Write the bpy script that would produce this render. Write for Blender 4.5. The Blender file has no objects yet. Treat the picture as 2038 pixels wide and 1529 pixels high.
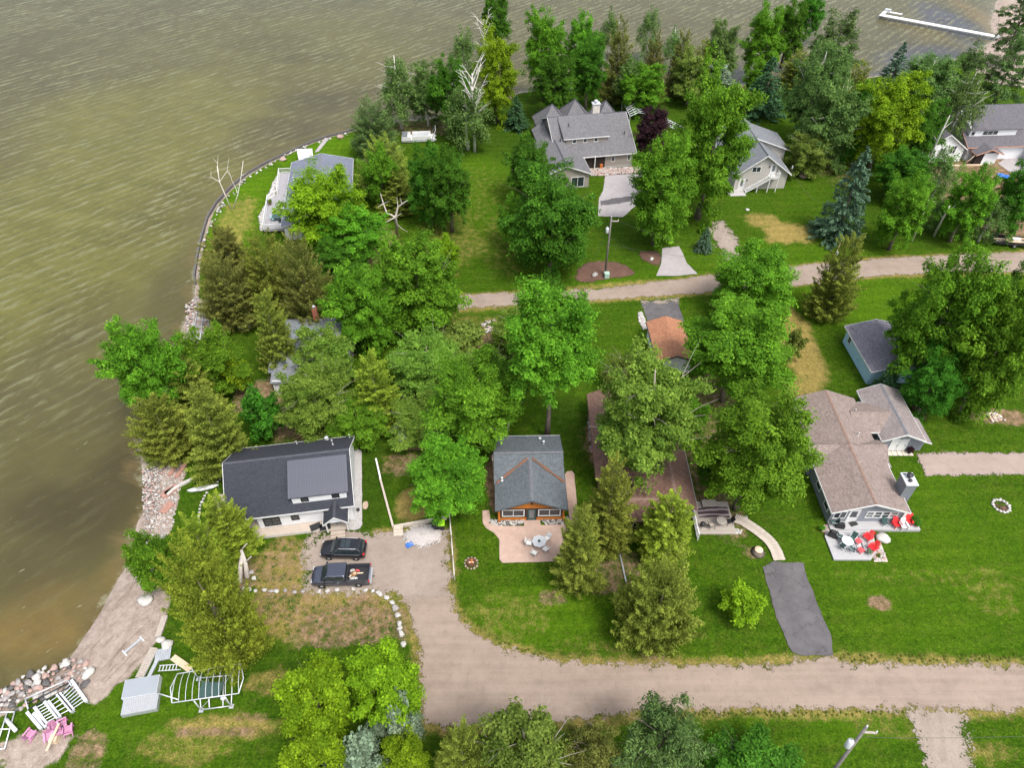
import bpy, bmesh, math, random
import numpy as np
from mathutils import Vector, Matrix, noise
S = bpy.context.scene
COL = S.collection
R = math.radians
random.seed(7)
RNG = np.random.default_rng(11)

# ---------------------------------------------------------------- camera, sky, sun, exposure
CAM_H, CAM_TH, CAM_F, CX, CY = 65.0, R(44.5), 1413.0, 1019.0, 764.5
cd = bpy.data.cameras.new('camera'); cam = bpy.data.objects.new('camera', cd); COL.objects.link(cam)
cam.location = (0, 0, CAM_H); cam.rotation_euler = (R(90) - CAM_TH, 0, 0)
cd.sensor_fit = 'HORIZONTAL'; cd.sensor_width = 36.0; cd.lens = CAM_F / 2038 * 36.0
cd.clip_start = 0.5; cd.clip_end = 6000
S.camera = cam
SUN_EL, SUN_AZ = 62, 142            # azimuth measured from +Y towards +X
w = bpy.data.worlds.new('World'); S.world = w; w.use_nodes = True
nt = w.node_tree; bg = nt.nodes['Background']
sky = nt.nodes.new('ShaderNodeTexSky'); sky.sky_type = 'NISHITA'; sky.sun_disc = False
sky.sun_elevation = R(SUN_EL); sky.sun_rotation = R(SUN_AZ); sky.air_density = 1.0; sky.dust_density = 4.0
hs = nt.nodes.new('ShaderNodeHueSaturation'); hs.inputs['Saturation'].default_value = 0.45   # thin overcast greys the blue
nt.links.new(sky.outputs[0], hs.inputs['Color']); nt.links.new(hs.outputs[0], bg.inputs[0])
bg.inputs[1].default_value = 0.15
sl = bpy.data.lights.new('sun', 'SUN'); sl.energy = 1.3; sl.angle = R(13); sl.color = (1, .95, .87)
so = bpy.data.objects.new('sun', sl); COL.objects.link(so)
sd_ = Vector((math.sin(R(SUN_AZ)) * math.cos(R(SUN_EL)), math.cos(R(SUN_AZ)) * math.cos(R(SUN_EL)), math.sin(R(SUN_EL))))
so.rotation_euler = (-sd_).to_track_quat('-Z', 'Y').to_euler()
S.view_settings.view_transform = 'Standard'; S.view_settings.look = 'None'
S.view_settings.exposure = 1.2; S.view_settings.gamma = 1.0; S.view_settings.use_curve_mapping = False

# ---------------------------------------------------------------- helpers
def P(px, py, z=0.0):
    """where the photograph's pixel (full size) meets the height z"""
    u = (px - CX) / CAM_F; v = (py - CY) / CAM_F
    d = (u, math.cos(CAM_TH) - v * math.sin(CAM_TH), -math.sin(CAM_TH) - v * math.cos(CAM_TH))
    t = (CAM_H - z) / -d[2]
    return Vector((d[0] * t, d[1] * t, z))

def tag(o, label=None, cat=None, group=None, kind=None):
    if label: o['label'] = label
    if cat: o['category'] = cat
    if group: o['group'] = group
    if kind: o['kind'] = kind
    return o

def thing(name, loc, rz=0.0, label=None, cat=None, group=None):
    o = bpy.data.objects.new(name, None); COL.objects.link(o)
    o.empty_display_size = .3
    o.location = loc; o.rotation_euler = (0, 0, R(rz))
    return tag(o, label, cat, group)

class MB:
    """collects faces; build() links them as ONE mesh object with metre UVs"""
    def __init__(s): s.v = []; s.f = []; s.m = []; s.T = None; s.smooth = False; s.sm = []
    def add(s, vs, fs, mi=0, smooth=False):
        n = len(s.v)
        if s.T is not None: vs = [s.T @ Vector(p) for p in vs]
        s.v += [tuple(p) for p in vs]
        for f in fs: s.f.append(tuple(n + i for i in f)); s.m.append(mi); s.sm.append(smooth)
        return s
    def box(s, x0, x1, y0, y1, z0, z1, mi=0):
        v = [(x0,y0,z0),(x1,y0,z0),(x1,y1,z0),(x0,y1,z0),(x0,y0,z1),(x1,y0,z1),(x1,y1,z1),(x0,y1,z1)]
        return s.add(v, [(3,2,1,0),(4,5,6,7),(0,1,5,4),(1,2,6,5),(2,3,7,6),(3,0,4,7)], mi)
    def cbox(s, c, d, mi=0):
        return s.box(c[0]-d[0]/2, c[0]+d[0]/2, c[1]-d[1]/2, c[1]+d[1]/2, c[2]-d[2]/2, c[2]+d[2]/2, mi)
    def prism(s, poly, z0, z1, mi=0):
        n = len(poly)
        v = [(p[0], p[1], z0) for p in poly] + [(p[0], p[1], z1) for p in poly]
        return s.add(v, [tuple(range(n-1,-1,-1)), tuple(range(n, 2*n))] + [(i,(i+1)%n,(i+1)%n+n,i+n) for i in range(n)], mi)
    def slab(s, pts, t, mi=0):
        """pts counter-clockwise from above, extruded down by t"""
        n = len(pts)
        v = [tuple(p) for p in pts] + [(p[0], p[1], p[2]-t) for p in pts]
        return s.add(v, [tuple(range(n)), tuple(range(2*n-1,n-1,-1))] + [((i+1)%n,i,i+n,(i+1)%n+n) for i in range(n)], mi)
    def ext(s, pts, d, mi=0):
        """planar polygon extruded by vector d"""
        n = len(pts); d = Vector(d)
        v = [Vector(p) for p in pts] + [Vector(p)+d for p in pts]
        return s.add(v, [tuple(range(n-1,-1,-1)), tuple(range(n,2*n))] + [(i,(i+1)%n,(i+1)%n+n,i+n) for i in range(n)], mi)
    def tube(s, pts, rs, n=6, mi=0, cap=True):
        pts = [Vector(p) for p in pts]
        if not hasattr(rs, '__len__'): rs = [rs]*len(pts)
        vs = []; fs = []
        for i, p in enumerate(pts):
            d = (pts[min(i+1,len(pts)-1)] - pts[max(i-1,0)]).normalized()
            a = d.orthogonal().normalized() if i == 0 else (a - a.dot(d)*d).normalized()
            b = d.cross(a)
            for k in range(n):
                t = 2*math.pi*k/n; vs.append(p + (a*math.cos(t)+b*math.sin(t))*rs[i])
        for i in range(len(pts)-1):
            for k in range(n): fs.append((i*n+k, i*n+(k+1)%n, (i+1)*n+(k+1)%n, (i+1)*n+k))
        if cap: fs += [tuple(range(n-1,-1,-1)), tuple(range((len(pts)-1)*n, len(pts)*n))]
        return s.add(vs, fs, mi, smooth=n > 5)
    def lathe(s, prof, c=(0,0,0), n=12, mi=0):
        vs = []; fs = []
        for r, z in prof:
            for k in range(n):
                t = 2*math.pi*k/n; vs.append((c[0]+r*math.cos(t), c[1]+r*math.sin(t), c[2]+z))
        for i in range(len(prof)-1):
            for k in range(n): fs.append((i*n+k, i*n+(k+1)%n, (i+1)*n+(k+1)%n, (i+1)*n+k))
        fs += [tuple(range(n-1,-1,-1)), tuple(range((len(prof)-1)*n, len(prof)*n))]
        return s.add(vs, fs, mi, smooth=n > 8)
    def loft(s, rings, mi=0, smooth=True, cap=True):
        n = len(rings[0]); vs = [p for r in rings for p in r]; fs = []
        for i in range(len(rings)-1):
            for k in range(n): fs.append((i*n+k, i*n+(k+1)%n, (i+1)*n+(k+1)%n, (i+1)*n+k))
        if cap: fs += [tuple(range(n-1,-1,-1)), tuple(range((len(rings)-1)*n, len(rings)*n))]
        return s.add(vs, fs, mi, smooth)
    def mesh(s, name, mats):
        me = bpy.data.meshes.new(name); me.from_pydata(s.v, [], s.f); me.update()
        if not isinstance(mats, (list, tuple)): mats = [mats]
        for m in mats: me.materials.append(m)
        me.polygons.foreach_set('material_index', s.m)
        me.polygons.foreach_set('use_smooth', s.sm)
        uv = me.uv_layers.new(name='UVMap').data
        Z = Vector((0,0,1))
        for p in me.polygons:
            nrm = p.normal
            u = Z.cross(nrm)
            u = Vector((1,0,0)) if u.length < 1e-3 else u.normalized()
            vv = nrm.cross(u)
            for li in p.loop_indices:
                co = me.vertices[me.loops[li].vertex_index].co
                uv[li].uv = (co.dot(u), co.dot(vv))
        return me
    def build(s, name, mats, parent=None, loc=None, rz=None):
        o = bpy.data.objects.new(name, s.mesh(name, mats)); COL.objects.link(o)
        if parent: o.parent = parent
        if loc is not None: o.location = loc
        if rz is not None: o.rotation_euler = (0,0,R(rz))
        return o

def copy_tree(o, parent=None):
    c = o.copy(); COL.objects.link(c)
    if parent: c.parent = parent
    for ch in list(o.children): copy_tree(ch, c)
    return c

def bevel(o, wdt=.02, seg=1):
    me = o.data; bm = bmesh.new(); bm.from_mesh(me)
    bmesh.ops.bevel(bm, geom=bm.edges[:], offset=wdt, segments=seg, affect='EDGES', clamp_overlap=True)
    bm.to_mesh(me); bm.free(); return o

# ---------------------------------------------------------------- materials
def newmat(name):
    m = bpy.data.materials.new(name); m.use_nodes = True
    nt = m.node_tree; return m, nt, nt.nodes['Principled BSDF']
def N(nt, t, **kw):
    n = nt.nodes.new(t)
    for k, v in kw.items():
        if k in n.inputs: n.inputs[k].default_value = v
        else: setattr(n, k, v)
    return n
def c4(c, k=1.0): return (min(c[0]*k,1), min(c[1]*k,1), min(c[2]*k,1), 1)
def mixc(nt, a, b, fac, mode='MIX'):
    n = nt.nodes.new('ShaderNodeMix'); n.data_type = 'RGBA'; n.blend_type = mode
    for s_, v in ((6, a), (7, b)):
        if hasattr(v, 'is_linked'): nt.links.new(v, n.inputs[s_])
        else: n.inputs[s_].default_value = v
    if hasattr(fac, 'is_linked'): nt.links.new(fac, n.inputs[0])
    else: n.inputs[0].default_value = fac
    return n.outputs[2]
def math_(nt, op, a, b=None, clamp=False):
    n = nt.nodes.new('ShaderNodeMath'); n.operation = op; n.use_clamp = clamp
    for i, v in enumerate((a, b)):
        if v is None: continue
        if hasattr(v, 'is_linked'): nt.links.new(v, n.inputs[i])
        else: n.inputs[i].default_value = v
    return n.outputs[0]
def nz(nt, scale, detail=4, rough=.6, coords=None, dist=0.0):
    n = N(nt, 'ShaderNodeTexNoise'); n.inputs['Scale'].default_value = scale; n.inputs['Detail'].default_value = detail
    n.inputs['Roughness'].default_value = rough; n.inputs['Distortion'].default_value = dist
    if coords is not None: nt.links.new(coords, n.inputs['Vector'])
    return n.outputs['Fac']
def ramp(nt, fac, stops, interp='LINEAR'):
    n = nt.nodes.new('ShaderNodeValToRGB'); cr = n.color_ramp; cr.interpolation = interp
    while len(cr.elements) < len(stops): cr.elements.new(.5)
    for e, (p, c) in zip(cr.elements, stops):
        e.position = p; e.color = c if len(c) == 4 else (*c, 1)
    nt.links.new(fac, n.inputs[0]); return n.outputs[0]
def bump_(nt, h, strength, dist, bsdf):
    b = N(nt, 'ShaderNodeBump'); b.inputs['Strength'].default_value = strength; b.inputs['Distance'].default_value = dist
    nt.links.new(h, b.inputs['Height']); nt.links.new(b.outputs[0], bsdf.inputs['Normal'])
def ocoord(nt, which='Object'): return N(nt, 'ShaderNodeTexCoord').outputs[which]
def stretch(nt, co, sx, sy, sz=1, rot=0):
    if rot:
        q = N(nt, 'ShaderNodeMapping'); q.inputs['Rotation'].default_value = (0,0,R(-rot)); nt.links.new(co, q.inputs[0]); co = q.outputs[0]
    n = N(nt, 'ShaderNodeMapping'); n.inputs['Scale'].default_value = (sx, sy, sz)
    nt.links.new(co, n.inputs[0]); return n.outputs[0]

def mat(name, col, var=.18, scale=3, rough=.8, metal=0.0, bump=0.0, bscale=None, col2=None, detail=5, spec=.4, dirt=0.0):
    m, nt, b = newmat(name); co = ocoord(nt)
    f = nz(nt, scale, detail, .65, co)
    f = ramp(nt, f, [(.3, (0,0,0)), (.7, (1,1,1))])
    a, d = (c4(col, 1-var), c4(col, 1+var)) if col2 is None else (c4(col), c4(col2))
    c = mixc(nt, a, d, f)
    if dirt:
        g = ramp(nt, nz(nt, .9, 6, .7, co), [(.5, (0,0,0)), (.75, (1,1,1))])
        c = mixc(nt, c, c4(col, .45), math_(nt, 'MULTIPLY', g, dirt))
    nt.links.new(c, b.inputs['Base Color'])
    b.inputs['Roughness'].default_value = rough; b.inputs['Metallic'].default_value = metal
    b.inputs['Specular IOR Level'].default_value = spec
    if bump: bump_(nt, nz(nt, bscale or scale*4, 4, .6, co), bump, .05, b)
    return m

def shingle(name, col, col2, row=.16, wid=.34, dirt=(.12,.08,.05), dirt_amt=.0, streak=.25):
    """courses of shingles in the roof's own metre UVs"""
    m, nt, b = newmat(name); uv = ocoord(nt, 'UV'); co = ocoord(nt)
    br = N(nt, 'ShaderNodeTexBrick'); nt.links.new(uv, br.inputs['Vector'])
    br.inputs['Scale'].default_value = 1.0; br.inputs['Brick Width'].default_value = wid; br.inputs['Row Height'].default_value = row
    br.inputs['Mortar Size'].default_value = .012; br.inputs['Bias'].default_value = 0.0
    br.inputs['Color1'].default_value = c4(col, .72); br.inputs['Color2'].default_value = c4(col2, 1.2); br.inputs['Mortar'].default_value = c4(col, .45)
    f = ramp(nt, nz(nt, 5.5, 3, .8, co), [(.36, (0,0,0)), (.64, (1,1,1))])
    c = mixc(nt, br.outputs['Color'], mixc(nt, c4(col, .6), c4(col2, 1.25), f), .55)
    g = ramp(nt, nz(nt, .35, 5, .65, stretch(nt, uv, 1.0, .45)), [(.35, (0,0,0)), (.7, (1,1,1))])
    c = mixc(nt, c, c4(col2, 1.12), math_(nt, 'MULTIPLY', g, streak))
    c = mixc(nt, c, c4(col, .62), math_(nt, 'MULTIPLY', ramp(nt, nz(nt, 1.1, 6, .75, stretch(nt, uv, 1.5, .7)), [(.5,(0,0,0)),(.72,(1,1,1))]), .5))
    if dirt_amt:
        h = ramp(nt, nz(nt, .8, 7, .75, co), [(.5, (0,0,0)), (.72, (1,1,1))])
        c = mixc(nt, c, c4(dirt), math_(nt, 'MULTIPLY', h, dirt_amt))
    nt.links.new(c, b.inputs['Base Color']); b.inputs['Roughness'].default_value = .85
    bump_(nt, math_(nt, 'ADD', br.outputs['Fac'], nz(nt, 30, 3, .6, co)), .5, -.02, b)
    return m

def siding(name, col, pitch=.16, vertical=False, var=.06, rough=.6):
    m, nt, b = newmat(name); uv = ocoord(nt, 'UV'); co = ocoord(nt)
    sx = N(nt, 'ShaderNodeSeparateXYZ'); nt.links.new(uv, sx.inputs[0])
    t = math_(nt, 'FRACT', math_(nt, 'DIVIDE', sx.outputs[0 if vertical else 1], pitch))
    line = math_(nt, 'GREATER_THAN', t, .86)
    c = mixc(nt, c4(col, 1-var), c4(col, 1+var), nz(nt, 1.3, 5, .7, co))
    c = mixc(nt, c, c4(col, .62), line)
    nt.links.new(c, b.inputs['Base Color']); b.inputs['Roughness'].default_value = rough
    bump_(nt, t, .5, .03, b)
    return m

def boards(name, col, col2, pitch=.14, rough=.8, axis=1, gap=.35):
    """boards laid side by side, running along u (axis 1) or v (axis 0)"""
    m, nt, b = newmat(name); uv = ocoord(nt, 'UV'); co = ocoord(nt)
    sx = N(nt, 'ShaderNodeSeparateXYZ'); nt.links.new(uv, sx.inputs[0])
    d = math_(nt, 'DIVIDE', sx.outputs[axis], pitch)
    t = math_(nt, 'FRACT', d)
    wn = N(nt, 'ShaderNodeTexWhiteNoise'); wn.noise_dimensions = '1D'; nt.links.new(math_(nt, 'FLOOR', d), wn.inputs['W'])
    c = mixc(nt, c4(col), c4(col2), wn.outputs['Value'])
    c = mixc(nt, c, c4(col, .8), nz(nt, 2.5, 5, .7, co))
    c = mixc(nt, c, c4(col, gap), math_(nt, 'GREATER_THAN', t, .9))
    nt.links.new(c, b.inputs['Base Color']); b.inputs['Roughness'].default_value = rough
    bump_(nt, math_(nt, 'LESS_THAN', t, .9), .4, .02, b)
    return m

def leafmat(name, dark, light, trans=.5, hue=.013):
    m, nt, b = newmat(name)
    at = N(nt, 'ShaderNodeAttribute'); at.attribute_name = 'tint'
    oi = N(nt, 'ShaderNodeObjectInfo')
    c = ramp(nt, at.outputs['Fac'], [(0.0, c4(dark, .85)), (.55, c4([(a+d)/2 for a, d in zip(dark, light)])), (1.0, c4(light, 1.25))])
    h = N(nt, 'ShaderNodeHueSaturation')
    nt.links.new(c, h.inputs['Color'])
    nt.links.new(math_(nt, 'ADD', math_(nt, 'MULTIPLY', oi.outputs['Random'], hue*2), .497-hue), h.inputs['Hue'])
    nt.links.new(math_(nt, 'ADD', math_(nt, 'MULTIPLY', oi.outputs['Random'], .3), .88), h.inputs['Value'])
    nt.links.new(h.outputs[0], b.inputs['Base Color']); b.inputs['Roughness'].default_value = .7
    b.inputs['Specular IOR Level'].default_value = .12
    tr = N(nt, 'ShaderNodeBsdfTranslucent'); nt.links.new(h.outputs[0], tr.inputs[0])
    mx = N(nt, 'ShaderNodeMixShader'); mx.inputs[0].default_value = trans
    nt.links.new(b.outputs[0], mx.inputs[1]); nt.links.new(tr.outputs[0], mx.inputs[2])
    nt.links.new(mx.outputs[0], nt.nodes['Material Output'].inputs[0])
    return m

WHITE = mat('white_paint', (.58,.58,.575), .05, 2, .5)
WHITE_METAL = mat('white_aluminium', (.52,.54,.56), .06, 2, .4, .2)
GREY_METAL = mat('galvanised_metal', (.5,.52,.54), .12, 3, .42, .6)
DARK_METAL = mat('dark_metal', (.04,.04,.045), .2, 3, .45, .5)
BLACK = mat('black_plastic', (.018,.018,.02), .2, 4, .5)
RUBBER = mat('black_rubber', (.02,.02,.02), .2, 6, .85)
CONCRETE = mat('pale_concrete', (.34,.33,.32), .12, 1.2, .9, bump=.2, dirt=.25)
STONE = mat('grey_stone', (.27,.25,.24), .3, 2.5, .85, bump=.4)
STONE_W = mat('white_stone', (.40,.385,.36), .22, 3, .85, bump=.4)
STONE_P = mat('pink_granite', (.33,.23,.20), .25, 3, .85, bump=.4)
STONE_D = mat('dark_stone', (.09,.085,.085), .4, 3, .8, bump=.4)
WOOD_GREY = mat('weathered_wood', (.34,.30,.26), .25, 6, .85, bump=.2)
WOOD_PALE = mat('pale_lumber', (.55,.43,.30), .2, 5, .8)
BARK = mat('grey_brown_bark', (.13,.105,.085), .4, 5, .95, bump=.6)
BIRCH = mat('white_birch_bark', (.56,.53,.48), .3, 4, .85, bump=.2, dirt=.5)
DEADWOOD = mat('bleached_dead_wood', (.42,.38,.34), .25, 4, .9)
RED = mat('red_plastic', (.62,.025,.03), .1, 3, .45)
RED2 = mat('faded_red_plastic', (.55,.075,.085), .1, 3, .5)
PINK = mat('pink_plastic', (.44,.20,.32), .1, 3, .55)
GREENP = mat('dark_green_mesh', (.035,.075,.07), .2, 4, .7)
BLUE = mat('blue_tarp', (.02,.12,.45), .2, 3, .5)
ORANGE = mat('rust_orange', (.42,.13,.03), .25, 5, .7)
BRICK = mat('red_brick', (.28,.09,.06), .25, 8, .9)
def glassmat(name, col=(.02,.026,.032), rough=.06):
    m, nt, b = newmat(name); co = ocoord(nt)
    nt.links.new(mixc(nt, c4(col, .6), c4(col, 1.7), nz(nt, 1.5, 3, .5, co)), b.inputs['Base Color'])
    b.inputs['Roughness'].default_value = rough; b.inputs['Specular IOR Level'].default_value = .7
    return m
GLASS = glassmat('window_glass')
GLASS_L = glassmat('pale_window_glass', (.12,.13,.14), .12)
# ---------------------------------------------------------------- ground, water
SHORE_PX = [(-900,1640),(-300,1475),(0,1385),(30,1366),(60,1352),(100,1336),(124,1326),(148,1291),(176,1247),(205,1196),(230,1152),(251,1120),(262,1085),(268,1045),(283,1012),(286,950),
 (278,925),(268,880),(290,845),(318,780),(345,720),(358,660),(372,620),(385,590),(387,560),(386,548),(391,510),(400,470),(412,430),(430,400),(460,368),(490,343),(530,320),(580,297),(620,279),(660,266),(705,255),
 (740,244),(800,236),(850,232),(890,222),(940,200),(1000,190),(1040,178),(1100,176),(1200,166),(1300,158),(1400,158),(1450,163),(1480,166),(1560,163),(1640,158),(1700,154),(1750,146),(1810,140),(1880,122),(1935,100),(1985,74),(1972,40),(1985,0),(2010,-60),(2150,-220)]
shore = [P(*p) for p in SHORE_PX]
shore = [Vector((-900,-60,0)), Vector((-220,2,0))] + shore[1:] + [Vector((700,1500,0)), Vector((2500,1500,0)), Vector((2500,-1500,0)), Vector((-900,-1500,0))]
SH = np.array([(p.x, p.y) for p in shore])
def sdist(X, Y, poly):
    """signed distance to a closed polygon, positive inside"""
    x = X.ravel(); y = Y.ravel(); d = np.full(x.shape, 1e9); ins = np.zeros(x.shape, bool)
    n = len(poly)
    for i in range(n):
        a = poly[i]; b = poly[(i+1) % n]; e = b-a; L = e@e
        if L < 1e-9: continue
        t = np.clip(((x-a[0])*e[0]+(y-a[1])*e[1])/L, 0, 1)
        d = np.minimum(d, (x-a[0]-t*e[0])**2+(y-a[1]-t*e[1])**2)
        c = (a[1] > y) != (b[1] > y)
        if e[1] != 0: ins ^= c & (x < a[0]+(y-a[1])*e[0]/e[1])
    return (np.sqrt(d)*np.where(ins, 1, -1)).reshape(X.shape)
def axis(*segs):
    out = [segs[0][0]]
    for a, b, st in segs:
        n = max(1, round((b-a)/st)); out += list(np.linspace(a, b, n+1)[1:])
    return np.array(out)
def grow(start, end, first, k=1.5):
    out = []; s_ = first; x = start; sg = 1 if end > start else -1
    while (end-x)*sg > 0: x += sg*s_; s_ *= k; out.append(x)
    return out
def tensor(xs, ys):
    X, Y = np.meshgrid(xs, ys); return X, Y
def gridmesh(name, X, Y, Z, attrs, m, smooth=True):
    ny, nx = X.shape
    me = bpy.data.meshes.new(name)
    co = np.stack([X, Y, Z], -1).reshape(-1, 3).astype(np.float32)
    i = np.arange((ny-1)*(nx-1)); r = i//(nx-1); c = i % (nx-1); a = r*nx+c
    q = np.stack([a, a+1, a+nx+1, a+nx], 1).astype(np.int32)
    me.vertices.add(len(co)); me.vertices.foreach_set('co', co.ravel())
    me.loops.add(q.size); me.loops.foreach_set('vertex_index', q.ravel())
    me.polygons.add(len(q)); me.polygons.foreach_set('loop_start', np.arange(len(q), dtype=np.int32)*4)
    me.polygons.foreach_set('use_smooth', np.ones(len(q), bool))
    me.update()
    for k, v in attrs.items():
        at = me.attributes.new(k, 'FLOAT', 'POINT'); at.data.foreach_set('value', v.astype(np.float32).ravel())
    me.materials.append(m); me.validate()
    o = bpy.data.objects.new(name, me); COL.objects.link(o); return o

xs = axis((-160,-60,.8), (-60,60,.42), (60,160,.8)); xs = np.array(sorted(grow(-160,-2500,2,1.6)) + list(xs) + grow(160,2500,2,1.6))
ys = axis((8,105,.42), (105,240,.8)); ys = np.array(sorted(grow(8,-1500,2,1.6)) + list(ys) + grow(240,2500,2,1.6))
X, Y = tensor(xs, ys)
SD = sdist(X, Y, SH)
WATER_Z = -.5
def fbm(X, Y, s, seed=0, oct=4):
    """cheap value noise, -1..1"""
    out = np.zeros(X.shape); amp = 1; tot = 0
    for o in range(oct):
        r = np.random.default_rng(seed*17+o); T = r.random((128, 128))
        u = X/s*2**o; v = Y/s*2**o; iu = np.floor(u).astype(int); iv = np.floor(v).astype(int)
        fu = u-iu; fv = v-iv; fu = fu*fu*(3-2*fu); fv = fv*fv*(3-2*fv)
        g = lambda a, b: T[(iv+b) % 128, (iu+a) % 128]
        out += amp*((g(0,0)*(1-fu)+g(1,0)*fu)*(1-fv)+(g(0,1)*(1-fu)+g(1,1)*fu)*fv); tot += amp; amp *= .55
    return out/tot*2-1
sdn = SD + .35*fbm(X, Y, 3, 3)
Z = np.clip(WATER_Z + sdn*.23, -2.2, 0)
Z = np.where(Z > -.02, 0, Z) + np.where(SD > 3, .03*fbm(X, Y, 6, 5)-.03, 0)
def pxpoly(pts): return np.array([(P(*p).x, P(*p).y) for p in pts])
def area(pts, soft=.8, nzamp=.8, s=2.5, seed=1):
    d = sdist(X, Y, pxpoly(pts)) + nzamp*fbm(X, Y, s, seed)
    return np.clip(.5+d/(2*soft), 0, 1)
def blob(px, py, rx, ry, amt=1.0, seed=2):
    """soft patch, radii in pixels of the photograph"""
    c = P(px, py); ex = abs(P(px+rx, py).x-c.x); ey = abs(P(px, py-ry).y-c.y)
    d = np.sqrt(((X-c.x)/ex)**2+((Y-c.y)/ey)**2) + .45*fbm(X, Y, 3, seed)
    return amt*np.clip((1.15-d)*2.2, 0, 1)
mx = lambda *a: np.maximum.reduce(a)
# bare sandy / stony shore
SAND = mx(area([(-400,1530),(-100,1420),(60,1352),(124,1326),(176,1247),(251,1118),(300,1130),(335,1190),(325,1250),(300,1310),(262,1335),(225,1370),(190,1415),(165,1400),(140,1370),(90,1380),(0,1425),(-100,1480)], .5),
          area([(0,1560),(0,1480),(60,1465),(100,1440),(155,1465),(120,1500),(60,1540)], .8),
          area([(275,930),(300,915),(365,918),(372,945),(352,1000),(345,1050),(325,1070),(262,1090),(262,1050)], .4),
          area([(362,610),(400,590),(440,620),(450,680),(420,700),(370,690),(350,660)], .6),
          area([(1930,110),(1975,60),(1960,0),(2000,-80),(2200,-80),(2200,200),(2010,170),(1960,160)], 1.2),
          np.clip(1-np.abs(SD-.1)/1.2, 0, 1)*.9, (SD < .3)*1.0)
SOIL = mx(blob(1590,690,45,60,.0), area([(1890,320),(2060,300),(2060,470),(1960,480),(1920,430),(1880,400)], 1.2), blob(1860,330,60,40,.7),
          blob(560,1195,75,45,.45), blob(700,1240,130,55,.62), blob(625,1210,120,38,.4), blob(560,1120,60,50,.45), blob(525,790,60,40,.8), blob(600,850,80,40,.6), blob(930,690,70,45,.75), blob(880,770,90,70,.6),
          blob(830,925,70,28,.6), blob(985,960,22,70,.8), blob(1190,860,22,80,.8), blob(1330,860,160,110,.5), blob(1420,980,60,90,.5), blob(1210,1150,40,35,.55), blob(1250,1130,40,50,.45), blob(1400,780,60,50,.5),
          blob(1990,830,60,18,.7), blob(1790,730,50,25,.6), blob(640,1370,110,25,.0), blob(420,1455,110,14,.62), blob(500,1430,60,12,.5), blob(170,1500,40,50,.55), blob(1750,1200,26,20,.75), blob(985,185,40,18,.7), blob(1330,180,160,22,.4), blob(1500,170,60,14,.8), blob(830,255,80,20,.5),
          blob(480,1150,40,60,.6), blob(1880,1430,60,20,.0), blob(1830,1395,60,9,.6), blob(1300,1305,40,10,.5), blob(745,490,60,50,.7), blob(1480,500,20,20,.0), blob(1100,1190,30,18,.5), blob(1500,1100,20,14,.5), blob(1660,330,60,50,.35))
DRY = mx(blob(1595,690,40,75,.9), blob(1590,770,50,25,.75), blob(1560,460,55,24,.95), blob(1520,440,45,20,.7), blob(1600,470,30,16,.6), blob(830,1000,45,38,.95), blob(790,920,35,20,.4),
         blob(640,1210,190,60,.75), blob(560,1130,70,60,.75), blob(900,480,80,60,.35), blob(960,380,60,60,.2), blob(470,440,40,60,.5), blob(455,480,30,50,.55), blob(1010,1230,100,50,.3), blob(450,1445,140,30,.65), blob(560,1360,70,25,.5),
         blob(940,650,90,30,.35), blob(700,1180,180,25,.5), blob(360,1490,120,40,.4), blob(1180,1290,100,30,.25), blob(1850,1150,200,20,.18), blob(1970,1180,60,60,.25), blob(1790,1440,120,40,.3), blob(1960,1500,80,30,.4), blob(870,500,40,60,.3), blob(1000,470,60,70,.25))
ROADS = [[(835,1300),(795,1185),(752,1160),(752,1062),(890,1062),(897,1190),(925,1245),(1000,1290),(1110,1318),(1400,1325),(1580,1316),(1660,1312),(2100,1327),(2100,1412),(1320,1416),(1180,1432),(880,1450),(845,1440)],
         [(880,618),(893,592),(1060,580),(1290,563),(1480,540),(1760,514),(2080,500),(2080,543),(1760,548),(1500,575),(1300,590),(1060,605)]]
for rp in ROADS: DRY = np.maximum(DRY, .62*np.clip(1.3-np.abs(sdist(X, Y, pxpoly(rp))+.5*fbm(X, Y, 4, 9))/.9, 0, 1))
# shade under and near the trees, painted into the grass as darker green
PAINTED_SHADE = mx(blob(745,950,40,90,.7), blob(1130,850,60,80,.7), blob(560,700,80,60,.4), blob(1000,250,120,60,.7), blob(1330,200,170,40,.5), blob(1800,430,150,60,.4), blob(900,1480,60,40,.8), blob(1100,1000,200,60,.0), blob(1000,400,120,60,.2), blob(1240,470,60,60,.4), blob(520,860,120,60,.7), blob(480,1330,150,40,.35))
BRIGHT = mx(blob(455,430,70,110,.8), blob(600,300,120,40,.8), blob(960,380,70,80,.35), blob(1480,560,400,24,.4), blob(1500,510,300,30,.3), blob(1700,600,150,50,.5), blob(1060,1230,140,60,.45), blob(1850,1100,260,180,.22), blob(330,1420,160,80,.25), blob(1720,1450,140,40,.25))

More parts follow.
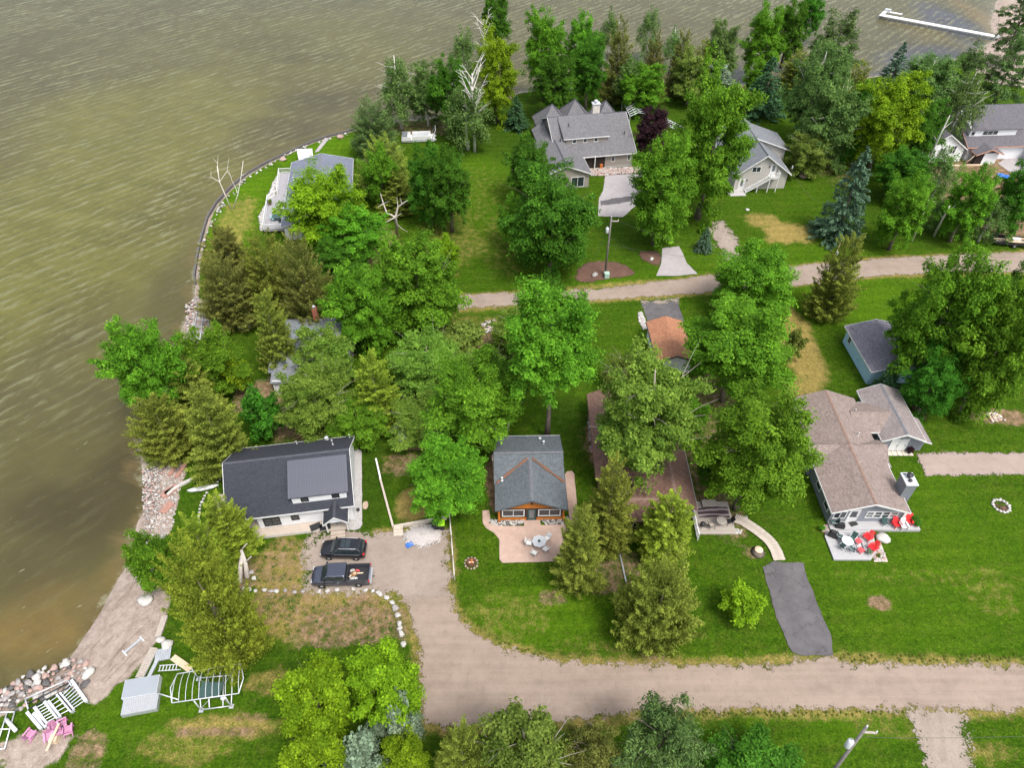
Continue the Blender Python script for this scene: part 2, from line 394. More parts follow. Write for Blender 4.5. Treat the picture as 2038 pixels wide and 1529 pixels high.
g, nt, b = newmat('grass_and_soil'); co = ocoord(nt)
def att(n): a = N(nt, 'ShaderNodeAttribute'); a.attribute_name = n; return a.outputs['Fac']
n1 = ramp(nt, nz(nt, .16, 6, .65, co), [(.3,(0,0,0)),(.7,(1,1,1))])
n2 = ramp(nt, nz(nt, 1.1, 6, .7, co), [(.32,(0,0,0)),(.68,(1,1,1))])
n3 = ramp(nt, nz(nt, 7, 4, .75, co), [(.3,(0,0,0)),(.7,(1,1,1))])
mow = ramp(nt, nz(nt, 1.0, 4, .6, stretch(nt, co, .06, 1.5, 1, 4)), [(.35,(0,0,0)),(.65,(1,1,1))])
c = mixc(nt, (.020,.070,.003,1), (.070,.128,.005,1), n1)
c = mixc(nt, c, (.044,.100,.004,1), math_(nt, 'MULTIPLY', n2, .6))
c = mixc(nt, c, (.130,.132,.026,1), math_(nt, 'MULTIPLY', ramp(nt, nz(nt, .5, 8, .8, co), [(.47,(0,0,0)),(.66,(1,1,1))]), .6))
c = mixc(nt, c, (.065,.135,.006,1), math_(nt, 'MULTIPLY', mow, .55))
n4 = ramp(nt, nz(nt, 2.2, 6, .8, co), [(.40,(0,0,0)),(.60,(1,1,1))])
c = mixc(nt, c, (.012,.046,.003,1), math_(nt, 'MULTIPLY', n4, .62))
c = mixc(nt, c, (.010,.036,.003,1), math_(nt, 'MULTIPLY', n3, .6))
c = mixc(nt, c, (.105,.175,.012,1), math_(nt, 'MULTIPLY', ramp(nt, nz(nt, 4.5, 5, .8, co), [(.5,(0,0,0)),(.68,(1,1,1))]), .55))
def thr(a, amt=.55, w=.18):
    s_ = math_(nt, 'ADD', a, math_(nt, 'MULTIPLY', math_(nt, 'SUBTRACT', math_(nt, 'ADD', math_(nt, 'MULTIPLY', n2, .6), math_(nt, 'MULTIPLY', n3, .4)), .5), amt))
    return ramp(nt, s_, [(.5-w,(0,0,0)),(.5+w,(1,1,1))])
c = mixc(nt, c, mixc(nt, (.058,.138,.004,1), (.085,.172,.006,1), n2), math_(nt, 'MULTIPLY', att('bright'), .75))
c = mixc(nt, c, mixc(nt, (.014,.036,.004,1), (.028,.058,.005,1), n2), math_(nt, 'MULTIPLY', att('painted_shade'), .8))
c = mixc(nt, c, mixc(nt, (.17,.13,.035,1), (.33,.25,.10,1), n3), math_(nt, 'MULTIPLY', thr(att('dry'), .9, .3), .85))
c = mixc(nt, c, mixc(nt, (.095,.060,.036,1), (.26,.185,.125,1), n2), thr(att('soil'), .95, .22))
sandc = mixc(nt, mixc(nt, (.24,.195,.165,1), (.43,.365,.32,1), n2), (.16,.11,.075,1), math_(nt, 'MULTIPLY', n3, .45))
mw = N(nt, 'ShaderNodeTexWave'); mw.wave_type = 'BANDS'; mw.bands_direction = 'Y'; mw.inputs['Scale'].default_value = .16; mw.inputs['Distortion'].default_value = 2.2; mw.inputs['Detail'].default_value = 3; mw.inputs['Detail Scale'].default_value = .6
nt.links.new(stretch(nt, co, .25, 1.0, 1, 3), mw.inputs['Vector'])
c = mixc(nt, c, mixc(nt, c, (1.45,1.35,1.4,1), 1.0, 'MULTIPLY'), math_(nt, 'MULTIPLY', ramp(nt, mw.outputs['Fac'], [(.45,(0,0,0)),(.75,(1,1,1))]), math_(nt, 'MULTIPLY', n1, .5)))
vv = math_(nt, 'ADD', math_(nt, 'MULTIPLY', ramp(nt, nz(nt, 1.6, 7, .8, co), [(.34,(0,0,0)),(.66,(1,1,1))]), .55), math_(nt, 'MULTIPLY', ramp(nt, nz(nt, 5.0, 4, .8, co), [(.36,(0,0,0)),(.64,(1,1,1))]), .45))
c = mixc(nt, mixc(nt, c, (.42,.46,.42,1), 1.0, 'MULTIPLY'), mixc(nt, c, (1.5,1.42,1.3,1), 1.0, 'MULTIPLY'), vv)
deb = ramp(nt, nz(nt, 1.0, 5, .7, stretch(nt, co, .18, 1.4, 1, 62)), [(.56,(0,0,0)),(.66,(1,1,1))])
sandc = mixc(nt, sandc, (.12,.085,.06,1), math_(nt, 'MULTIPLY', deb, .6))
c = mixc(nt, c, sandc, thr(att('sand'), .6, .10))
nt.links.new(c, b.inputs['Base Color']); b.inputs['Roughness'].default_value = .95; b.inputs['Specular IOR Level'].default_value = .03
bump_(nt, math_(nt, 'ADD', nz(nt, 9, 5, .7, co), math_(nt, 'MULTIPLY', nz(nt, 2.2, 4, .6, co), 1.5)), .9, .12, b)
ground = gridmesh('ground', X, Y, Z, dict(sand=SAND, soil=SOIL, dry=DRY, painted_shade=PAINTED_SHADE, bright=BRIGHT), g); tag(ground, kind='structure')

# water: shallow brown-green lake over sand and weed, wind waves
wxs = np.array(sorted(grow(-170,-2500,4,1.5)) + list(axis((-170,170,1.2))) + grow(170,2500,4,1.5))
wys = np.array(sorted(grow(8,-600,4,1.5)) + list(axis((8,240,1.2))) + grow(240,2500,4,1.5))
WX, WY = tensor(wxs, wys)
WD = -sdist(WX, WY, SH)
c1 = P(90,1010); c2 = P(60,1120)
def wblob(px, py, rx, ry, amt):
    c = P(px, py); ex = abs(P(px+rx, py).x-c.x); ey = abs(P(px, py-ry).y-c.y)
    return amt*np.clip((1.2-np.sqrt(((WX-c.x)/ex)**2+((WY-c.y)/ey)**2)+.35*fbm(WX, WY, 9, 8))*1.6, 0, 1)
WEED = np.maximum.reduce([wblob(110,1010,150,70,.9), wblob(200,990,80,110,.85), wblob(60,1120,120,70,.55), wblob(150,1090,70,50,.5), wblob(530,80,110,22,.4), wblob(600,110,80,16,.4), wblob(200,1225,35,35,.5), wblob(1900,120,90,40,.95), wblob(1890,30,50,30,.8), wblob(1840,110,60,50,.6), wblob(620,200,90,25,.55), wblob(560,250,90,25,.6), wblob(330,420,120,70,.35), wblob(40,960,60,40,.4), wblob(350,540,40,90,.4), wblob(1790,150,90,20,.8)])
GREEN = np.maximum.reduce([wblob(150,420,330,200,1.0), wblob(280,240,260,110,.9), wblob(600,90,300,70,.35), wblob(90,600,150,90,.55), wblob(430,170,160,60,.5)])
BLUEW = np.maximum.reduce([wblob(1880,130,110,40,1.0), wblob(1890,40,50,40,.9), wblob(1800,150,80,20,.8), wblob(1460,150,60,30,.5)])
CALM = np.maximum.reduce([wblob(90,1080,420,330,1.0), wblob(330,640,120,260,.8), wblob(640,220,200,40,.4)])
SANDB = np.maximum.reduce([wblob(60,1260,130,60,.9), wblob(100,1190,80,40,.6), wblob(1965,40,30,60,.9), wblob(1850,60,50,30,.35), wblob(230,1140,40,30,.6)])
wm, nt, b = newmat('lake_water'); co = ocoord(nt)
def att(n): a = N(nt, 'ShaderNodeAttribute'); a.attribute_name = n; return a.outputs['Fac']
m1 = ramp(nt, nz(nt, .045, 6, .62, co), [(.33,(0,0,0)),(.67,(1,1,1))])
m2 = ramp(nt, nz(nt, .16, 6, .7, stretch(nt, co, .6, 1.3, 1, -20), .5), [(.35,(0,0,0)),(.66,(1,1,1))])
c = mixc(nt, (0.063,0.055,0.019,1), (0.084,0.076,0.028,1), m1)
c = mixc(nt, c, (0.049,0.042,0.017,1), math_(nt, 'MULTIPLY', m2, .5))
c = mixc(nt, c, mixc(nt, (0.081,0.081,0.015,1), (0.125,0.117,0.026,1), m2), math_(nt, 'MULTIPLY', att('green'), .85))
c = mixc(nt, c, mixc(nt, (0.100,0.068,0.022,1), (0.145,0.102,0.034,1), m2), math_(nt, 'MULTIPLY', att('sandbed'), .85))
c = mixc(nt, c, mixc(nt, (0.019,0.013,0.009,1), (0.039,0.029,0.015,1), m2), math_(nt, 'MULTIPLY', att('weed'), .62))
c = mixc(nt, c, (0.113,0.084,0.036,1), ramp(nt, math_(nt, 'ADD', att('depth'), math_(nt, 'MULTIPLY', m2, 1.2)), [(.35,(.7,.7,.7)),(1.0,(0,0,0))]))
c = mixc(nt, c, mixc(nt, (.030,.034,.050,1), (.065,.070,.092,1), m2), math_(nt, 'MULTIPLY', att('blue'), .85))
# wind-wave streaks: thin paler crests with a little foam
WR = 46
wt = N(nt, 'ShaderNodeTexWave'); wt.wave_type = 'BANDS'; wt.bands_direction = 'Y'; wt.inputs['Scale'].default_value = .16; wt.inputs['Distortion'].default_value = 5.5; wt.inputs['Detail'].default_value = 4; wt.inputs['Detail Scale'].default_value = 1.3; wt.inputs['Detail Roughness'].default_value = .68
nt.links.new(stretch(nt, co, .42, 1.0, 1, WR), wt.inputs['Vector'])
wn_ = nz(nt, 1.0, 5, .66, stretch(nt, co, .22, .85, 1, WR), .35)
calm = ramp(nt, nz(nt, .03, 3, .5, co), [(.3,(.55,.55,.55)),(.6,(1,1,1))])
wn2 = nz(nt, 1.0, 5, .7, stretch(nt, co, .45, 1.25, 1, WR+22), .2)
wv = math_(nt, 'ADD', math_(nt, 'ADD', math_(nt, 'MULTIPLY', wt.outputs['Fac'], .14), math_(nt, 'MULTIPLY', wn_, .62)), math_(nt, 'MULTIPLY', wn2, .44))
crest = math_(nt, 'MULTIPLY', ramp(nt, wv, [(.62,(0,0,0)),(.76,(1,1,1))]), calm)
trough = ramp(nt, wv, [(.36,(1,1,1)),(.52,(0,0,0))])
foam = ramp(nt, math_(nt, 'ADD', nz(nt, 1.2, 5, .74, stretch(nt, co, .40, 1.5, 1, WR)), math_(nt, 'MULTIPLY', nz(nt, .03, 2, .5, co), .16)), [(.745,(0,0,0)),(.79,(1,1,1))])
deepf = math_(nt, 'MULTIPLY', ramp(nt, att('depth'), [(.2,(.15,.15,.15)),(1.0,(1,1,1))]), math_(nt, 'SUBTRACT', 1.0, math_(nt, 'MULTIPLY', att('calm'), .85)))
c = mixc(nt, c, (0.148,0.149,0.078,1), math_(nt, 'MULTIPLY', math_(nt, 'MULTIPLY', crest, deepf), 1.0))
c = mixc(nt, c, (0.034,0.031,0.013,1), math_(nt, 'MULTIPLY', math_(nt, 'MULTIPLY', trough, deepf), .4))
c = mixc(nt, c, (0.242,0.248,0.163,1), math_(nt, 'MULTIPLY', foam, .85))
edge = ramp(nt, math_(nt, 'ADD', att('depth'), math_(nt, 'MULTIPLY', nz(nt, .7, 5, .7, co), .9)), [(.42,(1,1,1)),(.56,(0,0,0))])
c = mixc(nt, c, (0.215,0.215,0.147,1), math_(nt, 'MULTIPLY', edge, .6))
nt.links.new(c, b.inputs['Base Color']); b.inputs['Roughness'].default_value = .22; b.inputs['IOR'].default_value = 1.33; b.inputs['Specular IOR Level'].default_value = .30
h = math_(nt, 'ADD', wv, math_(nt, 'MULTIPLY', nz(nt, 2.0, 4, .65, stretch(nt, co, .5, 1.0, 1, WR-6)), .25))
bump_(nt, math_(nt, 'MULTIPLY', h, math_(nt, 'ADD', .25, math_(nt, 'MULTIPLY', deepf, .75))), .75, .7, b)
water = gridmesh('lake_water', WX, WY, np.full(WX.shape, WATER_Z), dict(depth=np.clip(WD/5, 0, 4), weed=WEED, green=GREEN, sandbed=SANDB, calm=CALM, blue=BLUEW), wm); tag(water, kind='structure')

# ---------------------------------------------------------------- roads, drives, beds: sheets with ragged edges
def smooth(pts, it=2):
    for _ in range(it):
        out = []
        for i in range(len(pts)):
            a = pts[i]; b_ = pts[(i+1) % len(pts)]
            out += [a*.75+b_*.25, a*.25+b_*.75]
        pts = out
    return pts
def sheet(name, px, z, m, amp=.15, it=0, step=.25, world=False, kind='structure', seed=0, thick=0.0):
    pts = [Vector((p[0], p[1], 0)) if world else P(*p) for p in px]
    if it: pts = smooth(pts, it)
    out = []
    for i in range(len(pts)):
        a = pts[i]; b_ = pts[(i+1) % len(pts)]; L = (b_-a).length; k = max(1, int(L/step))
        nrm = Vector((-(b_-a).y, (b_-a).x, 0)).normalized() if L > 0 else Vector()
        for j in range(k):
            p = a.lerp(b_, j/k)
            d = noise.noise(p*.9+Vector((seed, 3, 0)))*amp*1.3 + noise.noise(p*3.1+Vector((0, seed, 9)))*amp*.7 + noise.noise(p*8.0)*amp*.35
            q = p+nrm*d; out.append((q.x, q.y, z))
    bm = bmesh.new(); vs = [bm.verts.new(p) for p in out]
    f = bm.faces.new(vs)
    f.normal_update()
    if f.normal.z < 0: f.normal_flip()
    if thick:
        r = bmesh.ops.extrude_face_region(bm, geom=[f]); 
        for v in r['geom']:
            if isinstance(v, bmesh.types.BMVert): v.co.z = z
        for v in vs: v.co.z = z-thick
    bmesh.ops.triangulate(bm, faces=bm.faces[:])
    me = bpy.data.meshes.new(name); bm.to_mesh(me); bm.free()
    uv = me.uv_layers.new(name='UVMap').data
    for l in me.loops: uv[l.index].uv = me.vertices[l.vertex_index].co.xy
    me.materials.append(m)
    o = bpy.data.objects.new(name, me); COL.objects.link(o)
    return tag(o, kind=kind)

def loose(name, px, z, m, it=0, step=.3, seed=0):
    """a loose surface (dirt, gravel) whose edge frays into the grass: attribute 'edge' is metres inside the outline"""
    pts = [P(*p) for p in px]
    if it: pts = smooth(pts, it)
    pl = np.array([(p.x, p.y) for p in pts]); lo = pl.min(0)-1.5; hi = pl.max(0)+1.5; hi[0] = min(hi[0], 140)
    gx = np.arange(lo[0], hi[0]+step, step); gy = np.arange(lo[1], hi[1]+step, step); GX, GY = np.meshgrid(gx, gy)
    d = sdist(GX, GY, pl); ny, nx = GX.shape
    i = np.arange((ny-1)*(nx-1)); r = i//(nx-1); c = i % (nx-1); a = r*nx+c; q = np.stack([a, a+1, a+nx+1, a+nx], 1)
    q = q[(d.ravel()[q] > -1.0).any(1)]
    used = np.unique(q); idx = np.full(nx*ny, -1); idx[used] = np.arange(len(used)); q = idx[q]
    co = np.stack([GX.ravel()[used], GY.ravel()[used], np.full(len(used), z)], 1)
    me = bpy.data.meshes.new(name); me.from_pydata(co.tolist(), [], q.tolist()); me.update()
    at = me.attributes.new('edge', 'FLOAT', 'POINT'); at.data.foreach_set('value', d.ravel()[used].astype(np.float32))
    me.materials.append(m); o = bpy.data.objects.new(name, me); COL.objects.link(o); return tag(o, kind='structure')
def roadmat(name, col, col2, streak_rot=0, streak=.4, spot=.3, fray=None):
    m, nt, b = newmat(name); co = ocoord(nt)
    if fray:
        e_ = N(nt, 'ShaderNodeAttribute'); e_.attribute_name = 'edge'
        f1 = math_(nt, 'MULTIPLY', math_(nt, 'SUBTRACT', nz(nt, .8, 5, .65, co), .5), fray*1.6); f2 = math_(nt, 'MULTIPLY', math_(nt, 'SUBTRACT', nz(nt, 4.5, 4, .75, co), .5), fray*1.3)
        fa = ramp(nt, math_(nt, 'ADD', math_(nt, 'ADD', math_(nt, 'ADD', math_(nt, 'MULTIPLY', e_.outputs['Fac'], .5), .5), f1), f2), [(.46,(0,0,0)),(.56,(1,1,1))])
        tr = N(nt, 'ShaderNodeBsdfTransparent'); ms = N(nt, 'ShaderNodeMixShader'); nt.links.new(fa, ms.inputs[0]); nt.links.new(tr.outputs[0], ms.inputs[1]); nt.links.new(b.outputs[0], ms.inputs[2]); nt.links.new(ms.outputs[0], nt.nodes['Material Output'].inputs[0])
    a1 = ramp(nt, nz(nt, .35, 6, .65, co), [(.3,(0,0,0)),(.7,(1,1,1))])
    a2 = ramp(nt, nz(nt, 9, 4, .8, co), [(.3,(0,0,0)),(.7,(1,1,1))])
    st = ramp(nt, nz(nt, 1.0, 5, .6, stretch(nt, co, .05, 1.6, 1, streak_rot)), [(.35,(0,0,0)),(.68,(1,1,1))])
    c = mixc(nt, c4(col), c4(col2), a1)
    c = mixc(nt, c, c4(col2, 1.18), math_(nt, 'MULTIPLY', st, streak))
    c = mixc(nt, c, c4(col2, 1.25), math_(nt, 'MULTIPLY', ramp(nt, nz(nt, 2.6, 6, .8, co), [(.5,(0,0,0)),(.66,(1,1,1))]), .4))
    c = mixc(nt, c, c4(col, .7), math_(nt, 'MULTIPLY', ramp(nt, nz(nt, 1.3, 7, .8, co), [(.52,(0,0,0)),(.66,(1,1,1))]), .5))
    c = mixc(nt, c, c4(col, .62), math_(nt, 'MULTIPLY', a2, spot))
    nt.links.new(c, b.inputs['Base Color']); b.inputs['Roughness'].default_value = .95; b.inputs['Specular IOR Level'].default_value = .2
    bump_(nt, nz(nt, 14, 4, .7, co), .5, .03, b)
    return m
DIRT = roadmat('packed_dirt', (.195,.150,.120), (.285,.226,.185), 0, .5, .4, fray=0.9)
DIRT2 = roadmat('packed_dirt_lane', (.20,.155,.125), (.285,.23,.19), 6, .4, .35, fray=0.7)
GRAVEL = roadmat('pale_gravel', (.215,.170,.140), (.310,.262,.226), 20, .25, .5, fray=1.5)
SHALE = roadmat('sandy_track', (.205,.165,.132), (.315,.268,.228), 75, .45, .6, fray=1.6)
DRIVE = roadmat('pink_gravel_drive', (.24,.185,.158), (.30,.245,.215), 0, .25, .25, fray=0.5)
CONC = roadmat('concrete_drive', (0.259,0.238,0.238), (0.324,0.302,0.302), 60, .25, .12)
MULCH = roadmat('brown_mulch', (0.080,0.044,0.032), (0.160,0.092,0.068), 0, .0, .6, fray=0.5)
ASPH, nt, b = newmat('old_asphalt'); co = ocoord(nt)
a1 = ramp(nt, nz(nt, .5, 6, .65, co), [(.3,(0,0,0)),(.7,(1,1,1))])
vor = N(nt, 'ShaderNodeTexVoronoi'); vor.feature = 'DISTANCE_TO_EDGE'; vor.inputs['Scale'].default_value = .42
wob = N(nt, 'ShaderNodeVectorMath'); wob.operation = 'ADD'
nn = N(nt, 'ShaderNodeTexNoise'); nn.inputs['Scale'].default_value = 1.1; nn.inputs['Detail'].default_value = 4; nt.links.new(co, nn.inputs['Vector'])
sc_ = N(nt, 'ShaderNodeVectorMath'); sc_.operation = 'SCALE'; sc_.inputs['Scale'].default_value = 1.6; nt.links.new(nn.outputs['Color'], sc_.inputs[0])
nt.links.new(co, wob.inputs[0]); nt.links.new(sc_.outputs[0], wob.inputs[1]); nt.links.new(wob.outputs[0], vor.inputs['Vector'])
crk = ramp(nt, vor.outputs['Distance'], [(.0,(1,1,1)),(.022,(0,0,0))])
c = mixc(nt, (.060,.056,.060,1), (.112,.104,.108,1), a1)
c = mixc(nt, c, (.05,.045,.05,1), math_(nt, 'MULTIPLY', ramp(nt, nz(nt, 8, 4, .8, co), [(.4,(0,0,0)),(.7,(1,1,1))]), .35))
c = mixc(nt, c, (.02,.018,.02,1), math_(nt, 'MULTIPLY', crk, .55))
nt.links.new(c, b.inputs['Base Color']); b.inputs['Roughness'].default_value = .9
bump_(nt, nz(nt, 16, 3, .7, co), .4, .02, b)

loose('dirt_road', [(845,1440),(840,1400),(835,1350),(835,1300),(828,1255),(815,1215),(795,1185),(770,1165),(752,1160),(752,1070),(775,1062),(880,1058),(890,1130),(897,1190),(905,1215),(925,1245),(960,1270),(1000,1290),(1060,1308),(1110,1318),(1180,1322),(1400,1325),(1560,1325),(1580,1316),(1655,1310),(1672,1320),(1800,1323),(2100,1327),(2600,1330),(2600,1408),(2100,1412),(1960,1414),(1800,1411),(1700,1413),(1450,1412),(1320,1416),(1240,1420),(1180,1432),(1100,1440),(960,1446),(880,1450)], .012, DIRT, seed=1)
loose('gravel_drive', [(610,1080),(625,1066),(660,1063),(700,1062),(752,1066),(800,1060),(890,1062),(893,1100),(897,1150),(885,1185),(820,1195),(770,1178),(700,1180),(650,1180),(607,1178),(610,1130)], .028, GRAVEL, seed=5)
loose('dirt_lane', [(880,618),(893,592),(950,584),(1060,580),(1180,576),(1290,563),(1400,549),(1480,540),(1600,528),(1760,514),(1900,506),(2080,500),(2500,480),(2500,520),(2080,543),(1900,541),(1760,548),(1600,568),(1500,575),(1400,582),(1300,590),(1190,597),(1060,605),(950,612)], .012, DIRT2, seed=2)
sheet('asphalt_drive', [(1517,1128),(1538,1119),(1598,1121),(1606,1150),(1630,1210),(1655,1270),(1658,1305),(1600,1306),(1575,1298),(1545,1230)], .03, ASPH, .1, seed=3)
loose('sandy_track', [(1812,1405),(1850,1414),(1905,1413),(1925,1440),(1920,1480),(1935,1540),(1960,1640),(1840,1640),(1850,1540),(1830,1470)], .022, SHALE, seed=4)
loose('pink_gravel_path', [(1826,906),(1850,903),(1950,902),(2100,902),(2400,902),(2400,945),(2100,944),(1950,945),(1862,947),(1842,947)], .015, DRIVE, seed=6)
sheet('concrete_drive', [(1205,348),(1280,346),(1292,360),(1275,400),(1240,432),(1190,430),(1192,395),(1200,380)], .015, CONC, .06, seed=7)
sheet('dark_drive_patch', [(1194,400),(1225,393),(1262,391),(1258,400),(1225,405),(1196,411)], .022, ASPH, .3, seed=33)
sheet('concrete_apron', [(1318,494),(1352,490),(1368,525),(1388,545),(1350,549),(1306,549),(1316,525)], .024, CONC, .06, seed=8)
loose('gravel_side_drive', [(1420,445),(1440,443),(1466,480),(1476,500),(1480,530),(1455,530),(1440,500),(1412,470)], .015, SHALE, seed=9)
sheet('asphalt_pad', [(1277,604),(1300,599),(1348,600),(1362,640),(1290,645)], .016, ASPH, .08, seed=10)
loose('gravel_pad_edge', [(1280,600),(1346,596),(1344,601),(1282,606)], .02, SHALE, seed=11)
loose('mulch_bed', [(1148,535),(1170,522),(1200,518),(1240,524),(1264,540),(1255,550),(1215,553),(1170,563),(1146,560)], .02, MULCH, it=1, seed=12)
loose('mulch_bed', [(1270,502),(1290,498),(1316,504),(1316,530),(1300,528),(1282,518)], .02, MULCH, it=1, seed=13)
sheet('concrete_slab', [(1986,325),(2040,290),(2120,300),(2120,390),(2040,365)], .02, CONC, .05, seed=14)
sheet('concrete_walk', [(626,303),(634,302),(655,276),(647,274)], .03, CONC, .03, seed=15)
loose('mulch_bed', [(1780,775),(1835,730),(1860,740),(1840,790),(1850,850),(1800,800)], .01, MULCH, it=1, seed=16)
# ---------------------------------------------------------------- buildings
SH_BLUE = shingle('charcoal_blue_shingles', (0.017,0.019,0.029), (0.025,0.029,0.040), dirt_amt=0)
SH_SLATE = shingle('slate_blue_shingles', (0.071,0.087,0.102), (0.102,0.118,0.133), dirt_amt=.12)
SH_TAN = shingle('tan_shingles', (0.168,0.126,0.109), (0.216,0.172,0.154), row=.2, dirt_amt=.08)
SH_TAN2 = shingle('grey_tan_shingles', (0.176,0.144,0.137), (0.216,0.187,0.184), row=.2)
SH_BROWN = shingle('brown_shingles', (0.130,0.068,0.049), (0.194,0.113,0.085), dirt_amt=.3, dirt=(0.059,0.032,0.023))
SH_GREY = shingle('grey_architectural_shingles', (0.088,0.086,0.092), (0.134,0.131,0.139))
SH_GREY2 = shingle('blue_grey_shingles', (0.125,0.135,0.148), (0.156,0.167,0.181), streak=.4)
SH_LAKE = shingle('pale_blue_shingles', (0.107,0.121,0.163), (0.141,0.154,0.197))
SH_RUST = shingle('rust_stained_shingles', (0.272,0.108,0.052), (0.344,0.160,0.088), dirt_amt=.25, dirt=(0.176,0.064,0.032))
SH_SHED = shingle('mottled_grey_shingles', (0.091,0.087,0.112), (0.164,0.158,0.185), dirt_amt=.35, dirt=(0.049,0.042,0.049))
SH_DARK = shingle('dark_grey_shingles', (0.076,0.071,0.083), (0.101,0.096,0.108))
CAP_D = mat('dark_ridge_cap', (.05,.053,.065), .3, 5, .85)
CAP_T = mat('brown_ridge_cap', (.19,.125,.10), .3, 5, .85)
CAP_G = mat('grey_ridge_cap', (.12,.125,.14), .3, 5, .85)
SIDE_W = siding('white_siding', (.72,.73,.75), .2)
SIDE_O = siding('orange_log_siding', (0.437,0.143,0.017), .22, var=.15)
SIDE_G = siding('blue_grey_siding', (0.181,0.197,0.223), .2)
SIDE_TAUPE = siding('taupe_siding', (0.277,0.248,0.218), .16)
SIDE_TAUPE2 = siding('pale_taupe_siding', (0.386,0.365,0.340), .16)
SIDE_BLUE = siding('light_blue_siding', (.40,.64,.80), .25, vertical=True)
SIDE_BR = siding('brown_siding', (.14,.085,.06), .2)
DECK_B = boards('beige_deck_boards', (0.420,0.353,0.294), (0.470,0.403,0.344), .14)
DECK_G = boards('grey_deck_boards', (0.286,0.277,0.294), (0.319,0.311,0.328), .14, axis=0)
DECK_W = boards('white_deck_boards', (0.354,0.350,0.360), (0.387,0.382,0.387), .14, rough=.7, gap=.75)
FRAME_D = mat('dark_window_frame', (.012,.012,.014), .1, 4, .5)
METAL_R = mat('blue_grey_roof_metal', (.068,.074,.094), .06, .7, .5, .2)
COPPER = mat('raw_wood_trim', (.42,.22,.15), .2, 4, .8)

def gable(root, x0, x1, y0, y1, ez, rz, ax, wm, rm, tm, oh=.4, og=.35, t=.12, wall=True, cap=None, fascia=True, k_ends=(True, True)):
    if ax == 'x': A, B = (x0, x1), (y0, y1); f = lambda a, b, z: (a, b, z); rev = False
    else: A, B = (y0, y1), (x0, x1); f = lambda a, b, z: (b, a, z); rev = True
    bm = (B[0]+B[1])/2; k = (rz-ez)/(bm-B[0])
    q = lambda L: [f(*p) for p in (L[::-1] if rev else L)]
    m = MB()
    m.slab(q([(A[0],B[0],ez),(A[1],B[0],ez),(A[1],bm,rz),(A[0],bm,rz)]), t)
    m.slab(q([(A[0],bm,rz),(A[1],bm,rz),(A[1],B[1],ez),(A[0],B[1],ez)]), t)
    roof = m.build('roof', rm, root)
    if cap:
        c = MB(); d = .16
        c.slab(q([(A[0]-.01,bm-d,rz-d*k+.022),(A[1]+.01,bm-d,rz-d*k+.022),(A[1]+.01,bm,rz+.022),(A[0]-.01,bm,rz+.022)]), .02)
        c.slab(q([(A[0]-.01,bm,rz+.022),(A[1]+.01,bm,rz+.022),(A[1]+.01,bm+d,rz-d*k+.022),(A[0]-.01,bm+d,rz-d*k+.022)]), .02)
        c.build('ridge_cap', cap, roof)
    if fascia:
        c = MB()
        for b, s_ in ((B[0], -1), (B[1], 1)):
            pts = [f(A[0],b,ez-.2), f(A[1],b,ez-.2), f(A[1],b,ez-.004), f(A[0],b,ez-.004)]
            c.ext(pts, Vector(f(0, s_*.04, 0)))
        for a, s_, on in ((A[0], -1, k_ends[0]), (A[1], 1, k_ends[1])):
            if not on: continue
            for b0, b1 in ((B[0], bm), (B[1], bm)):
                c.ext([f(a,b0,ez+.015), f(a,b1,rz+.015), f(a,b1,rz-.2), f(a,b0,ez-.2)], Vector(f(s_*.045, 0, 0)))
        c.build('fascia', tm, root)
    if wall:
        w0, w1 = B[0]+oh, B[1]-oh; zt = lambda b: ez+k*(min(b, 2*bm-b)-B[0])-t-.012
        pts = [f(A[0]+og,w0,0), f(A[0]+og,w1,0), f(A[0]+og,w1,zt(w1)), f(A[0]+og,bm,zt(bm)), f(A[0]+og,w0,zt(w0))]
        MB().ext(pts, Vector(f(A[1]-A[0]-2*og, 0, 0))).build('wall', wm, root)
    return roof

def fixnormals(o):
    bm = bmesh.new(); bm.from_mesh(o.data); bmesh.ops.recalc_face_normals(bm, faces=bm.faces[:]); bm.to_mesh(o.data); bm.free(); return o
def WT(x, y, z, face): return Matrix.Translation((x, y, z)) @ Matrix.Rotation(R(face), 4, 'Z')
def win(root, x, y, z, face, wd, h, nx=1, ny=1, fm=None, pm=None, fw=.09, name='window'):
    """face 0 looks to -y, 90 to +x, 180 to +y, -90 to -x"""
    fm = fm or WHITE; pm = pm or GLASS
    m = MB(); m.T = WT(x, y, z, face); a = wd/2
    m.box(-a, -a+fw, -.06, .0, 0, h); m.box(a-fw, a, -.06, 0, 0, h); m.box(-a+fw, a-fw, -.06, 0, 0, fw); m.box(-a+fw, a-fw, -.06, 0, h-fw, h)
    for i in range(1, nx): cx = -a+wd*i/nx; m.box(cx-.035, cx+.035, -.05, 0, fw, h-fw)
    for j in range(1, ny): cz = h*j/ny; m.box(-a+fw, a-fw, -.045, 0, cz-.025, cz+.025)
    o = m.build(name, fm, root)
    p = MB(); p.T = m.T; p.box(-a+fw-.005, a-fw+.005, -.03, .0, fw-.005, h-fw+.005); p.build('pane', pm, o)
    return o
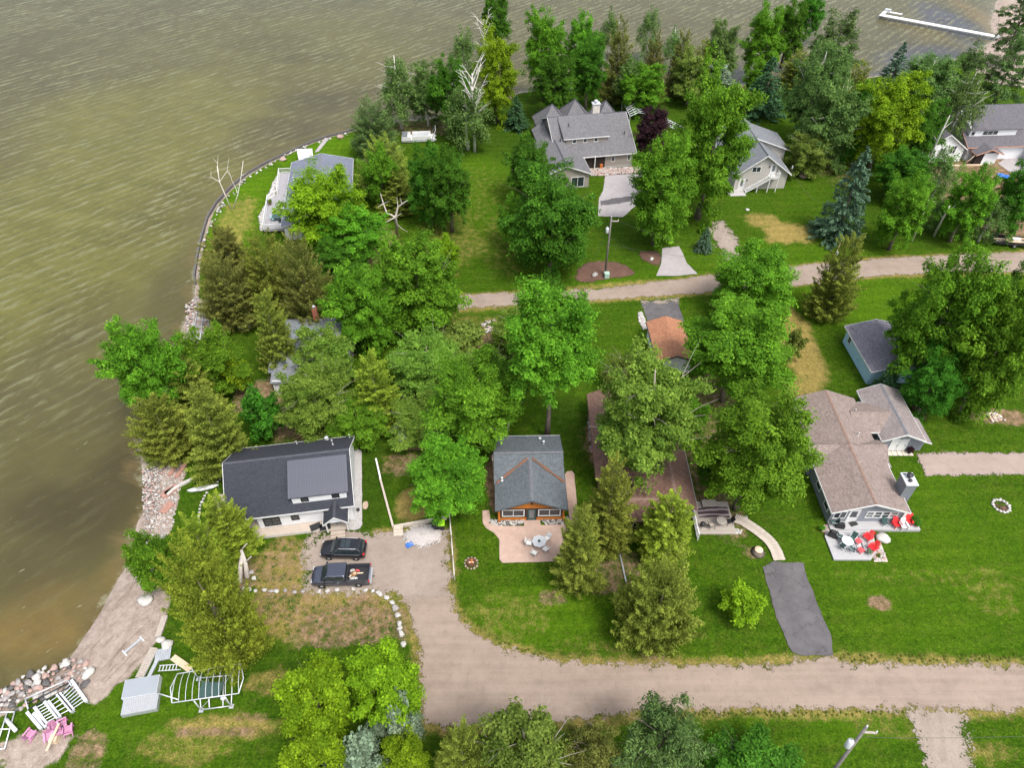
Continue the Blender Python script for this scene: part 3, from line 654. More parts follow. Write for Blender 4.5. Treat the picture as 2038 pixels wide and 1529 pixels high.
def door(root, x, y, z, face, wd, h, dm=None, fm=None, lite=(.25, .75, .35, .9), pm=None):
    fm = fm or WHITE; dm = dm or WHITE
    m = MB(); m.T = WT(x, y, z, face); a = wd/2
    m.box(-a-.09, -a, -.06, 0, 0, h+.09); m.box(a, a+.09, -.06, 0, 0, h+.09); m.box(-a, a, -.06, 0, h, h+.09)
    fr = m.build('door_frame', fm, root)
    d = MB(); d.T = m.T; d.box(-a, a, -.035, 0, 0, h); o = d.build('door', dm, root)
    if lite:
        p = MB(); p.T = m.T; p.box(-a+wd*lite[0], -a+wd*lite[1], -.05, -.036, h*lite[2], h*lite[3]); p.build('pane', pm or GLASS_L, o)
    k = MB(); k.T = m.T; k.cbox((a*.75, -.07, h*.48), (.05, .07, .12)); k.build('handle', DARK_METAL, o)
    return o
def pipe(root, x, y, z0, z1, r=.06, m=None, cap=None, name='vent_pipe'):
    b = MB(); b.lathe([(r*1.7,0),(r*1.7,.06),(r,.07),(r,z1-z0-.08),(r*1.5,z1-z0-.07),(r*1.5,z1-z0)], (x,y,z0), 10)
    return b.build(name, m or WHITE_METAL, root)
def railing(root, pts, z, h=1.0, m=None, bal=.14, name='railing'):
    b = MB()
    for i in range(len(pts)-1):
        p, q = Vector((*pts[i], 0)), Vector((*pts[i+1], 0)); L = (q-p).length; ang = math.atan2((q-p).y, (q-p).x)
        b.T = Matrix.Translation((p.x, p.y, z)) @ Matrix.Rotation(ang, 4, 'Z')
        b.box(.05, L-.05, -.05, .05, h-.06, h); b.box(.05, L-.05, -.03, .03, .08, .14)
        for k in range(1, int(L/bal)): b.cbox((k*bal, 0, h/2), (.035, .035, h-.22))
        b.box(-.055, .055, -.055, .055, 0, h+.06)
        if i == len(pts)-2: b.box(L-.055, L+.055, -.055, .055, 0, h+.06)
    b.T = None
    return b.build(name, m or WHITE, root)

# --- white house with charcoal roof (left)
A = thing('white_house', (-24.15, 48.6, 0), 8.7, 'white lakeside house with charcoal shingle roof and ribbed metal dormer above two parked vehicles', 'house')
gable(A, -6.5, 6.7, -5.0, 5.0, 2.95, 6.5, 'x', SIDE_W, SH_BLUE, WHITE, wall=False, cap=CAP_D)
k = (6.5-2.95)/5
MB().ext([(-3.6,-4.6,0),(-3.6,4.6,0),(-3.6,4.6,2.95+.4*k-.14),(-3.6,0,6.36),(-3.6,-4.6,2.95+.4*k-.14)], (9.95,0,0)).build('wall', SIDE_W, A)
for y in (-4.7, 4.6): MB().box(-6.3,-6.15,y-.07,y+.07,.5,3.0).build('porch_post', WHITE, A)
m = MB(); z0 = 4.66; z1 = 6.2
sl_ = (z1-z0)/3.95
d = MB(); d.ext([(.45,-4.2,3.2),(.45,-.9,5.5),(.45,-.9,5.93),(.45,-4.2,4.58)], (5.6,0,0)).build('dormer_wall', SIDE_W, A)
c = MB()
c.slab([(.15,-4.34,z0),(6.35,-4.34,z0),(6.35,-.5,z1),(.15,-.5,z1)], .09); dr = c.build('dormer_roof', METAL_R, A)
pan = None
for i in range(22):
    if pan is None:
        b_ = MB(); wd = 6.2/22
        b_.slab([(.012,-4.36,z0+.012),(wd-.055,-4.36,z0+.012),(wd-.055,-.5,z1+.012),(.012,-.5,z1+.012)], .012)
        b_.slab([(wd-.05,-4.36,z0+.06),(wd+.005,-4.36,z0+.06),(wd+.005,-.5,z1+.06),(wd-.05,-.5,z1+.06)], .055)
        pan = b_.build('metal_panel', METAL_R, dr); pan.location = (.15,0,0)
    else:
        o = pan.copy(); COL.objects.link(o); o.location = (.15+i*wd,0,0)
for x in (1.75, 4.95): win(A, x, -4.2, 3.72, 0, .8, .62, 1, 1, FRAME_D)
c = MB(); c.box(.15,6.35,-4.38,-4.345,4.56,4.65)
c.build('dormer_fascia', METAL_R, A)
win(A, -2.15, -4.6, .75, 0, 1.75, 1.5, 2, 2, FRAME_D, fw=.1); win(A, .3, -4.6, 1.25, 0, .85, .8, 1, 1, FRAME_D)
win(A, 6.35, 1.0, 3.6, 90, 1.0, 1.7, 1, 2, FRAME_D); win(A, 6.35, -2.6, 1.0, 90, .8, 1.2, 1, 2, FRAME_D)
door(A, 4.6, -4.6, .5, 0, .95, 2.0, FRAME_D, WHITE)
gable(A, 3.38, 5.98, -6.55, -3.6, 2.3, 3.45, 'y', SIDE_W, SH_BLUE, WHITE, wall=False, cap=CAP_D, k_ends=(True, False))
MB().ext([(3.75,-6.4,2.35),(5.6,-6.4,2.35),(4.68,-6.4,3.2)], (0,.08,0)).build('porch_gable', SIDE_W, A)
for x in (3.62, 5.74): MB().box(x-.07,x+.07,-6.3,-6.16,.5,2.4).build('porch_post', WHITE, A)
c = MB(); c.prism([(-9.2,-5.65),(3.45,-5.65),(3.45,-4.62),(-3.62,-4.62),(-3.62,4.6),(-6.6,4.6),(-6.6,.7),(-9.2,.7)], .35, .5); c.build('deck', DECK_B, A)
MB().box(3.47,5.75,-6.05,-4.62,.33,.502).build('porch_floor', DECK_B, A)
MB().box(-9.2,3.45,-5.69,-5.652,.05,.49).build('deck_skirt', mat('pale_skirt', (.5,.46,.42), .1, 2), A)
for i, (y, z) in enumerate(((-6.35,.34),(-6.65,.17))): MB().box(3.85,5.35,y-.16,y+.28,0 if i else .171,z).build('step', DECK_B, A)
pipe(A, 4.65, 2.2, 4.9, 5.75); pipe(A, .3, 4.3, 3.4, 3.9, .05); pipe(A, 3.6, 4.6, 3.2, 3.7, .16, WHITE_METAL, name='roof_vent'); pipe(A, 6.2, 4.5, 3.3, 3.8, .05)

# --- orange cottage
B = thing('orange_cottage', (2.1, 49.5, 0), 1.2, 'orange timber cottage with slate blue cross gable roof beside pink concrete patio', 'cottage')
m = MB()
m.slab([(-4.1,-1.6,2.56),(3.6,-1.6,2.56),(3.6,1.2,4.5),(-4.1,1.2,4.5)], .12); m.slab([(-4.1,1.2,4.5),(3.6,1.2,4.5),(3.6,5.3,2.65),(-4.1,5.3,2.65)], .12)
ro = m.build('roof', SH_SLATE, B)
MB().box(-4.12,3.62,1.05,1.35,4.47,4.53).build('ridge_cap', CAP_G, ro)
gable(B, -3.97, 3.72, -5.05, 1.0, 2.48, 4.15, 'y', SIDE_O, SH_SLATE, SH_SLATE, oh=.25, og=.42, cap=CAP_G, k_ends=(True, False))
MB().ext([(-3.76,-1.4,0),(-3.76,4.85,0),(-3.76,4.85,2.7),(-3.76,1.2,4.34),(-3.76,-1.4,2.5)], (7.3,0,0)).build('rear_wall', SIDE_O, B)
for sgn in (-1, 1):     # needles gathered in the two valleys
    v = MB(); a_ = Vector((-.13+sgn*.3,.62,4.16)); b_ = Vector((-.13+sgn*3.72,-1.55,2.66))
    pts = []
    for i in range(15):
        t = i/14; p = a_.lerp(b_, t); pts.append((p, .06+.09*abs(math.sin(i*2.7+sgn))))
    for i in range(14):
        (p, w0), (q_, w1) = pts[i], pts[i+1]; n_ = Vector((sgn*.5,.85,0)).normalized()
        v.add([p-n_*w0+Vector((0,0,.02)), q_-n_*w1+Vector((0,0,.02)), q_+n_*w1+Vector((0,0,.1)), p+n_*w0+Vector((0,0,.1)), p+Vector((0,0,.14)), q_+Vector((0,0,.14))], [(0,1,5,4),(4,5,2,3)])
    tag(v.build('valley_needles', mat('brown_pine_needles', (.16,.075,.045), .4, 8, .95), B), kind='stuff')
win(B, -2.06, -4.63, .82, 0, 2.45, 1.25, 2, 1, WHITE, fw=.12); win(B, 1.84, -4.63, .82, 0, 2.45, 1.25, 2, 1, WHITE, fw=.12)
for x in (-2.06, 1.84):
    m = MB(); m.T = WT(x,-4.63,.82,0)
    m.box(-1.4,-1.235,-.05,0,-.15,1.4); m.box(1.235,1.4,-.05,0,-.15,1.4); m.box(-1.235,1.235,-.05,0,1.252,1.4); m.box(-1.235,1.235,-.05,0,-.15,-.002)
    m.build('window_surround', FRAME_D, B)
door(B, -.08, -4.63, .1, 0, .9, 2.0, GREENP, FRAME_D, (.2,.8,.2,.92), GLASS_L)
MB().cbox((-.1,-4.7,3.15),(.2,.12,.2)).build('porch_light', DARK_METAL, B)
for x in (-3.6, 3.45): MB().box(x-.1,x+.1,-4.95,-4.66,0,.75).build('corner_post', SIDE_O, B)
pipe(B, -3.23, -1.3, 2.8, 3.35, .1, WHITE_METAL); pipe(B, 1.55, 3.3, 3.4, 4.0, .1, WHITE_METAL); pipe(B, 1.2, 4.4, 2.9, 3.3, .12, WHITE_METAL)
m = MB(); m.box(-4.25,-3.78,1.0,1.75,0,3.5); m.box(-4.3,-3.73,.95,1.8,3.5,3.62); m.build('chimney', mat('pink_stone_chimney', (.45,.36,.33), .2, 5, .9), B)
m = MB(); m.box(-4.1,3.6,5.302,5.38,2.5,2.63); m.box(3.64,3.7,-4.95,-1.6,2.32,2.45); m.build('gutter', WHITE_METAL, B)

# --- tan roofed grey house (right)
D = thing('tan_roof_house', (37.6, 47.5, 0), 0, 'large blue grey house with sprawling tan shingle roof and white front deck', 'house')
gable(D, -3.75, 4.65, -3.5, 5.0, 2.6, 4.12, 'y', SIDE_G, SH_TAN, WHITE, cap=CAP_T, oh=.42, og=.5, k_ends=(True, False))
gable(D, -3.5, 4.3, 4.9, 13.3, 2.75, 4.25, 'y', SIDE_G, SH_TAN, SH_TAN, cap=CAP_T, k_ends=(False, True))
gable(D, -4.0, 4.8, 3.3, 6.6, 2.7, 3.85, 'x', SIDE_G, SH_TAN, SH_TAN, oh=.3, og=.4)
gable(D, 2.6, 8.0, 7.85, 12.75, 2.65, 3.55, 'x', SIDE_G, SH_TAN, WHITE, wall=False, k_ends=(False, False))
gable(D, 5.3, 10.45, 6.55, 14.9, 2.55, 3.7, 'y', SIDE_G, SH_TAN2, WHITE, cap=CAP_G, oh=.3, og=.75)
m = MB(); m.slab([(10.2,6.55,2.6),(11.25,6.55,2.2),(11.25,10.5,2.2),(10.2,10.5,2.6)], .12); m.build('side_roof', SH_TAN2, D)
MB().box(10.1,11.0,7.32,10.3,0,2.2).build('side_wall', SIDE_G, D); MB().ext([(10.1,6.54,2.62),(11.28,6.54,2.17),(11.28,6.54,2.02),(10.1,6.54,2.45)], (0,-.04,0)).build('side_fascia', WHITE, D)
for s_ in (-1, 1): door(D, 8.05+s_*.47, 7.3, .05, 0, .92, 2.0, WHITE, WHITE, None)
for i in range(6): MB().box(6.3+i*.62, 6.86+i*.62, 6.5, 7.2, 0, .06).build('paving_slab', mat('pale_slab', (.5,.44,.36), .1, 3) if i == 0 else bpy.data.materials['pale_slab'], D)
c = MB(); c.box(4.16,5.3,-1.5,.1,0,4.7); c.build('chimney_chase', SIDE_G, D)
c = MB(); c.box(4.08,5.38,-1.58,.18,4.7,4.82); ch = c.build('chimney_top', WHITE_METAL, D)
MB().lathe([(.2,0),(.2,.28),(.34,.3),(.34,.42),(.1,.5)], (4.75,-.45,4.82), 12).build('flue_cap', DARK_METAL, ch)
MB().lathe([(.14,0),(.14,.12),(.22,.13),(.2,.2)], (4.65,-1.0,4.82), 10).build('flue_cap', DARK_METAL, ch)
MB().box(4.25,4.6,-.1,.0,4.82,4.9).build('flue_cap', DARK_METAL, ch)
win(D, -2.4, -3.0, .95, 0, 1.35, 1.25, 2, 1); 
for i in range(4): win(D, .78+i*.86, -3.0, 1.05, 0, .84, 1.1, 1, 2, WHITE, GLASS if i in (1, 2) else GLASS_L)
door(D, -.95, -3.0, .36, 0, .95, 2.05, WHITE, WHITE, (.15,.85,.4,.9), GLASS)
win(D, -3.33, -1.6, .9, -90, 1.2, 1.4, 1, 2); win(D, -3.33, 1.1, .9, -90, 1.2, 1.4, 1, 2)
pipe(D, 3.3, 10.6, 3.0, 3.7, .06); pipe(D, 2.2, 6.6, 3.5, 4.0, .06)
dk = MB(); dk.prism([(-3.35,-4.1),(6.3,-4.1),(6.3,-3.02),(4.24,-3.02),(4.24,-2.99),(-3.35,-2.99)], .0, .36); dk.build('deck', DECK_W, D)
dk = MB(); dk.prism([(-4.15,-4.7),(-4.1,-7.65),(-.25,-7.65),(.6,-6.75),(1.25,-4.104),(-3.4,-4.104)], .0, .2); dk.build('deck', DECK_W, D)
MB().box(-3.3,1.2,-4.4,-4.106,.2,.28).build('step', DECK_W, D)
MB().prism([(4.45,-3.0),(4.75,-3.0),(4.75,-2.2),(4.45,-2.2)], 0, 2.3).build('porch_post', WHITE, D)

# --- brown cottage behind the cedars
Cc = thing('brown_cottage', (16, 47, 0), 0, 'low brown shingled cottage mostly hidden under trees beside its grey board deck', 'cottage')
gable(Cc, -4.3, 1.5, -4.0, .4, 2.55, 3.55, 'x', SIDE_BR, SH_BROWN, CAP_T, cap=CAP_T, k_ends=(True, False))
gable(Cc, -.9, 3.75, -2.4, 10.5, 2.5, 3.65, 'y', SIDE_BR, SH_BROWN, SH_BROWN, cap=CAP_T, oh=.4)
gable(Cc, -6.7, -2.0, 1.6, 14.8, 2.5, 3.6, 'y', SIDE_BR, SH_BROWN, SH_BROWN, cap=CAP_T)
MB().box(-2.4,.0,2.5,9.5,0,2.4).build('link_wall', SIDE_BR, Cc)
m = MB(); m.slab([(-2.8,.2,2.62),(.3,.2,2.62),(.3,9.7,2.8),(-2.8,9.7,2.8)], .1); m.build('link_roof', SH_BROWN, Cc)
win(Cc, .8, -2.06, 1.0, 0, 1.2, 1.1, 2, 1); win(Cc, -3.1, -3.6, .9, 0, 1.1, 1.0, 2, 1); win(Cc, 3.36, 1.2, .9, 90, 1.3, 1.1, 2, 1)
door(Cc, 2.3, -2.06, .1, 0, .9, 2.0, WHITE, WHITE)
MB().box(3.75,3.83,-2.4,8,2.36,2.48).build('gutter', WHITE_METAL, Cc)

# --- light blue shed
E = thing('blue_shed', (48, 70, 0), 2, 'light blue shed with mottled grey shingle roof standing on lawn under tall trees', 'shed')
gable(E, -2.25, 5.8, -4.2, 5.0, 2.55, 3.6, 'y', SIDE_BLUE, SH_SHED, WHITE, oh=.35, og=.4)
win(E, -1.9, 3.2, 1.0, -90, .9, 1.0, 1, 2)
door(E, -1.9, .2, .05, -90, .95, 1.95, SIDE_BLUE, SIDE_BLUE, None)
# --- rust roofed garage
F_ = thing('rust_roof_garage', (21.2, 71.5, 0), 2, 'small garage with rust stained orange brown roof by asphalt pad', 'garage')
gable(F_, -2.5, 2.5, -3.6, 4.6, 2.4, 3.35, 'y', SIDE_W, SH_RUST, CAP_D, oh=.3)
MB().box(-2.58,-2.5,-3.6,4.6,2.2,2.38).build('gutter', DARK_METAL, F_)
d = MB(); d.T = WT(0, 4.26, .02, 180)
for j in range(4): d.box(-1.2,1.2,-.04,0,.02+j*.5,.49+j*.5)
d.build('garage_door', WHITE, F_)

# --- large grey house with three spires
G = thing('grey_house', (14.5, 128.5, 0), 10, 'large taupe house with grey shingle roof, long dormer and three pyramid peaks', 'house')
gable(G, -7.3, 8.1, -5.0, 12.6, 2.85, 7.0, 'x', SIDE_TAUPE, SH_GREY, WHITE, cap=CAP_D, oh=.5, og=.5)
m = MB(); m.slab([(-5.4,-2.3,5.3),(3.4,-2.3,5.3),(3.4,3.7,7.03),(-5.4,3.7,7.03)], .14); dr = m.build('dormer_roof', SH_GREY, G)
MB().box(-5.42,3.42,-2.35,-2.303,5.12,5.29).build('dormer_fascia', WHITE, G)
MB().ext([(-4.9,-2.05,3.6),(-4.9,2.4,6.0),(-4.9,2.4,6.5),(-4.9,-2.05,5.2)], (7.8,0,0)).build('dormer_wall', SIDE_TAUPE, G)
for x in (-3.3, -1.25, .85): win(G, x, -2.05, 4.22, 0, .78, .86)
for x in (3.75, 6.85): win(G, x, -4.5, 1.25, 0, .7, 1.05)
m = MB(); m.box(-1.7,2.2,-4.56,-4.502,.25,2.45); m.build('porch_opening', mat('dark_interior', (.02,.012,.01), .3, 2, .9), G)
MB().box(-1.8,2.3,-5.0,-4.5,0,.25).build('porch_floor', WOOD_GREY, G); MB().box(.05,.2,-5.05,-4.9,0,2.9).build('porch_post', WHITE, G)
MB().box(1.2,1.75,-4.9,-4.58,.25,1.0).build('porch_bench', ORANGE, G)
MB().box(2.25,7.62,-4.56,-4.502,0,.35).build('foundation', CONCRETE, G)
# front garage wing, ridge running forward
gable(G, -11.6, -2.1, -11.2, 1.2, 2.75, 4.7, 'y', SIDE_TAUPE, SH_GREY, WHITE, cap=CAP_D, oh=.4, og=.4, k_ends=(True, False))
m = MB(); m.slab([(-6.85,-8.2,3.2),(-3.8,-8.2,3.25),(-5.4,-1.2,4.95),(-6.85,-1.2,4.95)], .1); m.build('saddle_roof', SH_GREY, G)
pipe(G, -6.0, -2.0, 4.6, 5.3, .1, DARK_METAL); pipe(G, -3.8, .9, 6.2, 6.75, .08, DARK_METAL); pipe(G, 6.6, -1.1, 4.9, 5.4, .08, DARK_METAL)
win(G, -9.4, -10.8, .2, 0, 2.4, 2.0, 2, 1); win(G, -4.6, -10.8, .2, 0, 2.4, 2.0, 2, 1)
for (x, y, z, hw) in ((-5.1, 9.6, 6.9, 3.3), (-.55, 9.6, 7.6, 3.6), (5.7, 9.5, 6.9, 3.0)):
    m = MB(); b_ = 3.3
    ring = [(x+hw*sx, y+hw*sy, b_) for sx, sy in ((-1,-1),(1,-1),(1,1),(-1,1))]
    m.add(ring+[(x,y,z)], [(0,1,4),(1,2,4),(2,3,4),(3,0,4),(3,2,1,0)]); o = m.build('pyramid_roof', SH_GREY, G)
    c = MB()
    for r_ in ring: c.tube([r_, (x,y,z+.03)], .09, 5)
    c.build('hip_cap', CAP_D, o)
    MB().box(x-hw+.4,x+hw-.4,y-hw+.4,y+hw-.4,0,3.28).build('bay_wall', SIDE_TAUPE, G)
m = MB(); m.box(1.9,3.2,4.9,5.9,4.5,8.2); ch = m.build('chimney', mat('pale_stone_chimney', (.5,.46,.42), .3, 3, .9, bump=.5), G)
MB().box(1.78,3.32,4.78,6.02,8.2,8.35).build('chimney_cap', WHITE_METAL, ch); MB().lathe([(.25,0),(.25,.35),(.4,.37),(.3,.55)], (2.5,5.4,8.35), 10).build('flue_cap', WHITE_METAL, ch)
MB().box(-9.0,-7.4,1.5,7.5,0,3.1).build('side_wall', SIDE_TAUPE, G)
m = MB(); m.slab([(-9.5,1.2,3.0),(-7.2,1.2,4.3),(-7.2,7.8,4.3),(-9.5,7.8,3.0)], .14); m.build('side_roof', SH_GREY, G)

# --- garage with an apartment above, outside stair
Hh = thing('garage_apartment', (44.3, 122, 0), 4, 'pale taupe two storey garage with steep blue grey roof and white outside stair', 'garage')
gable(Hh, -5.2, 5.2, -5.9, 11.0, 2.9, 6.7, 'y', SIDE_TAUPE2, SH_GREY2, WHITE, cap=CAP_D, oh=.5, og=.5)
m = MB()
m.slab([(.1,1.0,6.65),(6.9,1.0,4.15),(6.9,8.2,4.15),(.1,8.2,6.65)], .14); m.slab([(-6.4,1.0,4.15),(-.1,1.0,6.65),(-.1,8.2,6.65),(-6.4,8.2,4.15)], .14)
m.build('dormer_roof', SH_GREY2, Hh)
c = MB(); c.ext([(.1,.99,6.66),(6.92,.99,4.16),(6.92,.99,3.96),(.1,.99,6.46)], (0,-.045,0)); c.ext([(-6.42,.99,4.16),(-.1,.99,6.66),(-.1,.99,6.46),(-6.42,.99,3.96)], (0,-.045,0)); c.box(6.9,6.95,1.0,8.2,3.96,4.13)
c.build('dormer_fascia', WHITE, Hh)
MB().ext([(-5.9,1.4,0),(6.35,1.4,0),(6.35,1.4,4.15),(.1,1.4,6.45),(-.1,1.4,6.45),(-5.9,1.4,4.15)], (0,6.4,0)).build('dormer_wall', SIDE_TAUPE2, Hh)
win(Hh, -1.3, -5.4, 3.35, 0, 1.6, 1.1, 2, 1)
door(Hh, 1.75, -5.4, 2.75, 0, .95, 2.0, WHITE, WHITE)
door(Hh, -3.4, -5.4, .05, 0, .95, 2.0, WHITE, WHITE); MB().cbox((-2.55,-5.46,1.9),(.16,.12,.24)).build('wall_lamp', DARK_METAL, Hh); MB().cbox((.95,-5.46,4.4),(.16,.12,.24)).build('wall_lamp', DARK_METAL, Hh)
st = MB(); st.box(1.0,2.7,-6.7,-5.42,2.6,2.75)
for x, y in ((1.1,-6.6),(2.6,-6.6)): st.box(x-.07,x+.07,y-.07,y+.07,0,2.6)
n_ = 14
for i in range(n_): x = 1.0-(i+1)*.27; z = 2.75-(i+1)*.186; st.box(x,x+.3,-6.65,-5.65,z-.05,z)
st.ext([(1.0,-6.66,2.72),(1.0,-6.66,2.42),(-2.9,-6.66,-.02),(-2.9,-6.66,.2)], (0,-.05,0)); st.ext([(1.0,-5.6,2.72),(1.0,-5.6,2.42),(-2.9,-5.6,-.02),(-2.9,-5.6,.2)], (0,-.05,0))
st.box(-.9,-.76,-6.66,-6.52,0,1.5)
st.build('stair', WHITE, Hh)
railing(Hh, [(1.0,-6.68),(2.68,-6.68),(2.68,-5.5)], 2.75, .95)
rl = MB()
for t in np.linspace(0, 1, 28): x = 1.0-3.8*t; z = 2.75-2.6*t; rl.box(x-.018,x+.018,-6.71,-6.67,z,z+.9)
rl.ext([(1.0,-6.66,3.7),(1.0,-6.66,3.6),(-2.85,-6.66,.98),(-2.85,-6.66,1.08)], (0,-.07,0)); rl.box(-2.9,-2.78,-6.74,-6.62,0,1.1)
rl.build('stair_railing', WHITE, Hh)
MB().box(-6.0,-2.95,-7.6,-5.45,0,.08).build('entry_slab', CONCRETE, Hh)
MB().box(4.85,5.0,-5.95,-5.75,4.1,4.6).build('service_mast', WHITE_METAL, Hh)
pipe(Hh, -2.3, 4.8, 5.3, 5.9, .1, DARK_METAL)

# --- unfinished house at the right edge
I = thing('unfinished_house', (95, 138, 0), 4, 'half built house with dark grey roof and white sheathed dormer at right edge', 'house')
gable(I, -9.5, 16, -10.3, 8, 2.8, 7.0, 'x', SIDE_W, SH_DARK, COPPER, cap=CAP_D, oh=.5, og=.6)
m = MB(); m.slab([(-8.8,-8.3,5.3),(1.2,-8.3,5.3),(4.5,-1.6,7.1),(-5.6,-1.6,7.1)], .14); m.build('dormer_roof', SH_DARK, I)
MB().ext([(-8.6,-7.9,3.6),(-8.6,-2.6,6.0),(-8.6,-2.6,6.6),(-8.6,-7.9,5.22)], (9.2,0,0)).build('dormer_wall', SIDE_W, I)
win(I, -4.6, -7.9, 4.0, 0, 3.0, .95, 3, 1); win(I, -8.0, -7.9, 4.0, 0, .8, .9)
gable(I, -8.7, -3.3, -12.3, -6, 2.3, 3.3, 'y', SIDE_W, SH_DARK, COPPER, wall=False, k_ends=(True, False))
MB().box(-8.1,-6.6,-11.6,-11.2,0,2.2).build('entry_opening', bpy.data.materials['dark_interior'], I); MB().box(-6.58,-3.8,-11.6,-10,0,2.2).build('entry_wall', SIDE_W, I)
MB().tube([(-10.2,-11.9,0),(-8.5,-11.9,2.3)], .08, 6).build('brace', WOOD_PALE, I)
gable(I, 2.5, 17, -16.5, -4, 2.7, 5.4, 'y', SIDE_W, SH_DARK, COPPER, cap=CAP_D)
# wrapped gable end on the left, sheathing still white and torn
gable(I, -18.5, -9.6, -10.5, 3.5, 2.6, 5.6, 'y', SIDE_W, SH_DARK, WHITE, oh=.4)
for x in (-16, -14.2, -12.2): win(I, x, -10.15, .9+(x+16)*.2, 0, 1.1, 1.6, 2, 2)

# --- lakefront house with pale blue roof and white railed deck
J = thing('lakefront_house', (-35, 112, 0), 8, 'lakefront house with pale blue roof and white railed deck on grassy point', 'house')
gable(J, -4.1, 7.1, -12, 10.1, 2.7, 4.1, 'y', SIDE_W, SH_LAKE, WHITE, cap=CAP_G)
pipe(J, -2.9, 1.8, 3.4, 4.1, .1, WHITE_METAL)
def jl(X_, Y_): 
    a = R(-8); dx = X_; dy = Y_
    return (dx*math.cos(a)-dy*math.sin(a), dx*math.sin(a)+dy*math.cos(a))
dp = [jl(-7.9,8.8), jl(-6.0,9.0), jl(-3.2,-10.0), jl(-6.1,-10.3), jl(-7.66,-.7), jl(-6.45,1.0)]
dp[1] = (-3.72, dp[1][1]); dp[2] = (-3.72, dp[2][1])
m = MB(); m.prism(dp[::-1], .5, .9)
m.build('deck', DECK_G, J)
railing(J, [dp[1], dp[0], dp[5], dp[4], dp[3], dp[2]], .9, .95, WHITE, .16)
m = MB(); q_ = [jl(-6.1,16.0), jl(-3.2,16.3), jl(-2.5,13.6), jl(-4.7,11.6)]
m.prism([q_[3],q_[2],q_[1],q_[0]], 1.9, 2.05); m.prism([(-2.1+(p[0]+2.1)*.9, 14.8+(p[1]-14.8)*.9) for p in (q_[3],q_[2],q_[1],q_[0])], 0, 1.9)
m.build('white_flat_roofed_porch', WHITE, J)
# --- small grey cottage in the trees
K = thing('grey_cottage', (-26.5, 73, 0), 3, 'small grey blue roofed cottage with red brick chimney deep among trees', 'cottage')
gable(K, -5.0, 5.2, -7.0, 3.6, 2.5, 4.5, 'x', SIDE_TAUPE2, shingle('worn_grey_shingles', (.15,.175,.19), (.20,.22,.235)), CAP_G, cap=CAP_G)
m = MB(); m.box(-.35,.25,2.0,2.6,3.2,5.3); ch = m.build('chimney', BRICK, K); MB().lathe([(.2,0),(.2,.3),(.3,.32),(.1,.45)], (-.05,2.3,5.3), 10).build('flue_cap', WHITE_METAL, ch)
MB().box(-4.3,4.3,-8.6,-6.6,0,2.4).build('sun_porch', SIDE_W, K); m = MB(); m.slab([(-4.5,-8.9,2.3),(4.5,-8.9,2.3),(4.5,-6.4,2.9),(-4.5,-6.4,2.9)], .1); m.build('porch_roof', SH_GREY2, K)
win(K, -2.4, -8.6, .9, 0, 1.6, 1.1, 2, 1)
# --- white roofed shed and dark tank behind the fenced yard
L_ = thing('garden_shed', tuple(P(832,885)), 2, 'little garden shed with flat pale metal roof half hidden under maple leaves', 'shed')
MB().box(-1.9,1.9,-.9,1.6,0,2.0).build('wall', SIDE_BR, L_); m = MB(); m.slab([(-2.1,-1.1,2.05),(2.1,-1.1,2.05),(2.1,1.8,2.3),(-2.1,1.8,2.3)], .07); m.build('roof', WHITE_METAL, L_)
door(L_, 0, -.9, 0, 0, .8, 1.8, SIDE_BR, SIDE_BR, None)
# ---------------------------------------------------------------- trees and shrubs
LM = {
 'maple': leafmat('maple_leaves', (.034,.125,.006), (.205,.430,.030)),
 'maple_light': leafmat('light_green_leaves', (.060,.155,.014), (.290,.460,.070)),
 'maple_dark': leafmat('dark_green_leaves', (.018,.088,.006), (.115,.310,.026)),
 'maple_yellow': leafmat('yellow_green_leaves', (.075,.170,.006), (.320,.480,.020)),
 'cedar': leafmat('cedar_sprays', (.042,.076,.008), (.270,.330,.050), .3),
 'cedar_yellow': leafmat('yellow_cedar_sprays', (.056,.098,.008), (.290,.370,.036), .3),
 'cedar_brown': leafmat('bronze_cedar_sprays', (.040,.058,.010), (.225,.240,.052), .3),
 'spruce': leafmat('blue_spruce_needles', (.026,.066,.036), (.125,.215,.130), .2),
 'spruce_dark': leafmat('dark_spruce_needles', (.014,.048,.020), (.075,.165,.066), .2),
 'birch': leafmat('birch_leaves', (.040,.105,.022), (.215,.350,.090)),
 'pine': leafmat('pine_needles', (.026,.072,.018), (.150,.245,.066), .25),
 'purple': leafmat('purple_leaves', (.008,.004,.006), (.050,.018,.026), .2, .01),
 'grey_shrub': leafmat('grey_green_leaves', (.075,.130,.075), (.270,.365,.240), .25),
 'olive': leafmat('olive_leaves', (.062,.118,.014), (.280,.365,.070)),
}
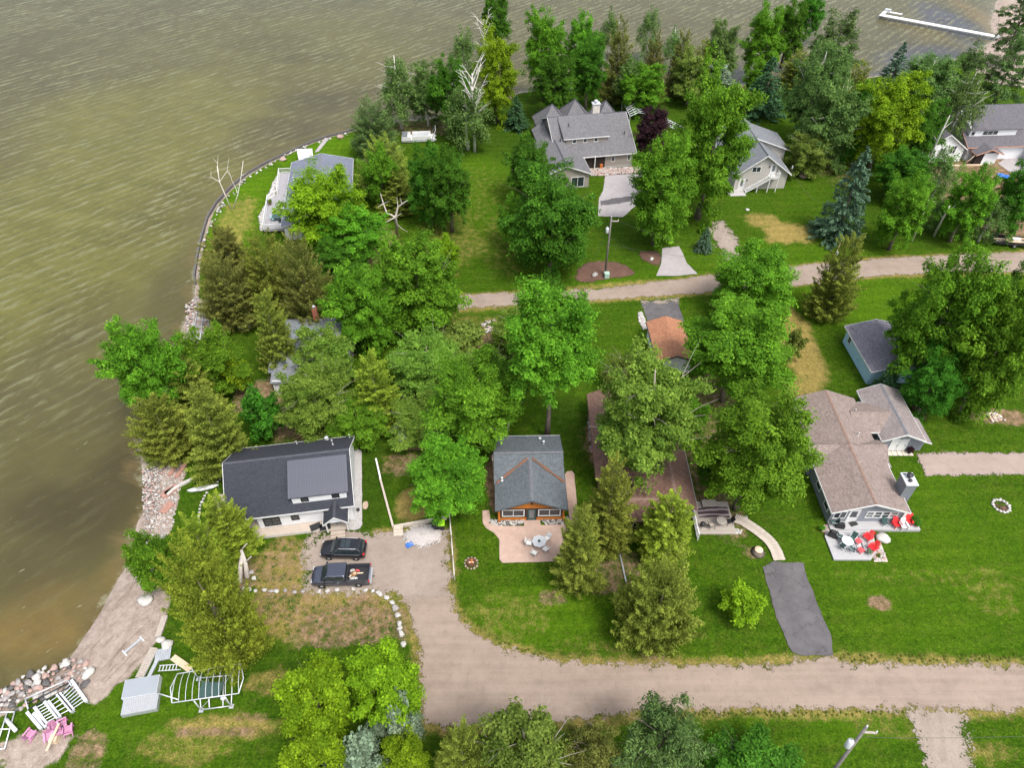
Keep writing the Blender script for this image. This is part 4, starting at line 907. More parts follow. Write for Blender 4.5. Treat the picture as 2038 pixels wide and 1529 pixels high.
def leafmesh(name, Pn, Nn, size, tint, asp=.62, along=None):
    n = len(Pn)
    Nn = Nn/np.maximum(np.linalg.norm(Nn, axis=1, keepdims=True), 1e-6)
    r = along if along is not None else RNG.normal(size=(n,3))
    T = r-(r*Nn).sum(1, keepdims=True)*Nn; T /= np.maximum(np.linalg.norm(T, axis=1, keepdims=True), 1e-6)
    Bt = np.cross(Nn, T); s = size[:, None]
    fold = Nn*s*.22
    V = np.stack([Pn-T*s, Pn-Bt*s*asp+fold, Pn+T*s, Pn+Bt*s*asp+fold], 1).reshape(-1, 3).astype(np.float32)
    me = bpy.data.meshes.new(name)
    me.vertices.add(n*4); me.vertices.foreach_set('co', V.ravel())
    me.loops.add(n*4); me.loops.foreach_set('vertex_index', np.arange(n*4, dtype=np.int32))
    me.polygons.add(n); me.polygons.foreach_set('loop_start', np.arange(n, dtype=np.int32)*4)
    me.update()
    at = me.attributes.new('tint', 'FLOAT', 'POINT'); at.data.foreach_set('value', np.repeat(np.clip(tint, 0, 1), 4).astype(np.float32))
    return me
def unit(n):
    v = RNG.normal(size=(n,3)); return v/np.linalg.norm(v, axis=1, keepdims=True)
def crown_broad(nb=34, nc=8, nl=110, rc=.13, ls=.03, lump=.3, flat=.75, conical=0.0, droop=0.0):
    """leafy crown in a unit ball: boughs reaching out from the stem, each carrying leaf clumps, with hollows between"""
    sd = Vector(RNG.random(3)*20); Ps = []; Ns = []; Ss = []; Ts = []
    ga = math.pi*(3-math.sqrt(5))
    for i in range(nb):
        zz = 1-1.75*(i+.5)/nb; a = i*ga+RNG.normal()*.25; q = math.sqrt(max(0, 1-min(1, abs(zz))**2))
        d = np.array([math.cos(a)*q, math.sin(a)*q, zz])+RNG.normal(size=3)*.16; d /= np.linalg.norm(d)
        R_ = (.84+lump*noise.noise(Vector(d*1.7)+sd))*(.9+.25*RNG.random())
        if conical: R_ *= 1-conical*max(0, d[2])*.2; d[:2] *= 1-conical*max(0, d[2])
        bt = RNG.random(); bs = .8+.45*RNG.random(); side = np.cross(d, [0,0,1.0]); side /= max(1e-3, np.linalg.norm(side)); upv = np.cross(side, d)
        for k in range(nc):
            t = .38+.62*(k+RNG.random())/nc; wd = .30*math.sqrt(max(.05, 1.1-t))
            c = d*R_*t+side*RNG.normal()*wd*.75+upv*RNG.normal()*wd*.55
            if c[2] < -.86: continue
            m = int(nl*(.55+.8*RNG.random())); r = rc*(.65+.75*RNG.random())
            u = unit(m); u[:, 2] = np.where(u[:, 2] < -.2, -u[:, 2]*.5, u[:, 2])
            p_ = u*(r*(.5+.6*RNG.random(m)))[:, None]; p_[:, 2] *= flat; p_ += d*(RNG.random(m)**2*r*.8)[:, None]
            if droop: p_[:, 2] -= droop*r*RNG.random(m)**2*2.2
            Ps.append(c+p_); Ns.append(u*.5+np.array([0,0,1.15])+c*.2+.42*RNG.normal(size=(m,3)))
            Ss.append(ls*bs*(.55+.9*RNG.random(m))); ct = RNG.random()
            Ts.append(.22*bt+.26*ct+.52*RNG.random(m)**1.25)
    return np.concatenate(Ps), np.concatenate(Ns), np.concatenate(Ss), np.concatenate(Ts)
def crown_cedar(h=3.0, nb=150, nl=170, ls=.026, power=.72, plume=.55):
    """ragged feathery plumes sweeping out and up round a cone; base radius 1, height h"""
    Ps = []; Ns = []; Ss = []; Ts = []; sd = Vector(RNG.random(3)*20); ga = math.pi*(3-math.sqrt(5))
    for i in range(nb):
        z = 1-math.sqrt((i+.5)/nb); z = min(.97, max(.01, z+RNG.normal()*.02)); a = i*ga+RNG.normal()*.3
        env = (1-z)**power*(.86+.34*noise.noise(Vector((math.cos(a)*1.2, math.sin(a)*1.2, z*3))+sd))+.05
        rt = env*(.70+.38*RNG.random()); rb = rt*.25
        rise = (.16+.24*RNG.random())*min(1, .35+env)
        tip = np.array([math.cos(a)*rt, math.sin(a)*rt, z*h+rise*.6]); root = np.array([math.cos(a)*rb, math.sin(a)*rb, z*h-rise*.5])
        ax = tip-root; L = np.linalg.norm(ax); ax /= max(L, 1e-4)
        side = np.array([-math.sin(a), math.cos(a), 0]); up = np.cross(ax, side)
        m = int(nl*(.4+.9*L)*(.7+.6*RNG.random())); t = RNG.random(m)**.75
        wd = plume*.36*(1.08-t)**.8*(.5+.7*L)
        s1 = RNG.normal(size=m)*wd*.62; s2 = RNG.normal(size=m)*wd*.30
        p_ = root+ax*(t*L*(1+.12*RNG.random(m)))[:, None]+side*s1[:, None]+up*s2[:, None]
        p_[:, 2] -= np.abs(s1)*.25
        Ps.append(p_); Ns.append(RNG.normal(size=(m,3))*.5+up*.6+np.array([math.cos(a)*.25, math.sin(a)*.25, .9])); Ss.append(ls*(.5+.9*RNG.random(m)))
        Ts.append(.28*RNG.random()+.34*t+.38*RNG.random(m))
    return np.concatenate(Ps), np.concatenate(Ns), np.concatenate(Ss), np.concatenate(Ts)
def crown_spruce(h=3.0, nw=20, nb=14, nl=80, ls=.036):
    Ps = []; Ns = []; Ss = []; Ts = []; Al = []
    for k in range(nw):
        z = (k+.3)/nw; rad = (1-z)**.85*1.0+.04
        for j in range(max(4, int(nb*(1.1-z*.6)))):
            a = RNG.random()*2*math.pi; L = rad*(.8+.3*RNG.random()); m = int(nl*(.35+L))
            t = np.sqrt(RNG.random(m)); zz = (z+RNG.normal()*.012)*h; up = .18*t*t*L-.30*t*L
            w_ = (RNG.random(m)-.5)*.42*L*(1.15-t)
            ca, sa = math.cos(a), math.sin(a)
            Ps.append(np.stack([ca*t*L-sa*w_, sa*t*L+ca*w_, zz+up+RNG.normal(size=m)*.02], 1))
            Ns.append(np.array([0,0,1.0])+.45*RNG.normal(size=(m,3))); Ss.append(ls*(.6+.7*RNG.random(m)))
            Ts.append(.25*RNG.random()+.35*t+.4*RNG.random(m))
            Al.append(np.stack([ca-sa*np.sign(w_)*.8, sa+ca*np.sign(w_)*.8, -.2+0*t], 1))
    return np.concatenate(Ps), np.concatenate(Ns), np.concatenate(Ss), np.concatenate(Ts), np.concatenate(Al)
LIGHTBARK = mat('pale_grey_bark', (.25,.22,.19), .3, 5, .9)
PRO = {}
def protos(key, n, fn, asp=.62):
    out = []
    for i in range(n):
        r = fn(); out.append(leafmesh('crown_'+key, *r[:4], asp=asp, along=r[4] if len(r) > 4 else None))
    PRO[key] = out
protos('big', 6, lambda: crown_broad(48, 10, 120, .115, .0225, .36))
protos('mid', 5, lambda: crown_broad(34, 9, 105, .145, .030, .36))
protos('small', 4, lambda: crown_broad(20, 6, 70, .21, .058, .34))
protos('birch', 4, lambda: crown_broad(34, 7, 46, .14, .030, .45, .9, .3, .6), .55)
protos('pine', 4, lambda: crown_broad(26, 6, 90, .14, .036, .5, .42, .3), .28)
protos('cedar_dome', 2, lambda: crown_cedar(1.05, 230, 260, .021, .30, .6), .45)
protos('cedar', 6, lambda: crown_cedar(2.6, 210, 230, .026, .50, .62), .45)
protos('cedar_wide', 4, lambda: crown_cedar(1.7, 250, 240, .020, .42, .58), .45)
protos('spruce', 3, lambda: crown_spruce())
USED = {}
def crown_obj(key, material, root, loc, scale, rz):
    me0 = PRO[key][RNG.integers(len(PRO[key]))]
    kk = (me0.name, material.name)
    if kk not in USED:
        me = me0.copy() if any(k_[0] == me0.name for k_ in USED) else me0
        me.materials.clear(); me.materials.append(material); USED[kk] = me
    o = bpy.data.objects.new('crown', USED[kk]); COL.objects.link(o); o.parent = root
    o.location = loc; o.scale = scale; o.rotation_euler = (0, 0, rz); return o
def trunk_obj(root, H, zc, r, hz, tr, m, limbs=7, lean=(0, 0), name='trunk', reach=.75, top=.55):
    b = MB(); rnd = random.Random(int(H*997+r*131))
    tip = Vector((lean[0], lean[1], zc+hz*top))
    pts = []; rs = []
    for i in range(6):
        t = i/5; p = Vector((0,0,-.1)).lerp(tip, t)+Vector((rnd.uniform(-1,1), rnd.uniform(-1,1), 0))*.05*r*(t > 0)
        pts.append(p); rs.append(tr*(1-.82*t)*(1.25 if i == 0 else 1))
    b.tube(pts, rs, 7)
    for j in range(limbs):
        t0 = .35+.5*j/max(1, limbs-1); i = min(4, int(t0*5)); s_ = pts[i].lerp(pts[i+1], t0*5-i)
        a = j*2.4+rnd.random(); L = r*reach*(.7+.4*rnd.random())
        e = Vector((math.cos(a)*L, math.sin(a)*L, zc+hz*(-.35+.9*rnd.random()))); e.z = max(e.z, s_.z+.3*L)
        mid = s_.lerp(e, .5)+Vector((0,0,-.08*L)); r0 = tr*(1-.82*t0)*.6
        b.tube([s_, mid, e], [r0, r0*.6, r0*.18], 5, cap=False)
        f_ = mid.lerp(e, .2)+Vector((0,0,0)); e2 = e+Vector((math.cos(a+1.0), math.sin(a+1.0), .5))*L*.35
        b.tube([f_, f_.lerp(e2, .5)+Vector((0,0,.05*L)), e2], [r0*.5, r0*.3, r0*.08], 4, cap=False)
    return b.build(name, m, root)
def solve_broad(x0, y0, x1, y1, low):
    """crown bounding box in the photograph -> base point, height, crown radii"""
    cx, cy = (x0+x1)/2, (y0+y1)/2; zc = 6.0
    for _ in range(12):
        c = P(cx, cy, zc); v = c-Vector((0,0,CAM_H)); dep = v.y*math.cos(CAM_TH)-v.z*math.sin(CAM_TH); dist = v.length
        phi = math.asin(-v.z/dist); r = (x1-x0)/2*dep/CAM_F*.97
        hv = (y1-y0)/2*dist/CAM_F*.97*math.hypot(1, 0)
        q = hv*hv-(r*math.sin(phi))**2
        hz = math.sqrt(max(q, 0))/math.cos(phi) if q > 0 else 0
        hz = min(max(hz, r*.62), r*1.9)
        H = 2*hz/(1-low); zc = (H-hz)*(.86 if low < .1 else 1)
    return Vector((c.x, c.y, 0)), H, zc, r, hz
def broad(x0, y0, x1, y1, kind, label, name='maple_tree', cat='tree', key=None, group='leafy trees among the houses', low=.05, bark=None, limbs=7, tr=None, top=.55):
    p, H, zc, r, hz = solve_broad(x0, y0, x1, y1, low)
    key = key or ('big' if r > 3.6 else 'mid' if r > 1.9 else 'small')
    t = thing(name, p, 0, label, cat, group)
    rot = RNG.random()*6.28
    crown_obj(key, LM[kind], t, (0,0,zc), (r*1.0, r*1.0, hz*(1.1 if low < .1 else 1.0)), rot)
    airy = kind in ('maple_light', 'olive') and key != 'small'
    trunk_obj(t, H, zc, r, hz, tr or (.035*H*.5+.03), bark or (LIGHTBARK if airy else BARK), limbs+3*airy, top=.85 if airy else top, reach=1.0 if airy else .75)
    return t
def cone(x0, y0, x1, y1, kind, label, name='cedar_tree', key='cedar', cat='tree', group='cedars and other conifers', hh=2.6, bark=None):
    cx = (x0+x1)/2; x_ = cx
    r = 2.0
    for _ in range(10):
        b0 = P(x_, y1); v = b0-Vector((0,0,CAM_H)); dep = v.y*math.cos(CAM_TH)-v.z*math.sin(CAM_TH); phi = math.asin(-v.z/v.length)
        r = (x1-x0)/2*dep/CAM_F
        b0 = P(x_, y1-r*.7*math.sin(phi)*CAM_F/v.length); 
        lo, hi = .5, 40
        for _k in range(30):        # height whose tip reaches the top of the box
            H = (lo+hi)/2; y_, z_ = b0.y, H-CAM_H
            dp_ = y_*math.cos(CAM_TH)-z_*math.sin(CAM_TH); up = y_*math.sin(CAM_TH)+z_*math.cos(CAM_TH)
            if CY-CAM_F*up/dp_ > y0: lo = H
            else: hi = H
        tipx = CX+CAM_F*b0.x/dp_
        x_ += (cx-(x_*.55+tipx*.45))*.8
    t = thing(name, (b0.x, b0.y, 0), 0, label, cat, group)
    crown_obj(key, LM[kind], t, (0,0,.04*H), (r*1.06, r*1.06, H*.96/hh), RNG.random()*6.28)
    b = MB(); b.tube([(0,0,-.1),(0,0,H*.4),(0,0,H*.72)], [.028*H+.04, .016*H, .012], 6); b.build('trunk', bark or BARK, t)
    return t
def dead_limbs(root, pts_list, m=None, name='dead_branch'):
    b = MB()
    for pts, r in pts_list:
        n = len(pts); b.tube(pts, [r*(1-.8*i/(n-1)) for i in range(n)], 5, cap=False)
    return b.build(name, m or DEADWOOD, root)
def bare_tree(base, H, spread, seed, m, name, label, cat='tree', n=7, tr=.16, group=None, lean=(0,0)):
    rnd = random.Random(seed); t = thing(name, base, 0, label, cat, group)
    b = MB(); top = Vector((lean[0], lean[1], H*.72))
    pts = [Vector((0,0,-.1)).lerp(top, i/4)+Vector((rnd.uniform(-.1,.1), rnd.uniform(-.1,.1), 0))*(i > 0) for i in range(5)]
    b.tube(pts, [tr*(1-.17*i) for i in range(5)], 6); b.build('trunk', m, t)
    br = MB()
    for j in range(n):
        t0 = .35+.65*j/n; s_ = pts[min(3, int(t0*4))].lerp(pts[min(4, int(t0*4)+1)], t0*4 % 1)
        a = j*2.3+rnd.random(); e = s_+Vector((math.cos(a)*spread, math.sin(a)*spread, H*.12+rnd.random()*H*.22))*(.6+.5*rnd.random())
        mid = s_.lerp(e, .5)+Vector((rnd.uniform(-.2,.2), rnd.uniform(-.2,.2), -.1*spread))
        br.tube([s_, mid, e], [tr*.42, tr*.28, tr*.07], 5, cap=False)
        for k_ in range(3):
            f_ = mid.lerp(e, .2+.3*k_); e2 = f_+Vector((math.cos(a+rnd.uniform(-1.2,1.2)), math.sin(a+rnd.uniform(-1.2,1.2)), rnd.uniform(.1,.9)))*spread*.45
            br.tube([f_, f_.lerp(e2, .5)+Vector((0,0,.06)), e2], [tr*.2, tr*.13, tr*.04], 4, cap=False)
    br.build('branch', m, t); return t

# -- lake edge, left
broad(213,640,372,838,'maple','large green maple leaning out over the lake, farthest left of the broad trees', low=.1)
broad(335,655,488,800,'maple','green maple joined to the shore maple, just right of it')
cone(325,710,440,855,'cedar','olive cedar standing behind the big yellow green cedar left of the white house')
cone(255,790,392,932,'cedar','dark olive cedar at the water edge above the stony beach', key='cedar_wide', hh=1.7)
cone(362,768,492,965,'cedar','tall feathery yellow green cedar touching the left end of the white house roof')
broad(440,712,500,792,'maple_yellow','small bright green young tree on the lawn below the boat lift', 'young_tree')
broad(487,778,560,882,'maple_dark','dark lilac bush with white blossom behind the white house', 'lilac_bush', 'bush', 'small')
cone(498,572,594,762,'cedar','slim olive cedar column left of the small grey cottage')
cone(388,508,520,668,'cedar_brown','bronze olive cedar nearest the metal boat lift', key='cedar_wide', hh=1.7)
cone(395,445,520,600,'cedar_brown','bronze cedar at the water edge just below the grassy point')
cone(478,458,600,650,'cedar','olive bronze cedar in the middle of the cedar clump below the railed deck', key='cedar_wide', hh=1.7)
cone(548,462,662,672,'cedar_brown','brown tinged cedar with bare twigs at the right of the cedar clump', key='cedar_wide', hh=1.7)
broad(560,338,735,505,'maple_yellow','yellow green maple spreading over the lakefront house roof and deck')
broad(640,408,775,530,'maple','green maple beside the bleached snag behind the lakefront house')
cone(690,195,795,330,'pine','grey green pine on the point beside the white boat', 'pine_tree', 'cedar_wide', hh=1.7)
cone(705,270,828,408,'cedar','olive green cedar right of the pale blue roof', key='cedar_wide', hh=1.7)
cone(748,335,832,440,'cedar','olive cedar behind the bleached branching snag')
broad(805,275,900,470,'maple_dark','left stem of the dark green twin topped maple on the lawn', low=.06)
broad(845,283,945,485,'maple_dark','right stem of the dark green twin topped maple on the lawn', low=.06)
# -- centre left mass
broad(645,530,800,712,'maple','big green maple at the left end of the dirt lane, lower left of the pair')
broad(735,468,925,680,'maple','big green maple at the end of the dirt lane, upper right of the pair')
broad(858,466,918,545,'maple_yellow','bright yellow green treetop just above the end of the dirt lane')
broad(622,470,740,560,'maple_dark','dark green tree between the cedar clump and the lane end maples')
broad(590,650,705,772,'maple_light','pale green maple hiding the small grey cottage')
broad(545,715,705,885,'maple_light','pale green maple just behind the white house')
broad(640,775,780,895,'maple','leafy maple behind the right half of the white house')
cone(695,700,800,870,'cedar_yellow','yellowish cedar among the maples behind the white house')
broad(770,655,930,795,'maple_light','airy pale green maple in the centre of the wooded lot')
broad(850,690,1062,905,'maple','bright green spreading maple overhanging the orange cottage from the left', low=.12)
broad(775,785,930,900,'maple_light','pale green maple above the garden shed')
broad(808,865,975,1042,'maple','green maple between the fenced yard and the orange cottage', low=.1)
broad(985,556,1210,812,'maple','tall maple with a bare grey trunk behind the orange cottage', low=.36, tr=.33)
broad(975,610,1080,720,'maple_light','small airy maple at the left of the tall bare trunked maple')
broad(868,640,965,725,'olive','thin olive shrub on bare brown earth below the lane', 'shrub', 'bush', 'small')
broad(1178,700,1400,955,'maple_light','broad yellow green locust tree over the brown cottage roofs', 'locust_tree', low=.18)
broad(1195,690,1290,790,'olive','thin olive tree with bare twigs behind the brown cottage', 'locust_tree', key='birch')
broad(1352,590,1580,805,'maple','broad bright green maple right of the rust roofed garage', low=.14)
broad(1415,490,1592,645,'maple','green maple overhanging the right half of the dirt lane')
broad(1390,770,1622,1032,'maple','big round maple shading the left side of the tan roofed house', low=.1)
broad(1385,890,1470,985,'maple_dark','dark low tree over the brown cottage deck')
# -- front lawn
cone(1155,910,1272,1120,'cedar','tall cedar covering the left end of the brown cottage')
cone(1098,1005,1208,1192,'cedar','lower cedar at the edge of the pink patio')
cone(1262,978,1392,1138,'cedar_yellow','golden green cedar in front of the brown cottage')
cone(1228,1140,1398,1310,'cedar','wide low cedar alone on the front lawn by the road', key='cedar_dome', hh=1.05)
broad(1440,1168,1518,1243,'maple_yellow','small bright green sapling on the lawn left of the asphalt drive', 'young_tree', key='small')
# -- lower left
cone(392,990,506,1125,'cedar_yellow','yellow cedar against the left end of the white house deck')
cone(365,1020,450,1180,'cedar_yellow','slender yellow cedar behind the largest yellow cedar')
cone(342,1085,500,1342,'cedar_yellow','largest yellow green cedar beside the docks on the beach', key='cedar_wide', hh=1.7)
broad(252,1035,352,1210,'maple','leafy green tree on the beach edge left of the yellow cedars', 'alder_tree')
# -- bottom edge
broad(552,1300,712,1500,'maple_yellow','bright lime green tree at bottom, left of the dirt turnaround')
broad(690,1288,842,1460,'maple_yellow','bright lime tree touching the left edge of the dirt turnaround')
broad(560,1440,700,1600,'maple_yellow','lime green tree cut by the bottom edge, left of the grey shrub')
broad(745,1385,840,1495,'grey_shrub','muted grey green shrub against the lime trees by the turnaround', 'shrub', 'bush', 'small')
broad(668,1468,775,1580,'grey_shrub','pale blue grey shrub cut by the bottom edge', 'shrub', 'bush', 'small')
broad(748,1455,855,1590,'maple_yellow','small lime tree at the bottom edge right of the grey shrub', key='mid')
cone(862,1462,985,1600,'cedar','dull olive cedar at the bottom edge below the turnaround', key='cedar_wide', hh=1.7)
broad(948,1415,1135,1600,'olive','olive green tree at the bottom edge below the dirt road')
broad(1105,1410,1255,1600,'cedar_brown','brownish thin pine with bare twigs at the bottom edge', 'pine_tree', key='pine', cat='tree')
broad(1215,1378,1415,1610,'pine','wind blown green pine with whorled bare centre at the bottom edge', 'pine_tree', key='pine')
broad(1378,1480,1600,1640,'maple_dark','dark green bush cut by the bottom edge left of the leaning pole', 'bush', 'bush', 'mid')
# -- right side
cone(1618,455,1722,650,'cedar','lone thin olive conifer by the lane above the blue shed', 'conifer_tree')
broad(1775,508,1960,790,'maple','tall broad tree leaning over the blue shed roof', low=.02)
broad(1880,600,2060,830,'maple','broad green maple at right edge behind the tan roofed house')
broad(1795,700,1920,835,'maple_dark','darker green tree between the blue shed and the right edge maple')
broad(1960,545,2090,700,'maple_dark','dark tree at the right edge beside the lane')
cone(1740,720,1800,800,'spruce_dark','small dark spruce at the corner of the blue shed', 'spruce_tree', 'spruce', hh=3.0)
# -- upper middle
broad(995,335,1198,560,'maple_dark','massive dark green maple in front of the large grey house', low=.06)
broad(1262,212,1336,312,'purple','dark purple leaved tree beside the large grey house', 'purple_tree', low=.05)
broad(1245,282,1388,498,'maple','dense green maple in front of the concrete drive', low=.05)
broad(1330,165,1500,440,'maple','tallest bright green maple left of the garage apartment', low=.06)
broad(1000,280,1105,408,'maple_dark','small dark green tree against the left wall of the large grey house')
cone(1384,452,1422,505,'spruce','small round blue spruce by the concrete apron', 'spruce_tree', 'spruce', hh=3.0)
cone(1432,520,1462,560,'spruce','tiny blue spruce at the lane edge', 'spruce_tree', 'spruce', hh=3.0)
# -- far shore row
BG = 'trees along the far shore'
t = broad(890,45,960,200,'birch','grey green birch at the far shore, left of the bleached dead crown', 'birch_tree', key='birch', group=BG, bark=BIRCH)
broad(955,-25,1022,110,'maple_dark','dark aspen at the top of the photo behind the bleached crown', 'aspen_tree', group=BG, bark=BIRCH)
broad(740,112,845,255,'birch','leaning birch at the tip of the wooded shore', 'birch_tree', key='birch', group=BG, bark=BIRCH, limbs=10, top=.9)
broad(805,135,890,250,'birch','birch with pale stem above the white boat', 'birch_tree', group=BG, bark=BIRCH, limbs=10, top=.9)
broad(872,165,985,300,'birch','tall birch with bleached dead upper branches on the lawn', 'birch_tree', key='birch', group=BG, bark=BIRCH, limbs=8, top=.6)
broad(938,70,1036,250,'maple_yellow','yellow green maple right of the birch with dead branches', group=BG)
cone(1000,190,1055,262,'spruce_dark','low dark spruce left of the grey house peaks', 'spruce_tree', 'spruce', group=BG, hh=3.0)
broad(1036,25,1132,200,'maple','tall green maple at the far shore above the left peak of the grey house', group=BG, low=.08)
broad(1060,110,1150,235,'maple_dark','dark maple just behind the grey house peaks', group=BG, low=.08)
broad(1120,15,1195,200,'maple','tall ragged maple behind the middle peak of the grey house', group=BG, low=.08)
broad(1130,80,1212,210,'maple_dark','bushy dark maple behind the stone chimney', group=BG, low=.08)
broad(1188,12,1240,120,'birch','thin aspen left of the bronze cedars at the far shore', 'aspen_tree', key='birch', group=BG, bark=BIRCH)
cone(1195,30,1265,215,'cedar_brown','bronze cedar spire behind the grey house chimney', group=BG)
broad(1262,5,1318,130,'birch','narrow aspen rising highest above the bronze cedars', 'aspen_tree', key='birch', group=BG, bark=BIRCH)
cone(1270,60,1330,215,'cedar_brown','bronze cedar spire above the upturned lift frame', group=BG)
broad(1215,110,1300,215,'birch','pale green birch in front of the bronze cedar spires', 'birch_tree', key='birch', group=BG, bark=BIRCH)
cone(1325,50,1385,195,'cedar_brown','bronze cedar spire in the middle of the far row', group=BG)
broad(1315,45,1362,150,'birch','white stemmed birch between two bronze cedars', 'birch_tree', key='birch', group=BG, bark=BIRCH, top=.95)
cone(1365,75,1425,185,'cedar','olive cedar at the right end of the bronze row', group=BG)
broad(1395,58,1475,165,'birch','airy birch over the water gap', 'birch_tree', group=BG, bark=BIRCH)
broad(1406,130,1458,190,'grey_shrub','round pale green ornamental tree behind the tallest maple', 'young_tree', key='small', group=BG)
broad(1478,25,1560,150,'maple','green maple at the shore right of the water gap', group=BG)
broad(1535,12,1605,130,'maple_dark','dark maple in the right half of the far shore row', group=BG)
broad(1585,-20,1640,80,'maple_dark','darkest treetop in the far row', group=BG)
broad(1600,30,1722,175,'pine','dark pine with ragged limbs left of the white pier', 'pine_tree', key='pine', group=BG)
cone(1478,112,1572,240,'spruce_dark','dark green spruce right of the tallest maple', 'spruce_tree', 'spruce', group=BG, hh=3.0)
cone(1548,95,1620,190,'cedar','thin olive cedar right of the dark spruce', group=BG)
UR = 'trees around the unfinished house'
broad(1560,110,1680,275,'birch','pale birch behind the garage apartment', 'birch_tree', group=UR, bark=BIRCH, limbs=9, top=.9)
broad(1585,175,1725,330,'birch','leafy birch right of the garage apartment roof', 'birch_tree', group=UR, bark=BIRCH, limbs=9, top=.9)
cone(1660,120,1740,240,'cedar','olive cedar between the birches and the yellow maple', group=UR)
cone(1752,82,1815,185,'spruce','blue grey spruce tip standing against the water', 'spruce_tree', 'spruce', group=UR, hh=3.0)
broad(1688,165,1838,335,'maple_yellow','bright yellow green maple left of the unfinished house', group=UR)
broad(1775,120,1900,235,'birch','grey birch crown in front of the unfinished house', 'birch_tree', group=UR, bark=BIRCH, limbs=10, top=.9)
broad(1860,150,1960,290,'birch','leaning birch over the torn white wall of the unfinished house', 'birch_tree', key='birch', group=UR, bark=BIRCH, limbs=10, top=.9)
broad(1880,95,1975,200,'pine','dark pine behind the grey birches', 'pine_tree', key='pine', group=UR)
broad(1950,85,2060,205,'pine','dark pine behind the roof of the unfinished house', 'pine_tree', key='pine', group=UR)
broad(1985,-30,2080,120,'pine','dark pine in the top right corner', 'pine_tree', key='pine', group=UR)
cone(1640,290,1745,488,'spruce','tall blue spruce on the lawn right of the garage apartment', 'spruce_tree', 'spruce', group=UR, hh=3.0)
broad(1560,270,1650,350,'olive','small olive tree beside the garage apartment stair', 'young_tree', key='mid', group=UR)
broad(1748,358,1850,498,'maple','green maple beside the lane right of the tall blue spruce', group=UR)
broad(1735,300,1850,400,'maple_dark','dark understorey tree behind the lane maple', group=UR)
broad(1830,300,1915,400,'birch','birch with white stem before the dirt yard', 'birch_tree', key='birch', group=UR, bark=BIRCH)
broad(1875,345,1975,480,'maple','green maple standing in the dirt yard', group=UR)
broad(1970,330,2075,470,'maple_dark','dark maple at the right edge in the dirt yard', group=UR)
broad(1930,395,2010,480,'birch','blown down birch top in the dirt yard', 'birch_tree', key='birch', group=UR, bark=BIRCH, low=.05)
broad(1840,395,1915,460,'birch','low airy birch left of the dirt yard maple', 'birch_tree', key='birch', group=UR, bark=BIRCH)
broad(1655,190,1745,320,'maple_dark','dark leafy tree left of the bright yellow green maple', group=UR)
broad(1790,215,1880,330,'maple_dark','dark leafy tree between the yellow maple and the torn white wall', group=UR)
broad(1480,120,1530,200,'maple','small green tree at the water gap left of the dark spruce', group=BG)
broad(1225,130,1330,225,'maple','low green trees behind the stone chimney and lattice frame', group=BG)
broad(1330,110,1420,205,'olive','olive green tree under the bronze cedar spires', group=BG)
broad(850,130,945,265,'maple_dark','dark leafy tree behind the birch with dead branches', group=BG)
broad(720,290,800,420,'maple','green leafy tree between the pale blue roof and the twin topped maple')
broad(985,385,1060,500,'maple','lower left bough tree of the massive dark maple')
broad(700,560,800,700,'maple','green tree in front of the two lane end maples')
broad(612,672,715,785,'maple_light','pale green boughs over the front of the small grey cottage')
broad(1180,790,1310,955,'maple_light','lower pale green locust before the broad locust tree', 'locust_tree')
broad(1300,770,1410,900,'maple','green tree in the gap between the locust and the big round maple')
broad(1560,660,1600,720,'olive','thin shrub at the edge of the dry lawn strip', 'shrub', 'bush', 'small')
broad(905,690,1010,800,'maple_light','pale airy tree left of the bare trunked maple')
# -- bare and dead trees
bt = thing('dead_birch', tuple(P(462,416)), 0, 'leafless white twin stemmed birch leaning at the lake edge of the point', 'tree')
b = MB(); o_ = P(462,416)
def zz(px, py, z): return P(px, py, z)-o_
for pts, r in (([(460,416,-.05),(447,385,3),(437,362,5),(432,330,7.5)], .22), ([(464,416,-.05),(474,385,3),(480,350,6),(484,320,8.2)], .2)):
    b.tube([zz(*p) for p in pts], [r*.5*(1-.2*i) for i in range(len(pts))], 7)
b.build('trunk', BIRCH, bt)
b = MB()
for pts, r in (([(437,362,5),(420,352,5.6),(405,354,5.8)], .09), ([(437,362,5),(433,330,7.5),(434,308,9)], .1), ([(437,362,5),(452,340,6.6),(456,312,8.6)], .09), ([(452,340,6.6),(460,352,6.3),(466,348,6.6)], .06), ([(474,385,3),(462,360,5),(455,338,6.3)], .09), ([(480,350,6),(490,345,6.2)], .06), ([(420,352,5.6),(420,340,6.4)], .05), ([(433,325,7.8),(424,315,8.3)], .05)):
    MB().tube([zz(*p) for p in pts], [r*.55, r*.33, r*.12][:len(pts)], 5, cap=False).build('branch', BIRCH, bt)

sg = thing('dead_snag', tuple(P(790,470)), 0, 'bleached leafless snag with crooked branches behind the lakefront house', 'tree')
o_ = P(790,470); b = MB(); b.tube([(0,0,-.1), zz(789,445,3.2), zz(787,432,5.6)], [.28,.22,.17], 7); b.build('trunk', DEADWOOD, sg)
b = MB()
for pts, r in (([(787,432,5.6),(770,424,6.4),(763,405,7.6),(757,385,8.8)], .16), ([(787,432,5.6),(792,412,7.2),(806,402,8.2),(812,398,8.6)], .17), ([(787,432,5.6),(772,440,5.6),(760,446,5.6)], .11), ([(787,432,5.6),(800,424,6.4)], .1), ([(792,412,7.2),(790,392,8.8)], .1), ([(763,405,7.6),(752,412,7.6)], .08), ([(763,405,7.6),(775,400,8.2)], .07), ([(800,405,8),(796,394,8.7)], .06), ([(789,445,3.2),(800,455,3),(812,462,2.6)], .07)):
    MB().tube([zz(*p) for p in pts], [r*(1-.75*i/(len(pts)-1)) for i in range(len(pts))], 5, cap=False).build('branch', DEADWOOD, sg)
